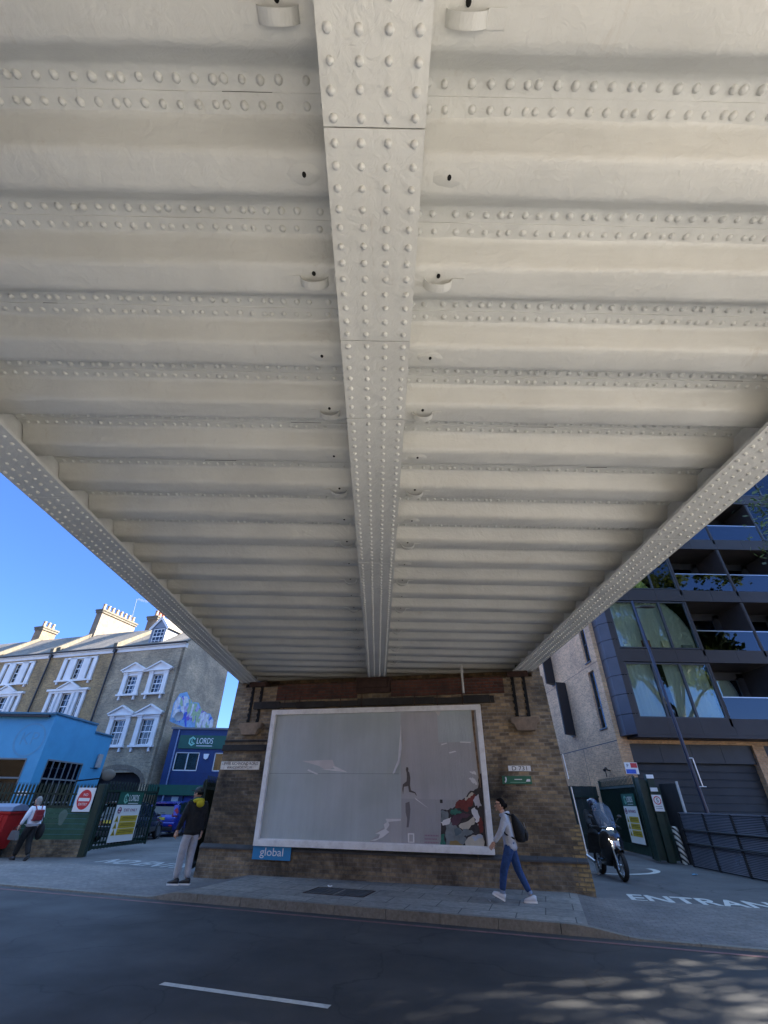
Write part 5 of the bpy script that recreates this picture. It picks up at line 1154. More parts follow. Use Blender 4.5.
# ------------------------------------------------------------------ right yard boundary
r0 = onz(655, 862); r1 = onz(612, 850.5)
FQ = Frame(r0.x, r0.y, math.degrees(math.atan2(r0.y - r1.y, r0.x - r1.x)))
g3 = E('palisade_gate', 'dark green palisade gate leaf folded back by the apartment block behind the scooter', 'gate', tuple(FQ.w(-4.2, 0)), FQ.yaw)
palisade(g3, 0.06, 4.2, 0.12, 2.6, 0.0, 0.145, name='pales'); MB().box(0.05, 4.2, 0.02, 0.05, 0.15, 2.3).build('sheet_panel', pm('near_black_green', (0.012, 0.024, 0.022), var=0.2), g3)
MB().box(4.24, 4.68, -0.02, 0.02, 0.05, 2.5).xform(Matrix.Rotation(0, 4, 'Z')).build('hinge_panel', greenp, g3)
m = MB(); 
for x in (0.0, 4.15): m.box(x, x + 0.08, -0.04, 0.04, 0.08, 2.55)
m.box(0.08, 4.15, -0.04, 0.02, 2.2, 2.28); m.box(0.08, 4.15, -0.04, 0.02, 0.15, 0.4); m.build('gate_frame', greenp, g3)
board_on(FQ, 'gate_notice_board', 'white board with three yellow warnings on the right hand gate', -1.52, -0.2, 0.45, 1.6, 'ENTRANCE', 2.0, y=-0.07)
# post with signs
gp = E('gate_post', 'tall dark green square gate post carrying small white signs', 'post', (10.14, 19.05, 0), R(-8))
MB().box(-0.12, 0.12, -0.12, 0.12, 0, 2.6).build('post', greenp, gp, bevel=0.01)
MB().box(-0.52, -0.12, 0.02, 0.05, 0.05, 2.42).build('side_panel', greenp, gp); MB().box(0.12, 0.32, 0.02, 0.05, 0.05, 2.2).build('side_panel', greenp, gp)
t = E('speed_sign', 'white sign with red ringed figure 5 on the right gate post', 'sign', (10.13, 18.90, 1.72), R(-8)); MB().box(-0.15, 0.17, -0.02, 0, -0.26, 0.24).build('plate', white, t)
m = MB(); m.torus((0.01, -0.022, 0.07), (0, 1, 0), 0.115, 0.014, 24, 6); m.build('red_ring', redm, t); text_at('5', 0.01, -0.024, 0.07, h=0.12, w=0.07).build('lettering', black, t)
m = MB(); m.box(-0.1, 0.12, -0.023, -0.02, -0.12, -0.105); m.box(-0.1, 0.12, -0.023, -0.02, -0.18, -0.165); m.build('small_print', pm('grey_print', (0.2, 0.2, 0.25)), t)
for z, lab in ((2.53, 'small blank white plate at the top of the right gate post'), (2.12, 'small white plate above the speed sign on the gate post')):
    t = E('small_plate', lab, 'sign', (10.13 - (z - 2.1) * 0.05, 18.91, z), R(-8)); MB().box(-0.12, 0.13, -0.02, 0, -0.06, 0.06).build('plate', white, t, bevel=0.004)
t = E('parking_sign', 'small red, white and blue sign on the buff brick beside the gate post', 'sign', (11.05, 21.97, 2.98)); MB().box(-0.28, 0.28, -0.02, 0, -0.22, 0.22).build('plate', white, t)
MB().box(-0.02, 0.26, -0.024, -0.02, 0.02, 0.2).build('red_panel', redm, t); MB().box(-0.26, 0.16, -0.024, -0.02, -0.2, -0.04).build('blue_panel', pm('sign_blue', (0.03, 0.1, 0.5)), t); text_at('P', -0.15, -0.024, 0.1, h=0.13).build('lettering', black, t)
t = E('security_camera', 'small black security camera on the brick side wall above the gate', 'camera', (AX - 0.02, AY + 1.3, 2.95)); m = MB(); m.tube((0, 0, 0), (-0.25, -0.05, 0.05), 0.025, n=6); m.build('bracket', black, t); m = MB(); m.tube((-0.15, 0.1, 0.1), (-0.38, -0.25, 0.0), 0.06, n=10); m.tube((-0.25, -0.05, 0.0), (-0.25, -0.05, -0.25), 0.02, n=6); m.build('camera_body', black, t)
# green board fence at the back of the yard
rf = E('board_fence', 'tall dark green board fence across the back of the right hand yard', 'fence', (4.2, 24.0, 0), R(-2.5))
m = MB()
for k in range(31): m.box(k * 0.19, k * 0.19 + 0.184, 0, 0.03, 0.02, 2.34 + (k % 2) * 0.006)
m.build('boards', pm('near_black_green', (0.012, 0.024, 0.022)), rf)
m = MB(); m.box(0, 5.9, -0.06, 0, 1.9, 1.98); m.box(0, 5.9, -0.06, 0, 0.5, 0.58)
m.build('rail', greenp, rf)
for k in range(3): MB().box(k * 2.1, k * 2.1 + 0.1, -0.1, 0, 0, 2.38).build('post', greenp, rf)
# striped bollard leaning against the fence foot
sb = E('striped_bollard', 'leaning black and white striped post at the start of the slatted fence', 'bollard', (10.42, 18.68, 0), 0)
m = MB(); m.tube((0, 0, 0), (-0.07, -0.02, 1.0), 0.10, n=18); m.ball((-0.07, -0.02, 1.0), (0.10, 0.10, 0.04), 18, 6)
bm_, nt_, b_ = new_mat('diagonal_black_white_stripes'); tc = N(nt_, 'ShaderNodeTexCoord'); sx = N(nt_, 'ShaderNodeSeparateXYZ'); L(nt_, tc.outputs['Object'], sx.inputs[0])
md = N(nt_, 'ShaderNodeMath', operation='MULTIPLY_ADD'); L(nt_, sx.outputs[0], md.inputs[0]); md.inputs[1].default_value = 1.0; L(nt_, sx.outputs[2], md.inputs[2])
m2 = N(nt_, 'ShaderNodeMath', operation='MULTIPLY'); L(nt_, md.outputs[0], m2.inputs[0]); m2.inputs[1].default_value = 6.3; m3 = N(nt_, 'ShaderNodeMath', operation='FRACT'); L(nt_, m2.outputs[0], m3.inputs[0])
m4 = N(nt_, 'ShaderNodeMath', operation='GREATER_THAN'); L(nt_, m3.outputs[0], m4.inputs[0]); m4.inputs[1].default_value = 0.45
L(nt_, mixc(nt_, m4.outputs[0], (0.03, 0.03, 0.035), (0.62, 0.60, 0.54)), b_.inputs['Base Color'])
m.build('post', bm_, sb)
# slatted metal fence
sf = E('slatted_fence', 'low black fence of glossy horizontal slats along the right hand yard', 'fence', (10.25, 17.95, 0), R(-90))
Lf = 9.5; m = MB(); z = 0.03
while z < 1.42: m.obox((Lf / 2, -0.012, z + 0.018), (Lf / 2, 0, 0), (0, 0.014, 0.010), (0, -0.0014, 0.0017)); z += 0.038
m.build('slats', slatm, sf)
m = MB(); m.box(0, Lf, 0.03, 0.05, 0, 1.42); m.build('backing', pm('backing_dark', (0.015, 0.016, 0.02)), sf)
m = MB(); m.box(0, Lf, -0.035, 0.06, 1.42, 1.45); m.build('top_rail', slatm, sf)
for k in range(8): MB().box(k * 1.3, k * 1.3 + 0.07, -0.045, 0.03, 0, 1.44).build('post', black, sf)
for z in (0.62, 0.98): MB().tube((0, -0.06, z), (Lf, -0.06, z - 0.02), 0.022, n=6).build('cable', black, sf)
ep = E('mesh_panel', 'tall narrow dark mesh panel between the gate post and slatted fence', 'fence', (10.42, 19.0, 0), R(-80)); m = MB(); m.box(0, 0.9, 0, 0.02, 0, 2.3); m.build('mesh', pm('backing_dark', (0.015, 0.016, 0.02)), ep); m = MB(); m.box(0.88, 0.93, -0.03, 0.04, 0, 2.36); m.build('edge_tube', pm('grey_dish', (0.35, 0.36, 0.36)), ep)
# second run of fence towards the road, out of frame
# street lamp
p0 = Vector((10.75, 16.7, 0)); A_ = onz(632, 601, 8.5); pt = Vector((10.62 + 0.0, 17.05, 8.75))
d_ = ray(632, 601); tt = 17.0 / d_.y; pt = Vector((0, 0, EYE)) + d_ * tt
d_ = ray(707, 812); tt = 17.0 / d_.y; pm_ = Vector((0, 0, EYE)) + d_ * tt; pb = pm_ + (pm_ - pt) * (pm_.z / (pt.z - pm_.z))
sl_ = E('street_lamp', 'slim dark slightly leaning street lamp column in front of the apartments', 'street lamp', tuple(pb))
q = pt - pb; m = MB(); m.path([(0, 0, 0), tuple(q * 0.16), tuple(q * 0.161), tuple(q)], [0.10, 0.09, 0.065, 0.045], 12); m.build('column', pm('navy_black_paint', (0.02, 0.025, 0.05), var=0.1, rough=0.35), sl_)
m = MB(); c_ = q * 0.965; m.tube(tuple(c_), tuple(c_ + Vector((0.28, -0.05, 0.02))), 0.03, n=8); m.ball(tuple(c_ + Vector((0.5, -0.08, 0.02))), (0.34, 0.12, 0.05), 14, 8); m.build('lamp_head', black, sl_)
m = MB(); a_ = q * 0.25; b_2 = q * 0.345; m.tube(tuple(a_ + Vector((0, -0.06, 0))), tuple(a_ + Vector((0.22, -0.1, 0))), 0.018, n=6); m.tube(tuple(b_2 + Vector((0, -0.06, 0))), tuple(b_2 + Vector((0.1, -0.1, 0))), 0.018, n=6)
m.obox(tuple((a_ + b_2) / 2 + Vector((0.10, -0.1, 0))), (0.016, 0, 0), (0, 0.01, 0), tuple((b_2 - a_) / 2)); m.build('bracket_plate', alu, sl_)

# ================================================================== PEOPLE
hairb = pm('dark_brown_hair', (0.008, 0.006, 0.005), var=0.3, scale=20, rough=0.9, spec=0.15, bump=0.3); hairg = pm('grey_hair', (0.22, 0.21, 0.20), var=0.25, scale=20, rough=0.7, bump=0.3)
def V(*a): return Vector(a)
def hand(mb, wr, d, curl, side):
    """palm, four jointed fingers of different length and a thumb; d = forearm direction, curl = direction the fingers bend to"""
    d = Vector(d).normalized(); c = Vector(curl); c = (c - d * c.dot(d)).normalized(); s = d.cross(c) * side; wr = Vector(wr)
    mb.obox(tuple(wr + d * 0.045), tuple(d * 0.048), tuple(s * 0.038), tuple(c * 0.014))
    mb.ball(tuple(wr + d * 0.01), (0.028, 0.028, 0.028), 10, 6)
    for i, ln in enumerate((0.072, 0.082, 0.076, 0.058)):
        b = wr + d * 0.088 + s * (0.028 - 0.019 * i); p1 = b + (d * 0.9 + c * 0.35).normalized() * ln * 0.45; p2 = p1 + (d * 0.55 + c * 0.8).normalized() * ln * 0.32; p3 = p2 + (d * 0.2 + c).normalized() * ln * 0.25
        mb.path([tuple(b - d * 0.01), tuple(p1), tuple(p2), tuple(p3)], [0.0095, 0.009, 0.008, 0.0065], 7); mb.ball(tuple(p3), 0.0066, 7, 5)
    b = wr + d * 0.03 + s * 0.034; p1 = b + (d * 0.7 + s * 0.6 + c * 0.3).normalized() * 0.034; p2 = p1 + (d * 0.9 + c * 0.5).normalized() * 0.03
    mb.path([tuple(b), tuple(p1), tuple(p2)], [0.013, 0.011, 0.008], 7); mb.ball(tuple(p2), 0.0082, 7, 5)
def head(mb, c, look, tilt=0.0):
    """skull, jaw, nose, ears merged in the body mesh; look = yaw of face relative to +x"""
    h = MB(); n, k = 18, 14; v = []
    for j in range(k + 1):
        ph = math.pi * j / k; z = math.cos(ph)
        for i in range(n):
            t = 2 * math.pi * i / n; x, y = math.sin(ph) * math.cos(t), math.sin(ph) * math.sin(t)
            sx, sy = 0.098, 0.078
            if z < -0.1: f = 1 - 0.42 * (-z - 0.1); sy *= f; sx *= 1 - 0.30 * (-z - 0.1) if x > 0 else 1 - 0.55 * (-z - 0.1)
            v.append((x * sx + (0.012 if z < -0.3 and x > 0 else 0), y * sy, z * 0.118))
    h.add(v, [(j * n + i, (j + 1) * n + i, (j + 1) * n + (i + 1) % n, j * n + (i + 1) % n) for j in range(k) for i in range(n)], True)
    h.path([(0.088, 0, 0.012), (0.108, 0, -0.022), (0.115, 0, -0.034)], [0.010, 0.013, 0.012], 8); h.ball((0.112, 0, -0.036), (0.014, 0.017, 0.010), 8, 6)
    h.ball((0.096, 0, -0.064), (0.012, 0.026, 0.009), 8, 6); h.ball((0.090, 0, -0.096), (0.018, 0.024, 0.016), 8, 6)
    for s in (-1, 1): h.ball((-0.002, s * 0.079, -0.012), (0.018, 0.008, 0.030), 8, 6); h.ball((0.086, s * 0.032, 0.016), (0.012, 0.02, 0.008), 8, 5)
    M = Matrix.Translation(c) @ Matrix.Rotation(look, 4, 'Z') @ Matrix.Rotation(tilt, 4, 'Y'); h.xform(M); mb.v_base = len(mb.v); b = len(mb.v); mb.v += h.v; mb.f += [[b + i for i in f] for f in h.f]; mb.sm += h.sm; mb.mi += h.mi
    return M
def eyes(p, M):
    m = MB(); d = MB()
    for s in (-1, 1): m.ball((0.088, s * 0.032, 0.006), (0.010, 0.014, 0.008), 8, 6); d.ball((0.0965, s * 0.032, 0.006), (0.003, 0.006, 0.006), 8, 6)
    m.xform(M).build('eyes', white, p); d.xform(M).build('irises', black, p)
    l = MB(); l.ball((0.104, 0, -0.064), (0.007, 0.022, 0.005), 8, 6); l.xform(M).build('lips', pm('lips', (0.32, 0.11, 0.09)), p)
def person(label, pos, yaw, J, look=0.0, tilt=0.0, arms=('L', 'R'), gloves=None):
    p = E('person', label, 'person', pos, yaw)
    mb = MB()
    order = ['pel', 'wai', 'che', 'nek', 'hed']; P = [V(*J[k]) for k in order]; rad = [(0.10, 0.07), (0.10, 0.07), (0.11, 0.07), (0.05, 0.055), (0.055, 0.06)]
    vs, es, rs = list(P), [(0, 1), (1, 2), (2, 3), (3, 4)], list(rad)
    def limb(root, pts, rr_):
        last = root
        for q, r_ in zip(pts, rr_): vs.append(V(*q)); rs.append(r_); es.append((last, len(vs) - 1)); last = len(vs) - 1
    for s in 'LR':
        limb(2, [J['sh' + s], J['el' + s], J['wr' + s]], [0.04, 0.034, 0.024]); limb(0, [J['hi' + s], J['kn' + s], J['an' + s]], [0.06, 0.048, 0.034])
    me = skin_mesh(vs, es, rs, 2, 0); mb.addmesh(me); bpy.data.meshes.remove(me)
    M = head(mb, V(*J['hed']) + V(0.01, 0, 0.075), look, tilt)
    gm = MB() if gloves else mb
    for s in 'LR':
        d = V(*J['wr' + s]) - V(*J['el' + s]); hand(gm, J['wr' + s], d, J.get('curl' + s, (1, 0, 0)), 1 if s == 'L' else -1)
    mb.build('body', skinm, p, fixn=False)
    if gloves: gm.build('gloves', gloves, p)
    return p, M
def cloth(p, name, verts, edges, rads, mat, root=0, sub=2):
    me = skin_mesh([V(*v) for v in verts], edges, rads, sub, root); mb = MB(); mb.addmesh(me); bpy.data.meshes.remove(me); return mb.build(name, mat, p)
def top(p, J, mat, name='jacket', k=1.0, hem=0.0):
    v = [J['pel'], J['wai'], J['che'], (J['nek'][0] * 0.4 + J['che'][0] * 0.6, 0, J['nek'][2] - 0.045)]; v[0] = (v[0][0], v[0][1], v[0][2] + hem)
    e = [(0, 1), (1, 2), (2, 3)]; v.append((J['pel'][0], 0, J['pel'][2] - 0.10 + hem)); e.append((0, 4)); r = [(0.19 * k, 0.15 * k), (0.175 * k, 0.135 * k), (0.185 * k, 0.135 * k), (0.085 * k, 0.08 * k), (0.185 * k, 0.15 * k)]
    for s in 'LR':
        b = len(v); sh, el, wr = V(*J['sh' + s]), V(*J['el' + s]), V(*J['wr' + s]); v += [tuple(sh), tuple(el), tuple(wr * 0.93 + el * 0.07)]; e += [(2, b), (b, b + 1), (b + 1, b + 2)]; r += [0.085 * k, 0.064 * k, 0.047 * k]
    return cloth(p, name, v, e, r, mat, 1)
def trousers(p, J, mat, k=1.0, short=0.0, name='trousers'):
    v = [(J['pel'][0], 0, J['pel'][2] + 0.05), J['pel']]; e = [(0, 1)]; r = [(0.15 * k, 0.11 * k), (0.155 * k, 0.12 * k)]
    for s in 'LR':
        b = len(v); hi, kn, an = V(*J['hi' + s]), V(*J['kn' + s]), V(*J['an' + s]); an = an + (kn - an) * short; v += [tuple(hi), tuple(kn), tuple(an)]; e += [(1, b), (b, b + 1), (b + 1, b + 2)]; r += [(0.115 * k, 0.115 * k), 0.085 * k, 0.062 * k]
    return cloth(p, name, v, e, r, mat, 1)
def shoe(p, an, d, mat, pitch=0.0, sole=None):
    """trainer at the ankle pointing along d (ground direction), pitched up by pitch"""
    m = MB(); s = MB(); n = 12; prof = [(-0.085, 0.030, 0.085), (-0.05, 0.036, 0.10), (0.0, 0.038, 0.095), (0.06, 0.043, 0.072), (0.12, 0.046, 0.055), (0.165, 0.040, 0.042), (0.19, 0.022, 0.03)]
    v = []
    for x, w_, h_ in prof:
        for (a, b) in ((-1, 0), (-1, 0.5), (-0.6, 0.95), (0, 1.05), (0.6, 0.95), (1, 0.5), (1, 0)): v.append((x, a * w_, b * h_))
    f = [(i * 7 + j, i * 7 + j + 1, (i + 1) * 7 + j + 1, (i + 1) * 7 + j) for i in range(len(prof) - 1) for j in range(6)] + [tuple(range(7)), tuple(range((len(prof) - 1) * 7, len(prof) * 7))[::-1]] + [(i * 7, (i + 1) * 7, (i + 1) * 7 + 6, i * 7 + 6) for i in range(len(prof) - 1)]
    m.add(v, f, True)
    s.prism([(-0.095, -0.032), (0.1, -0.05), (0.17, -0.043), (0.2, -0.01), (0.2, 0.01), (0.17, 0.043), (0.1, 0.05), (-0.095, 0.032)], 'z', -0.028, 0.004)
    d = Vector(d).normalized(); a = math.atan2(d.y, d.x); M = Matrix.Translation(V(*an) + V(0, 0, 0)) @ Matrix.Rotation(a, 4, 'Z') @ Matrix.Rotation(-pitch, 4, 'Y') @ Matrix.Translation((-0.01, 0, -0.066)) @ Matrix.Diagonal((0.88, 0.85, 0.95, 1))
    q = m.xform(M).build('shoe', mat, p, fixn=True); s.xform(M).build('sole', sole or white, q)
def hair(p, M, mat, bun=None, cap=False, long_=0.0, name='hair'):
    h = MB(); n, k = 18, 8; v = []
    for j in range(k + 1):
        ph = math.pi * 0.60 * j / k
        for i in range(n):
            t = 2 * math.pi * i / n; x, y, z = math.sin(ph) * math.cos(t), math.sin(ph) * math.sin(t), math.cos(ph)
            lim = 1.0
            if x > 0.1 and z < 0.50: x *= 0.72; lim = 0.9                     # hairline
            v.append((x * 0.108 - 0.008, y * 0.086 * lim, max(z, -0.62) * 0.13 + 0.004 - (long_ * 0.05 if z < 0 and x < 0 else 0)))
    h.add(v, [(j * n + i, (j + 1) * n + i, (j + 1) * n + (i + 1) % n, j * n + (i + 1) % n) for j in range(k) for i in range(n)], True)
    if bun: h.ball(bun, (0.042, 0.042, 0.045), 12, 8); h.ball((-0.085, 0, -0.02), (0.04, 0.06, 0.06), 10, 8)
    if long_: h.ball((-0.045, 0, -0.06), (0.07, 0.08, 0.075), 12, 8)
    h.xform(M).build(name, mat, p)
denim = pm('blue_denim', (0.018, 0.052, 0.155), var=0.3, scale=9, rough=0.9, bump=0.9, bscale=10, bdist=0.03)
hoodg = pm('pale_grey_jersey', (0.42, 0.43, 0.46), var=0.1, scale=9, rough=0.95, bump=0.9, bscale=9, bdist=0.035)
whitef = pm('white_mesh_shoe', (0.60, 0.61, 0.65), var=0.05, rough=0.8)
# --- walker with backpack, striding to the left in front of the wall
J = dict(pel=(0, 0, 0.98), wai=(0.015, 0, 1.13), che=(0.05, 0, 1.33), nek=(0.085, 0, 1.49), hed=(0.11, 0, 1.555), shL=(0.05, 0.175, 1.41), elL=(0.16, 0.24, 1.17), wrL=(0.34, 0.22, 0.96), shR=(0.03, -0.175, 1.41), elR=(-0.06, -0.24, 1.15), wrR=(0.06, -0.25, 0.93), curlL=(0.2, -1, -0.3), curlR=(0.4, 1, 0),
         hiL=(0.0, 0.095, 0.93), knL=(0.19, 0.09, 0.52), anL=(0.27, 0.08, 0.13), hiR=(0.0, -0.095, 0.93), knR=(-0.10, -0.09, 0.52), anR=(-0.30, -0.08, 0.11))
# the near side (towards the camera) is the walker's left; image: leading foot forward heel down
wp = FR.w(0, 0); WPOS = onz(517, 903, PAV)
p, M = person('walker in pale grey hoodie, cropped jeans and sunglasses striding past the hoarding', (WPOS.x, WPOS.y, PAV), R(180 - 12), J)
top(p, J, hoodg, 'hoodie', 1.04, -0.07); trousers(p, J, denim, 1.0, 0.10, 'jeans')
m = MB(); m.torus((0.05, 0, 1.465), (0.3, 0, 1), 0.085, 0.035, 18, 8); m.build('hood', hoodg, p)
for s, f in (('L', 0.0), ('R', 0.0)):
    kn, an = V(*J['kn' + s]), V(*J['an' + s]); a_ = an + (kn - an) * 0.10; m = MB(); m.tube(tuple(a_ - (kn - an).normalized() * 0.02), tuple(a_ + (kn - an).normalized() * 0.03), 0.052, 0.056, 14); m.build('turn_up', pm('pale_denim', (0.22, 0.28, 0.38)), p)
shoe(p, (0.28, 0.08, 0.145), (1, 0, 0), whitef, R(24)); shoe(p, (-0.31, -0.08, 0.092), (1, 0, 0), whitef, 0)
hair(p, M, hairb, bun=(-0.115, 0, -0.01)); eyes(p, M)
m = MB(); m.box(0.085, 0.102, -0.068, 0.068, 0.0, 0.032); m.box(0.0, 0.09, 0.074, 0.08, 0.012, 0.024); m.box(0.0, 0.09, -0.08, -0.074, 0.012, 0.024); m.xform(M).build('sunglasses', black, p, bevel=0.004)
bk = E('backpack', 'black backpack worn by the walker in the grey hoodie', 'backpack', (WPOS.x, WPOS.y, PAV), R(180 - 12))
m = MB(); v = []
for z, d0, d1, hw in ((0.98, -0.16, -0.30, 0.11), (1.02, -0.12, -0.36, 0.14), (1.15, -0.10, -0.36, 0.15), (1.30, -0.09, -0.30, 0.145), (1.42, -0.08, -0.20, 0.12), (1.47, -0.09, -0.15, 0.08)):
    for t in range(10): a = 2 * math.pi * t / 10; v.append(((d0 + d1) / 2 + (d0 - d1) / 2 * math.cos(a), hw * math.sin(a), z))
m.add(v, [(i * 10 + j, i * 10 + (j + 1) % 10, (i + 1) * 10 + (j + 1) % 10, (i + 1) * 10 + j) for i in range(5) for j in range(10)] + [tuple(range(10))[::-1], tuple(range(50, 60))], True); m.build('pack', soft, bk)
m = MB(); m.ball((-0.35, 0, 1.10), (0.05, 0.11, 0.10), 12, 8); m.build('front_pocket', soft, bk)
for s in (-1, 1):
    m = MB(); m.path([(-0.09, s * 0.09, 1.44), (0.02, s * 0.115, 1.475), (0.13, s * 0.125, 1.40), (0.155, s * 0.145, 1.25), (0.08, s * 0.175, 1.12), (-0.10, s * 0.14, 1.04)], 0.017, 6); m.build('strap', soft, bk)
m = MB(); m.tube((-0.35, 0.05, 1.22), (-0.33, 0.09, 1.32), 0.006, n=5); m.build('zip', alu, bk)
for o in (p, bk): o.scale = (0.90,) * 3
# --- man in black jacket and grey joggers
J = dict(pel=(0, 0, 0.99), wai=(-0.01, 0, 1.14), che=(-0.01, 0, 1.37), nek=(0.02, 0, 1.53), hed=(0.045, 0, 1.60), shL=(0, 0.19, 1.45), elL=(0.03, 0.26, 1.18), wrL=(0.13, 0.29, 0.94), shR=(0, -0.19, 1.45), elR=(-0.02, -0.25, 1.17), wrR=(0.04, -0.26, 0.92), curlL=(0.3, -1, 0), curlR=(0.3, 1, 0),
         hiL=(0, 0.095, 0.95), knL=(0.05, 0.11, 0.53), anL=(0.06, 0.13, 0.10), hiR=(0, -0.095, 0.95), knR=(0.02, -0.08, 0.52), anR=(-0.06, -0.07, 0.10))
MP = onz(181, 885, PAV)
p, M = person('man seen from behind in black jacket, yellow hood, dark cap and grey joggers', (MP.x, MP.y, PAV), R(135), J, look=R(30))
jog = pm('grey_marl_joggers', (0.40, 0.40, 0.42), var=0.12, scale=14, rough=0.95, bump=0.9, bscale=9, bdist=0.035)
top(p, J, soft, 'jacket', 1.12, -0.04); trousers(p, J, jog, 1.08, 0.0); hair(p, M, hairb)
yelf = pm('mustard_fabric', (0.48, 0.40, 0.02), var=0.15, rough=0.95, bump=0.3); grnf = pm('bottle_green_fabric', (0.02, 0.075, 0.055), var=0.2, rough=0.95)
m = MB(); m.torus((-0.02, 0, 1.515), (0.25, 0, 1), 0.09, 0.045, 18, 8); m.ball((-0.13, 0, 1.47), (0.05, 0.10, 0.075), 12, 8); m.build('hood', yelf, p); m = MB(); m.torus((0.03, 0, 1.56), (0.1, 0, 1), 0.065, 0.035, 18, 8); m.tube((0.05, 0.05, 1.54), (0.10, 0.16, 1.53), 0.03, 0.015, 8); m.build('scarf', grnf, p)
m = MB(); m.ball((-0.005, 0, 0.035), (0.112, 0.09, 0.10), 18, 10); m.box(0.06, 0.17, -0.06, 0.06, 0.045, 0.058); m.xform(M).build('cap', pm('dark_cap', (0.015, 0.02, 0.02)), p); eyes(p, M)
shoe(p, (0.06, 0.13, 0.092), (0.75, 0.65, 0), black); shoe(p, (-0.06, -0.07, 0.092), (0.75, 0.65, 0), black)
p.scale = (0.95,) * 3
# --- pedestrian with bags, walking away at the far left
J = dict(pel=(0, 0, 0.92), wai=(0.02, 0, 1.06), che=(0.06, 0, 1.26), nek=(0.11, 0, 1.40), hed=(0.15, 0, 1.45), shL=(0.05, 0.17, 1.33), elL=(0.02, 0.27, 1.09), wrL=(0.10, 0.31, 0.88), shR=(0.05, -0.17, 1.33), elR=(0.06, -0.25, 1.08), wrR=(0.14, -0.26, 0.88), curlL=(0.3, -1, 0), curlR=(0.3, 1, 0),
         hiL=(0, 0.085, 0.88), knL=(0.14, 0.08, 0.49), anL=(0.26, 0.07, 0.10), hiR=(0, -0.085, 0.88), knR=(0.02, -0.08, 0.47), anR=(-0.22, -0.07, 0.14))
PP = onz(19, 861, 0.01); PY_ = R(150)
p, M = person('grey haired pedestrian in white top and dark trousers walking past the red bin', (PP.x, PP.y, 0.015), PY_, J, look=R(12))
top(p, J, pm('white_blouse', (0.62, 0.65, 0.74), var=0.08, rough=0.9, bump=0.3, bscale=12), 'blouse', 1.0); trousers(p, J, soft, 1.12); hair(p, M, hairg, long_=0.6); eyes(p, M)
shoe(p, (0.26, 0.07, 0.092), (1, 0, 0), black, R(8), black); shoe(p, (-0.22, -0.07, 0.13), (1, 0, 0), black, R(-25), black)
bk = E('backpack', 'small red backpack on the back of the pedestrian by the bin', 'backpack', tuple(p.location), PY_); redk = pm('dark_red_leather', (0.19, 0.012, 0.02), var=0.15, rough=0.5)
m = MB(); m.box(-0.20, -0.09, -0.13, 0.13, 1.0, 1.30); m.build('pack', redk, bk, bevel=0.03); m = MB(); m.box(-0.22, -0.195, -0.10, 0.10, 1.02, 1.15); m.build('front_pocket', redk, bk, bevel=0.01)
for s in (-1, 1): m = MB(); m.path([(-0.09, s * 0.07, 1.29), (0.0, s * 0.10, 1.41), (0.14, s * 0.11, 1.35), (0.17, s * 0.13, 1.2), (0.06, s * 0.15, 1.06), (-0.1, s * 0.12, 1.02)], 0.014, 6); m.build('strap', redk, bk)
m = MB(); hb_ = E('handbag', 'dark handbag hanging from the left hand of the pedestrian', 'handbag', tuple(PP + Vector((0, 0, 0))), PY_)
m.prism([(-0.14, 0.52), (0.34, 0.52), (0.27, 0.76), (-0.02, 0.76)], 'y', 0.31, 0.42); m.build('bag', pm('grey_brown_leather', (0.07, 0.065, 0.065), var=0.25), hb_, bevel=0.02)
for s in (0.33, 0.40): m = MB(); m.path([(0.02, s, 0.75), (0.07, s - 0.02, 0.84), (0.15, s - 0.05, 0.855), (0.22, s - 0.02, 0.84), (0.24, s, 0.75)], 0.008, 6); m.build('handle', black, hb_)
hb2 = E('shoulder_bag', 'black sack like bag hanging at the right side of the pedestrian', 'bag', tuple(PP), PY_); m = MB(); m.ball((0.0, -0.30, 0.72), (0.17, 0.10, 0.22), 14, 10); m.build('bag', soft, hb2); m = MB(); m.path([(-0.05, -0.29, 0.9), (0.0, -0.23, 1.15), (0.05, -0.17, 1.40), (0.10, -0.22, 1.15), (0.05, -0.29, 0.92)], 0.011, 6); m.build('strap', black, hb2)

for o in (p, bk, hb_, hb2): o.scale = (0.96,) * 3
# ================================================================== SCOOTER AND RIDER
SP = onz(624, 881.5, -0.01)
sY = R(-92); s0 = Vector((SP.x, SP.y, -0.012)) - Vector((math.cos(sY), math.sin(sY), 0)) * 1.38     # origin: rear contact
SCS = 1.06
st = E('scooter', 'black scooter with tall windscreen and lit lights leaving the right hand yard', 'scooter', tuple(s0), sY)
gloss = pm('glossy_black_paint', (0.012, 0.013, 0.016), var=0.1, rough=0.22, bump=0, coat=0.6)
def wheel(x, r_, name, w_=0.045):
    m = MB(); m.torus((x, 0, r_), (0, 1, 0), r_ - w_, w_, 32, 10, flat=1.15); q = m.build(name, rubber, st)
    m = MB(); m.torus((x, 0, r_), (0, 1, 0), r_ - 2 * w_ + 0.004, 0.012, 32, 6, flat=2)
    for k in range(5):
        t = 2 * math.pi * k / 5; m.tube((x, 0, r_), (x + (r_ - 2 * w_) * math.cos(t), 0, r_ + (r_ - 2 * w_) * math.sin(t)), 0.022, 0.013, 8)
    m.tube((x, -0.05, r_), (x, 0.05, r_), 0.035, n=12); m.build('rim', alu, q)
    m = MB(); m.tube((x, 0.03, r_), (x, 0.036, r_), 0.11, n=20); m.build('brake_disc', alu, q)
wheel(1.38, 0.315, 'front_wheel'); wheel(0.0, 0.30, 'rear_wheel', 0.055)
m = MB()
for s in (-1, 1): m.tube((1.38, s * 0.075, 0.315), (1.20, s * 0.075, 0.82), 0.022, n=8)
m.build('fork', alu, st)
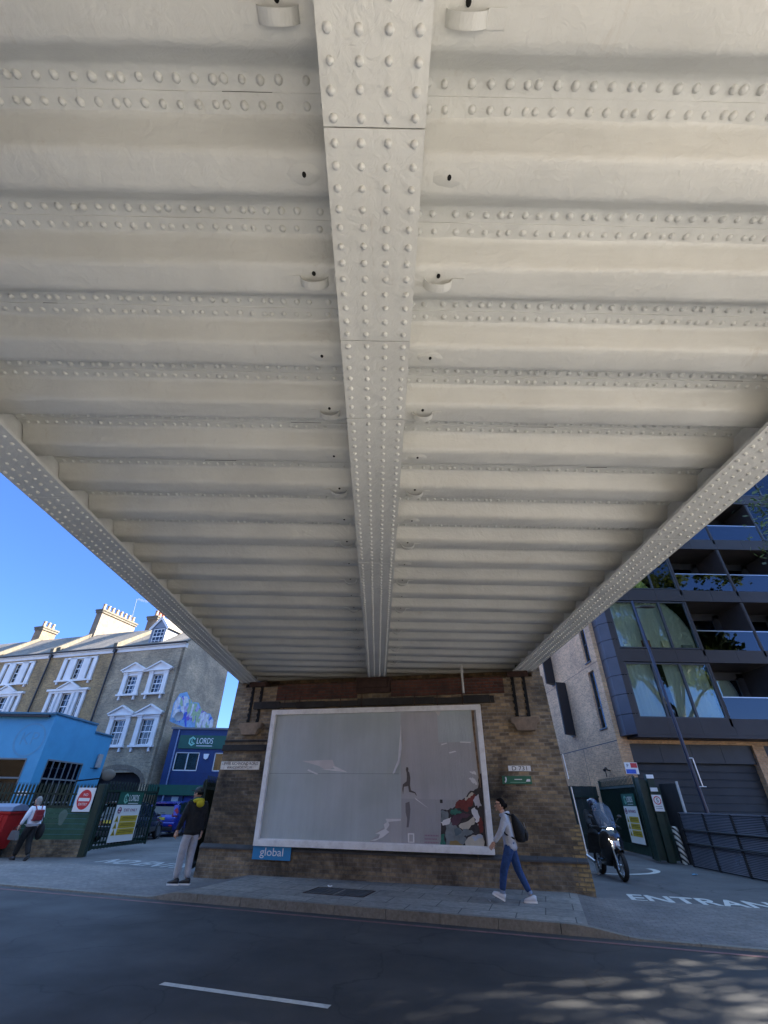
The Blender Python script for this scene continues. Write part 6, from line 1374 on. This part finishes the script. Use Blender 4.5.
m = MB(); m.torus((1.38, 0, 0.315), (0, 1, 0), 0.345, 0.05, 20, 8, R(-150), R(-10) + 0, flat=1.2); mg = m.build('front_mudguard', gloss, st)
# front apron
def loft(secs, n=12):
    """secs: (x, z centre, half width, half height, lean)"""
    m = MB(); v = []
    for (x, z, w_, h_) in secs:
        for i in range(n): t = 2 * math.pi * i / n; v.append((x, w_ * math.copysign(abs(math.cos(t)) ** 0.75, math.cos(t)), z + h_ * math.copysign(abs(math.sin(t)) ** 0.75, math.sin(t))))
    m.add(v, [(k * n + i, (k + 1) * n + i, (k + 1) * n + (i + 1) % n, k * n + (i + 1) % n) for k in range(len(secs) - 1) for i in range(n)] + [tuple(range(n)), tuple(range((len(secs) - 1) * n, len(secs) * n))[::-1]], True); return m
loft([(0.92, 0.68, 0.28, 0.34), (1.02, 0.70, 0.31, 0.36), (1.12, 0.74, 0.28, 0.32), (1.20, 0.78, 0.20, 0.25), (1.26, 0.80, 0.10, 0.15)]).build('front_fairing', gloss, st, fixn=True)
loft([(0.15, 0.33, 0.10, 0.06), (0.5, 0.32, 0.17, 0.09), (0.85, 0.34, 0.18, 0.10), (1.0, 0.42, 0.16, 0.12)]).build('footboard', gloss, st, fixn=True)
loft([(-0.42, 0.80, 0.04, 0.05), (-0.25, 0.74, 0.12, 0.10), (0.05, 0.66, 0.17, 0.17), (0.35, 0.58, 0.17, 0.2), (0.5, 0.5, 0.12, 0.14)]).build('rear_body', gloss, st, fixn=True)
loft([(-0.30, 0.84, 0.11, 0.05), (-0.1, 0.86, 0.15, 0.06), (0.15, 0.82, 0.15, 0.06), (0.4, 0.79, 0.11, 0.05), (0.52, 0.77, 0.05, 0.03)]).build('seat', soft, st, fixn=True)
m = MB(); m.tube((0.1, -0.16, 0.26), (-0.4, -0.2, 0.36), 0.045, 0.06, 12); m.build('exhaust', alu, st)
loft([(0.9, 1.02, 0.10, 0.05), (1.0, 1.03, 0.2, 0.07), (1.12, 1.02, 0.15, 0.07), (1.18, 1.01, 0.06, 0.04)]).build('handlebar_cowl', gloss, st, fixn=True)
m = MB()
for s in (-1, 1): m.path([(0.98, s * 0.1, 1.05), (0.93, s * 0.25, 1.08), (0.86, s * 0.36, 1.07)], [0.016, 0.016, 0.018], 8)
m.build('handlebar', black, st)
for s in (-1, 1):
    m = MB(); m.path([(0.97, s * 0.2, 1.08), (0.99, s * 0.30, 1.22), (0.98, s * 0.36, 1.27)], 0.008, 6); q = m.build('mirror', black, st); m = MB(); m.ball((0.98, s * 0.38, 1.30), (0.02, 0.065, 0.04), 12, 8); m.build('mirror_head', black, q)
hl = emis('headlight_glow', (1.0, 0.93, 0.75), 3.2)
m = MB(); m.ball((1.165, 0, 1.02), (0.03, 0.085, 0.042), 14, 8); m.build('headlight', hl, st)
for s in (-1, 1):
    m = MB(); m.path([(1.19, s * 0.155, 0.93), (1.235, s * 0.11, 0.82), (1.262, s * 0.05, 0.74), (1.27, s * 0.005, 0.715)], [0.010, 0.017, 0.018, 0.016], 8); m.build('running_light', emis('running_light_glow', (1.0, 0.92, 0.72), 2.2) if s < 0 else bpy.data.materials['running_light_glow'], st)
wsm, nt_, b_ = new_mat('smoky_windscreen'); b_.inputs['Base Color'].default_value = (0.20, 0.24, 0.32, 1); b_.inputs['Roughness'].default_value = 0.12; b_.inputs['Alpha'].default_value = 0.38
m = MB(); v = []; nn = 10
for j in range(7):
    z = 1.05 + 0.56 * j / 6; hw = (0.20 + 0.05 * math.sin(j / 6 * 3.0)) * (1.0 if j < 6 else 0.78)
    for i in range(nn + 1): u_ = -1 + 2 * i / nn; v.append((1.13 - 0.28 * j / 6 - 0.09 * u_ * u_, u_ * hw, z - (0.05 * abs(u_) ** 3 if j == 6 else 0)))
m.add(v, [(j * (nn + 1) + i, j * (nn + 1) + i + 1, (j + 1) * (nn + 1) + i + 1, (j + 1) * (nn + 1) + i) for j in range(6) for i in range(nn)], True); m.build('windscreen', wsm, st)
m = MB(); m.box(1.33, 1.345, -0.085, 0.085, 0.63, 0.80); q = m.xform(Matrix.Translation((0, 0, 0))).build('learner_plate', white, st)
t_ = text_mesh('L', 0.3, 0.07, 0.10).xform(Matrix.Translation((1.348, 0, 0.715)) @ Matrix.Rotation(R(90), 4, 'Z')); t_.build('lettering', redm, q)
m = MB(); v = []
for j in range(5):
    z = 0.92 - 0.42 * j / 4; w_ = 0.34 + 0.02 * j
    for i in range(9): u_ = -1 + 2 * i / 8; v.append((0.86 - 0.42 * abs(u_) ** 1.5 + 0.05 * j * (1 - abs(u_)), u_ * w_, z + 0.02 * math.sin(i * 2 + j)))
m.add(v, [(j * 9 + i, j * 9 + i + 1, (j + 1) * 9 + i + 1, (j + 1) * 9 + i) for j in range(4) for i in range(8)], True); m.build('leg_apron', soft, st)
m = MB(); m.box(0.15, 0.3, -0.22, -0.20, 0.02, 0.25); m.tube((0.4, -0.14, 0.25), (0.3, -0.25, 0.03), 0.015, n=6); m.build('side_stand', alu, st)
J = dict(pel=(0.12, 0, 0.95), wai=(0.12, 0, 1.08), che=(0.20, 0, 1.28), nek=(0.27, 0, 1.43), hed=(0.31, 0, 1.48), shL=(0.22, 0.19, 1.36), elL=(0.46, 0.27, 1.16), wrL=(0.78, 0.34, 1.09), shR=(0.22, -0.19, 1.36), elR=(0.46, -0.27, 1.16), wrR=(0.78, -0.34, 1.09), curlL=(0.2, 0, -1), curlR=(0.2, 0, -1),
         hiL=(0.15, 0.10, 0.93), knL=(0.60, 0.17, 0.86), anL=(0.72, 0.15, 0.50), hiR=(0.15, -0.10, 0.93), knR=(0.60, -0.17, 0.86), anR=(0.72, -0.15, 0.50))
p, M = person('rider in black jacket and dark helmet seated on the scooter', tuple(s0), sY, J, gloves=soft)
top(p, J, soft, 'jacket', 1.25, 0.02); trousers(p, J, soft, 1.1); shoe(p, (0.72, 0.15, 0.50), (1, 0, 0), black, 0, black); shoe(p, (0.72, -0.15, 0.50), (1, 0, 0), black, 0, black)
m = MB(); m.ball((0.0, 0, 0.02), (0.145, 0.13, 0.145), 20, 12); m.xform(M); hm = m.build('helmet', pm('dark_helmet', (0.03, 0.045, 0.09), var=0.1, rough=0.2, bump=0, coat=0.8), p); m = MB(); m.ball((0.028, 0, 0.015), (0.128, 0.118, 0.06), 20, 10); m.xform(M).build('visor', glassd if False else pm('dark_visor', (0.01, 0.012, 0.015), var=0.1, rough=0.08, bump=0, coat=1.0), hm)
m = MB(); m.ball((-0.04, -0.085, 0.09), (0.05, 0.05, 0.035), 12, 8); m.xform(M).build('reflective_band', alu, hm)

st.scale = p.scale = (1.05,) * 3
# ================================================================== CARS
def car(label, pos, yaw, paint, open_door=False, w=1.72, Lc=3.95, H=1.47):
    c = E('parked_car', label, 'car', pos, yaw, 'hatchbacks parked in the left hand yard')
    hw = w / 2
    # lower body stations from rear (-y face) to front: y, z belt, half width
    st_ = [(0.0, 0.80, 0.70), (0.06, 0.92, 0.80), (0.3, 0.95, 0.85), (1.0, 0.93, 0.86), (2.0, 0.90, 0.86), (2.8, 0.88, 0.85), (3.3, 0.80, 0.83), (3.75, 0.70, 0.76), (Lc, 0.55, 0.62)]
    m = MB(); v = []
    for y, zb, hw_ in st_:
        hw_ = hw_ / 0.86 * hw
        v += [(-hw_ * 0.9, y, 0.22), (-hw_, y, 0.36), (-hw_ * 1.0, y, 0.62), (-hw_ * 0.95, y, zb - 0.04), (-hw_ * 0.86, y, zb), (hw_ * 0.86, y, zb), (hw_ * 0.95, y, zb - 0.04), (hw_, y, 0.62), (hw_, y, 0.36), (hw_ * 0.9, y, 0.22)]
    n = 10; m.add(v, [(k * n + i, (k + 1) * n + i, (k + 1) * n + (i + 1) % n, k * n + (i + 1) % n) for k in range(len(st_) - 1) for i in range(n)] + [tuple(range(n)), tuple(range((len(st_) - 1) * n, len(st_) * n))[::-1]], True)
    m.build('body', paint, c, fixn=True)
    g_ = MB(); v = []; gs = [(0.10, 0.92, 0.90, 0.76, 0.70), (0.28, 0.94, 1.30, 0.78, 0.60), (0.55, 0.94, H - 0.03, 0.78, 0.58), (1.3, 0.92, H - 0.01, 0.79, 0.60), (2.0, 0.90, H - 0.06, 0.79, 0.60), (2.45, 0.88, H - 0.2, 0.78, 0.58), (3.0, 0.86, 0.93, 0.76, 0.60)]
    for y, z0_, z1_, a, b in gs: v += [(-a, y, z0_), (-b, y, z1_), (b, y, z1_), (a, y, z0_)]
    g_.add(v, [(k * 4 + i, (k + 1) * 4 + i, (k + 1) * 4 + i + 1, k * 4 + i + 1) for k in range(len(gs) - 1) for i in range(3)] + [(0, 1, 2, 3)]); g_.build('windows', pm('car_glass', (0.01, 0.013, 0.017), var=0.1, rough=0.05, bump=0, spec=0.8), c, fixn=True)
    m = MB(); v = []
    for y, z0_, z1_, a, b in gs[1:6]: v += [(-b - 0.03, y, z1_ - 0.03), (-b * 0.85, y, z1_ + 0.03), (b * 0.85, y, z1_ + 0.03), (b + 0.03, y, z1_ - 0.03)]
    m.add(v, [(k * 4 + i, (k + 1) * 4 + i, (k + 1) * 4 + i + 1, k * 4 + i + 1) for k in range(4) for i in range(3)] + [(0, 1, 2, 3)], True)
    m.box(-0.58, 0.58, 0.16, 0.40, H - 0.09, H - 0.03); m.build('roof', paint, c, fixn=True)
    for s in (-1, 1):
        m = MB(); m.obox((s * 0.70, 0.20, 1.12), (s * 0.075, 0.08, 0), (0, 0.12, 0.0), (-s * 0.07, 0.10, 0.22)); m.obox((s * 0.69, 1.5, 1.16), (s * 0.02, 0, -0.01), (0, 0.04, 0), (-s * 0.09, 0.0, 0.26)); m.build('pillar', paint, c)
        m = MB(); m.prism([(0.58, 0.86), (0.80, 0.84), (0.82, 1.02), (0.74, 1.22), (0.64, 1.10)], 'y', 0.0, 0.12); m.v = [(x * s, y - 0.01 + (x - 0.58) * 0.3, z) for x, y, z in m.v]; q = m.build('tail_light', emis_red, c, fixn=True)
        for y in (0.72, 3.2):
            m = MB(); m.torus((s * (hw - 0.10), y, 0.31), (1, 0, 0), 0.235, 0.075, 28, 10, flat=1.3); q = m.build('wheel', rubber, c)
            m = MB(); m.tube((s * (hw - 0.05), y, 0.31), (s * (hw - 0.0), y, 0.31), 0.20, n=20)
            m.build('rim', pm('dull_alloy', (0.2, 0.21, 0.23), var=0.1, rough=0.4, metal=0.6), q)
            m = MB(); m.torus((s * (hw + 0.0), y, 0.32), (1, 0, 0), 0.335, 0.028, 24, 6, 0, 2 * math.pi, flat=0.5); m.build('wheel_arch', black, c)
        m = MB(); m.ball((s * (hw + 0.09), 2.55, 0.97), (0.09, 0.05, 0.07), 10, 8); m.build('wing_mirror', paint, c)
    m = MB(); m.box(-hw * 0.86, hw * 0.86, -0.045, 0.1, 0.26, 0.42); m.build('rear_bumper_insert', black, c, bevel=0.02)
    m = MB(); m.box(-hw * 0.93, hw * 0.93, -0.03, 0.15, 0.42, 0.62); m.build('rear_bumper', paint, c, bevel=0.05)
    for s in (-1, 1): MB().box(s * 0.55, s * 0.72, -0.036, -0.028, 0.46, 0.50).build('reflector', redm, c)
    q = MB().box(-0.26, 0.26, -0.045, -0.02, 0.70, 0.81).build('number_plate', pm('plate_yellow', (0.62, 0.46, 0.06), var=0.05), c)
    m = MB(); m.tube((0, -0.03, 0.87), (0, -0.05, 0.87), 0.06, n=16); m.build('badge', alu, c)
    m = MB(); m.tube((-0.3, 0.02, 0.98), (0.15, 0.06, 1.0), 0.012, n=6); m.build('rear_wiper', black, c)
    if open_door:
        m = MB(); m.add([(hw, 2.55, 0.3), (hw + 0.62, 1.75, 0.3), (hw + 0.62, 1.75, 0.9), (hw, 2.55, 0.9), (hw - .06, 2.5, 0.3), (hw + 0.56, 1.70, 0.3), (hw + 0.56, 1.70, 0.9), (hw - .06, 2.5, 0.9)], [(0, 1, 2, 3), (7, 6, 5, 4), (0, 4, 5, 1), (1, 5, 6, 2), (2, 6, 7, 3)]); q = m.build('open_door', paint, c, fixn=True)
        m = MB(); m.add([(hw - 0.062, 2.49, 0.34), (hw + 0.55, 1.69, 0.34), (hw + 0.55, 1.69, 0.88), (hw - 0.062, 2.49, 0.88)], [(0, 1, 2, 3)]); m.build('door_lining', pm('grey_door_lining', (0.22, 0.26, 0.33)), q)
        m = MB(); m.path([(hw + 0.58, 1.72, 0.9), (hw + 0.45, 1.82, 1.33), (hw + 0.1, 2.3, 1.3), (hw, 2.5, 0.95)], 0.022, 6); m.build('door_frame', paint, q)
        m = MB(); m.box(hw - 0.3, hw + 0.005, 1.4, 2.4, 0.32, 0.9); m.build('cabin_opening', pm('pale_car_interior', (0.12, 0.13, 0.15)), c)
    return c
emis_red = pm('red_tail_lens', (0.45, 0.05, 0.07), var=0.3, scale=8, rough=0.2, bump=0, coat=0.8)
cblue = pm('metallic_blue_paint', (0.012, 0.03, 0.30), var=0.05, rough=0.28, metal=0.3, bump=0, coat=0.8); cdark = pm('black_car_paint', (0.012, 0.014, 0.02), var=0.05, rough=0.25, bump=0, coat=0.8); cnavy = pm('navy_car_paint', (0.015, 0.03, 0.09), var=0.05, rough=0.28, metal=0.2, bump=0, coat=0.8)
def car_x(px, py, Y): return Frame(0, Y, 0).at(px, py)[0]
car('bright blue hatchback with its driver door open in front of the navy unit', (car_x(159, 822, 27.3), 27.3, -0.01), R(-3), cblue, True)
car('black hatchback half hidden behind the open left gate leaf', (car_x(126, 838, 22.9) - 0.86, 22.9, -0.01), R(0), cdark)

wg = E('road_shade_block', 'tall unseen brick block added beyond the right edge to shade the road', 'building', (30.0, 18.3, 0))  # unseen block added to keep the sun off the road
mw = MB(); hs = [(x_ + 0.6, x_ + 1.8, z_ + 1, z_ + 2.8) for x_ in (0,) for z_ in range(0, 27, 3)]; mw.wall(0, 3.2, -0.1, 30, 0, 0.3, hs, caps=False); mw.build('wall', aptb2, wg)
MB().box(0, 3.2, 0.31, 2.6, -0.1, 30).build('core', aptb2, wg)
for h_ in hs: MB().box(h_[0], h_[1], 0.15, 0.17, h_[2], h_[3]).build('window', glassd, wg)
# ================================================================== TREES
def tree_mesh(seed, H, CR, nleaf=26000):
    rr = random.Random(seed); tr = MB(); cl = []
    th = H * 0.38
    tr.path([(0, 0, 0), (0.1, 0.05, th * 0.5), (0.0, 0.15, th)], [0.32, 0.24, 0.2], 10)
    for k in range(9):
        a = 2 * math.pi * k / 9 + rr.uniform(-.3, .3); e = rr.uniform(0.35, 1.2); ln = CR * rr.uniform(0.65, 1.0)
        b = Vector((0, 0.15, th * rr.uniform(0.75, 1.0))); p1 = b + Vector((math.cos(a) * ln * 0.5 * math.cos(e), math.sin(a) * ln * 0.5 * math.cos(e), ln * 0.55 * math.sin(e) + 0.6)); p2 = p1 + Vector((math.cos(a) * ln * 0.5, math.sin(a) * ln * 0.5, ln * 0.3 * math.sin(e) + 0.6))
        tr.path([tuple(b), tuple(p1), tuple(p2)], [0.13, 0.08, 0.03], 7)
        for j in range(4):
            q = p1.lerp(p2, rr.uniform(0.2, 1.0)); r_ = q + Vector((rr.uniform(-1, 1), rr.uniform(-1, 1), rr.uniform(-.2, 1))) * CR * 0.35; tr.path([tuple(q), tuple(r_)], [0.035, 0.01], 5); cl.append((r_, rr.uniform(0.7, 1.25)))
        cl.append((p2, 1.2))
    top_ = Vector((0, 0, th + (H - th) * 0.6))
    for k in range(46):
        d_ = Vector((rr.gauss(0, 1), rr.gauss(0, 1), rr.gauss(0, 1))).normalized() * rr.uniform(0.2, 1.0); cl.append((top_ + Vector((d_.x * CR, d_.y * CR, d_.z * (H - th) * 0.5)), rr.uniform(0.7, 1.4)))
    lf = MB(); vs = []; fs = []
    for k in range(nleaf):
        c_, r_ = cl[rr.randrange(len(cl))]; d_ = Vector((rr.gauss(0, 1), rr.gauss(0, 1), rr.gauss(0, 0.8))) * r_ * 0.42; p = c_ + d_; s_ = rr.uniform(0.08, 0.17)
        u_ = Vector((rr.gauss(0, 1), rr.gauss(0, 1), rr.gauss(0, 1))).normalized(); w_ = u_.orthogonal().normalized(); b = len(vs)
        vs += [tuple(p - u_ * s_), tuple(p + w_ * s_ * 0.7), tuple(p + u_ * s_), tuple(p - w_ * s_ * 0.7)]; fs.append((b, b + 1, b + 2, b + 3))
    lf.add(vs, fs); return tr, lf
protos = {}
def tree(label, x, y, H=15, CR=4.8, seed=1, mat=None, rz=0.0, name='plane_tree'):
    key = (H, CR, seed, id(mat))
    t = E(name, label, 'tree', (x, y, 0), rz, 'street trees')
    if key not in protos:
        a, b = tree_mesh(seed, H, CR); protos[key] = (a.build('trunk', bark, t), b.build('crown', mat or leaf, t))
    else:
        for o in protos[key]: c = o.copy(); C.objects.link(c); c.parent = t
    return t
TREES = [('plane tree whose twigs hang into the top right corner by the apartments', 19.0, 12.0, 18, 6.0, 1, 0.0), ('plane tree on the near side of the road to the right of the bridge', 14.5, -13.5, 14, 4.8, 2, 0.5), ('plane tree on the near pavement left of the bridge', -12, -2.5, 14, 4.8, 2, 3.3)]
for lab, x_, y_, H_, CR_, sd, rz in TREES: tree(lab, x_, y_, H_, CR_, sd, None, rz)
tree('dark red leaved plum tree across the road mirrored in the apartment glass', 19.5, -9.0, 8, 2.8, 3, leafp, 0, 'plum_tree')

# ================================================================== LIGHT, SKY, CAMERA
SUN_EL, SUN_AZ = 33.0, 70.0          # azimuth from the bridge axis (+Y) towards +X
w = bpy.data.worlds.new('World'); bpy.context.scene.world = w; w.use_nodes = True
nt = w.node_tree; bg = nt.nodes['Background']
sky = nt.nodes.new('ShaderNodeTexSky'); sky.sky_type = 'NISHITA'; sky.sun_disc = False
sky.sun_elevation = R(SUN_EL); sky.sun_rotation = R(SUN_AZ); sky.altitude = 50; sky.air_density = 0.9; sky.dust_density = 0.0; sky.ozone_density = 3.0
tcw = nt.nodes.new('ShaderNodeTexCoord'); sxyz = nt.nodes.new('ShaderNodeSeparateXYZ'); nt.links.new(tcw.outputs['Generated'], sxyz.inputs[0])
cr = ramp(nt, sxyz.outputs[2], [(0.0, (0.20, 0.22, 0.35)), (0.12, (0.13, 0.18, 0.32)), (0.47, (0.155, 0.215, 0.35)), (0.58, (1.0, 0.94, 0.82))])
nt.links.new(mixc(nt, 1.0, sky.outputs[0], cr.outputs[0], 'MULTIPLY'), bg.inputs[0]); bg.inputs[1].default_value = 0.15
sl = bpy.data.lights.new('sun', 'SUN'); sl.energy = 5.0; sl.angle = R(0.53); sl.color = (1.0, 0.93, 0.82)
so = bpy.data.objects.new('sun', sl); C.objects.link(so)
d = Vector((math.sin(R(SUN_AZ)) * math.cos(R(SUN_EL)), math.cos(R(SUN_AZ)) * math.cos(R(SUN_EL)), math.sin(R(SUN_EL))))
so.rotation_euler = d.to_track_quat('Z', 'Y').to_euler(); so.location = d * 60
cd = bpy.data.cameras.new('camera'); co = bpy.data.objects.new('camera', cd); C.objects.link(co)
cd.sensor_fit = 'VERTICAL'; cd.sensor_height = 24.0; cd.lens = F / 1024 * 24.0; cd.clip_start = 0.05; cd.clip_end = 2000
co.matrix_world = Matrix.Translation((0, 0, EYE)) @ RM.to_4x4()
sc_ = bpy.context.scene; sc_.camera = co
sc_.view_settings.view_transform = 'Standard'; sc_.view_settings.look = 'None'; sc_.view_settings.exposure = 2.86; sc_.view_settings.gamma = 1.0; sc_.view_settings.use_curve_mapping = False
sc_.render.resolution_x = 768; sc_.render.resolution_y = 1024
sc_.cycles.max_bounces = 8; sc_.cycles.diffuse_bounces = 7; sc_.cycles.glossy_bounces = 4; sc_.cycles.transparent_max_bounces = 24; sc_.cycles.transmission_bounces = 6
sc_.cycles.use_denoising = True; sc_.cycles.sample_clamp_indirect = 8.0
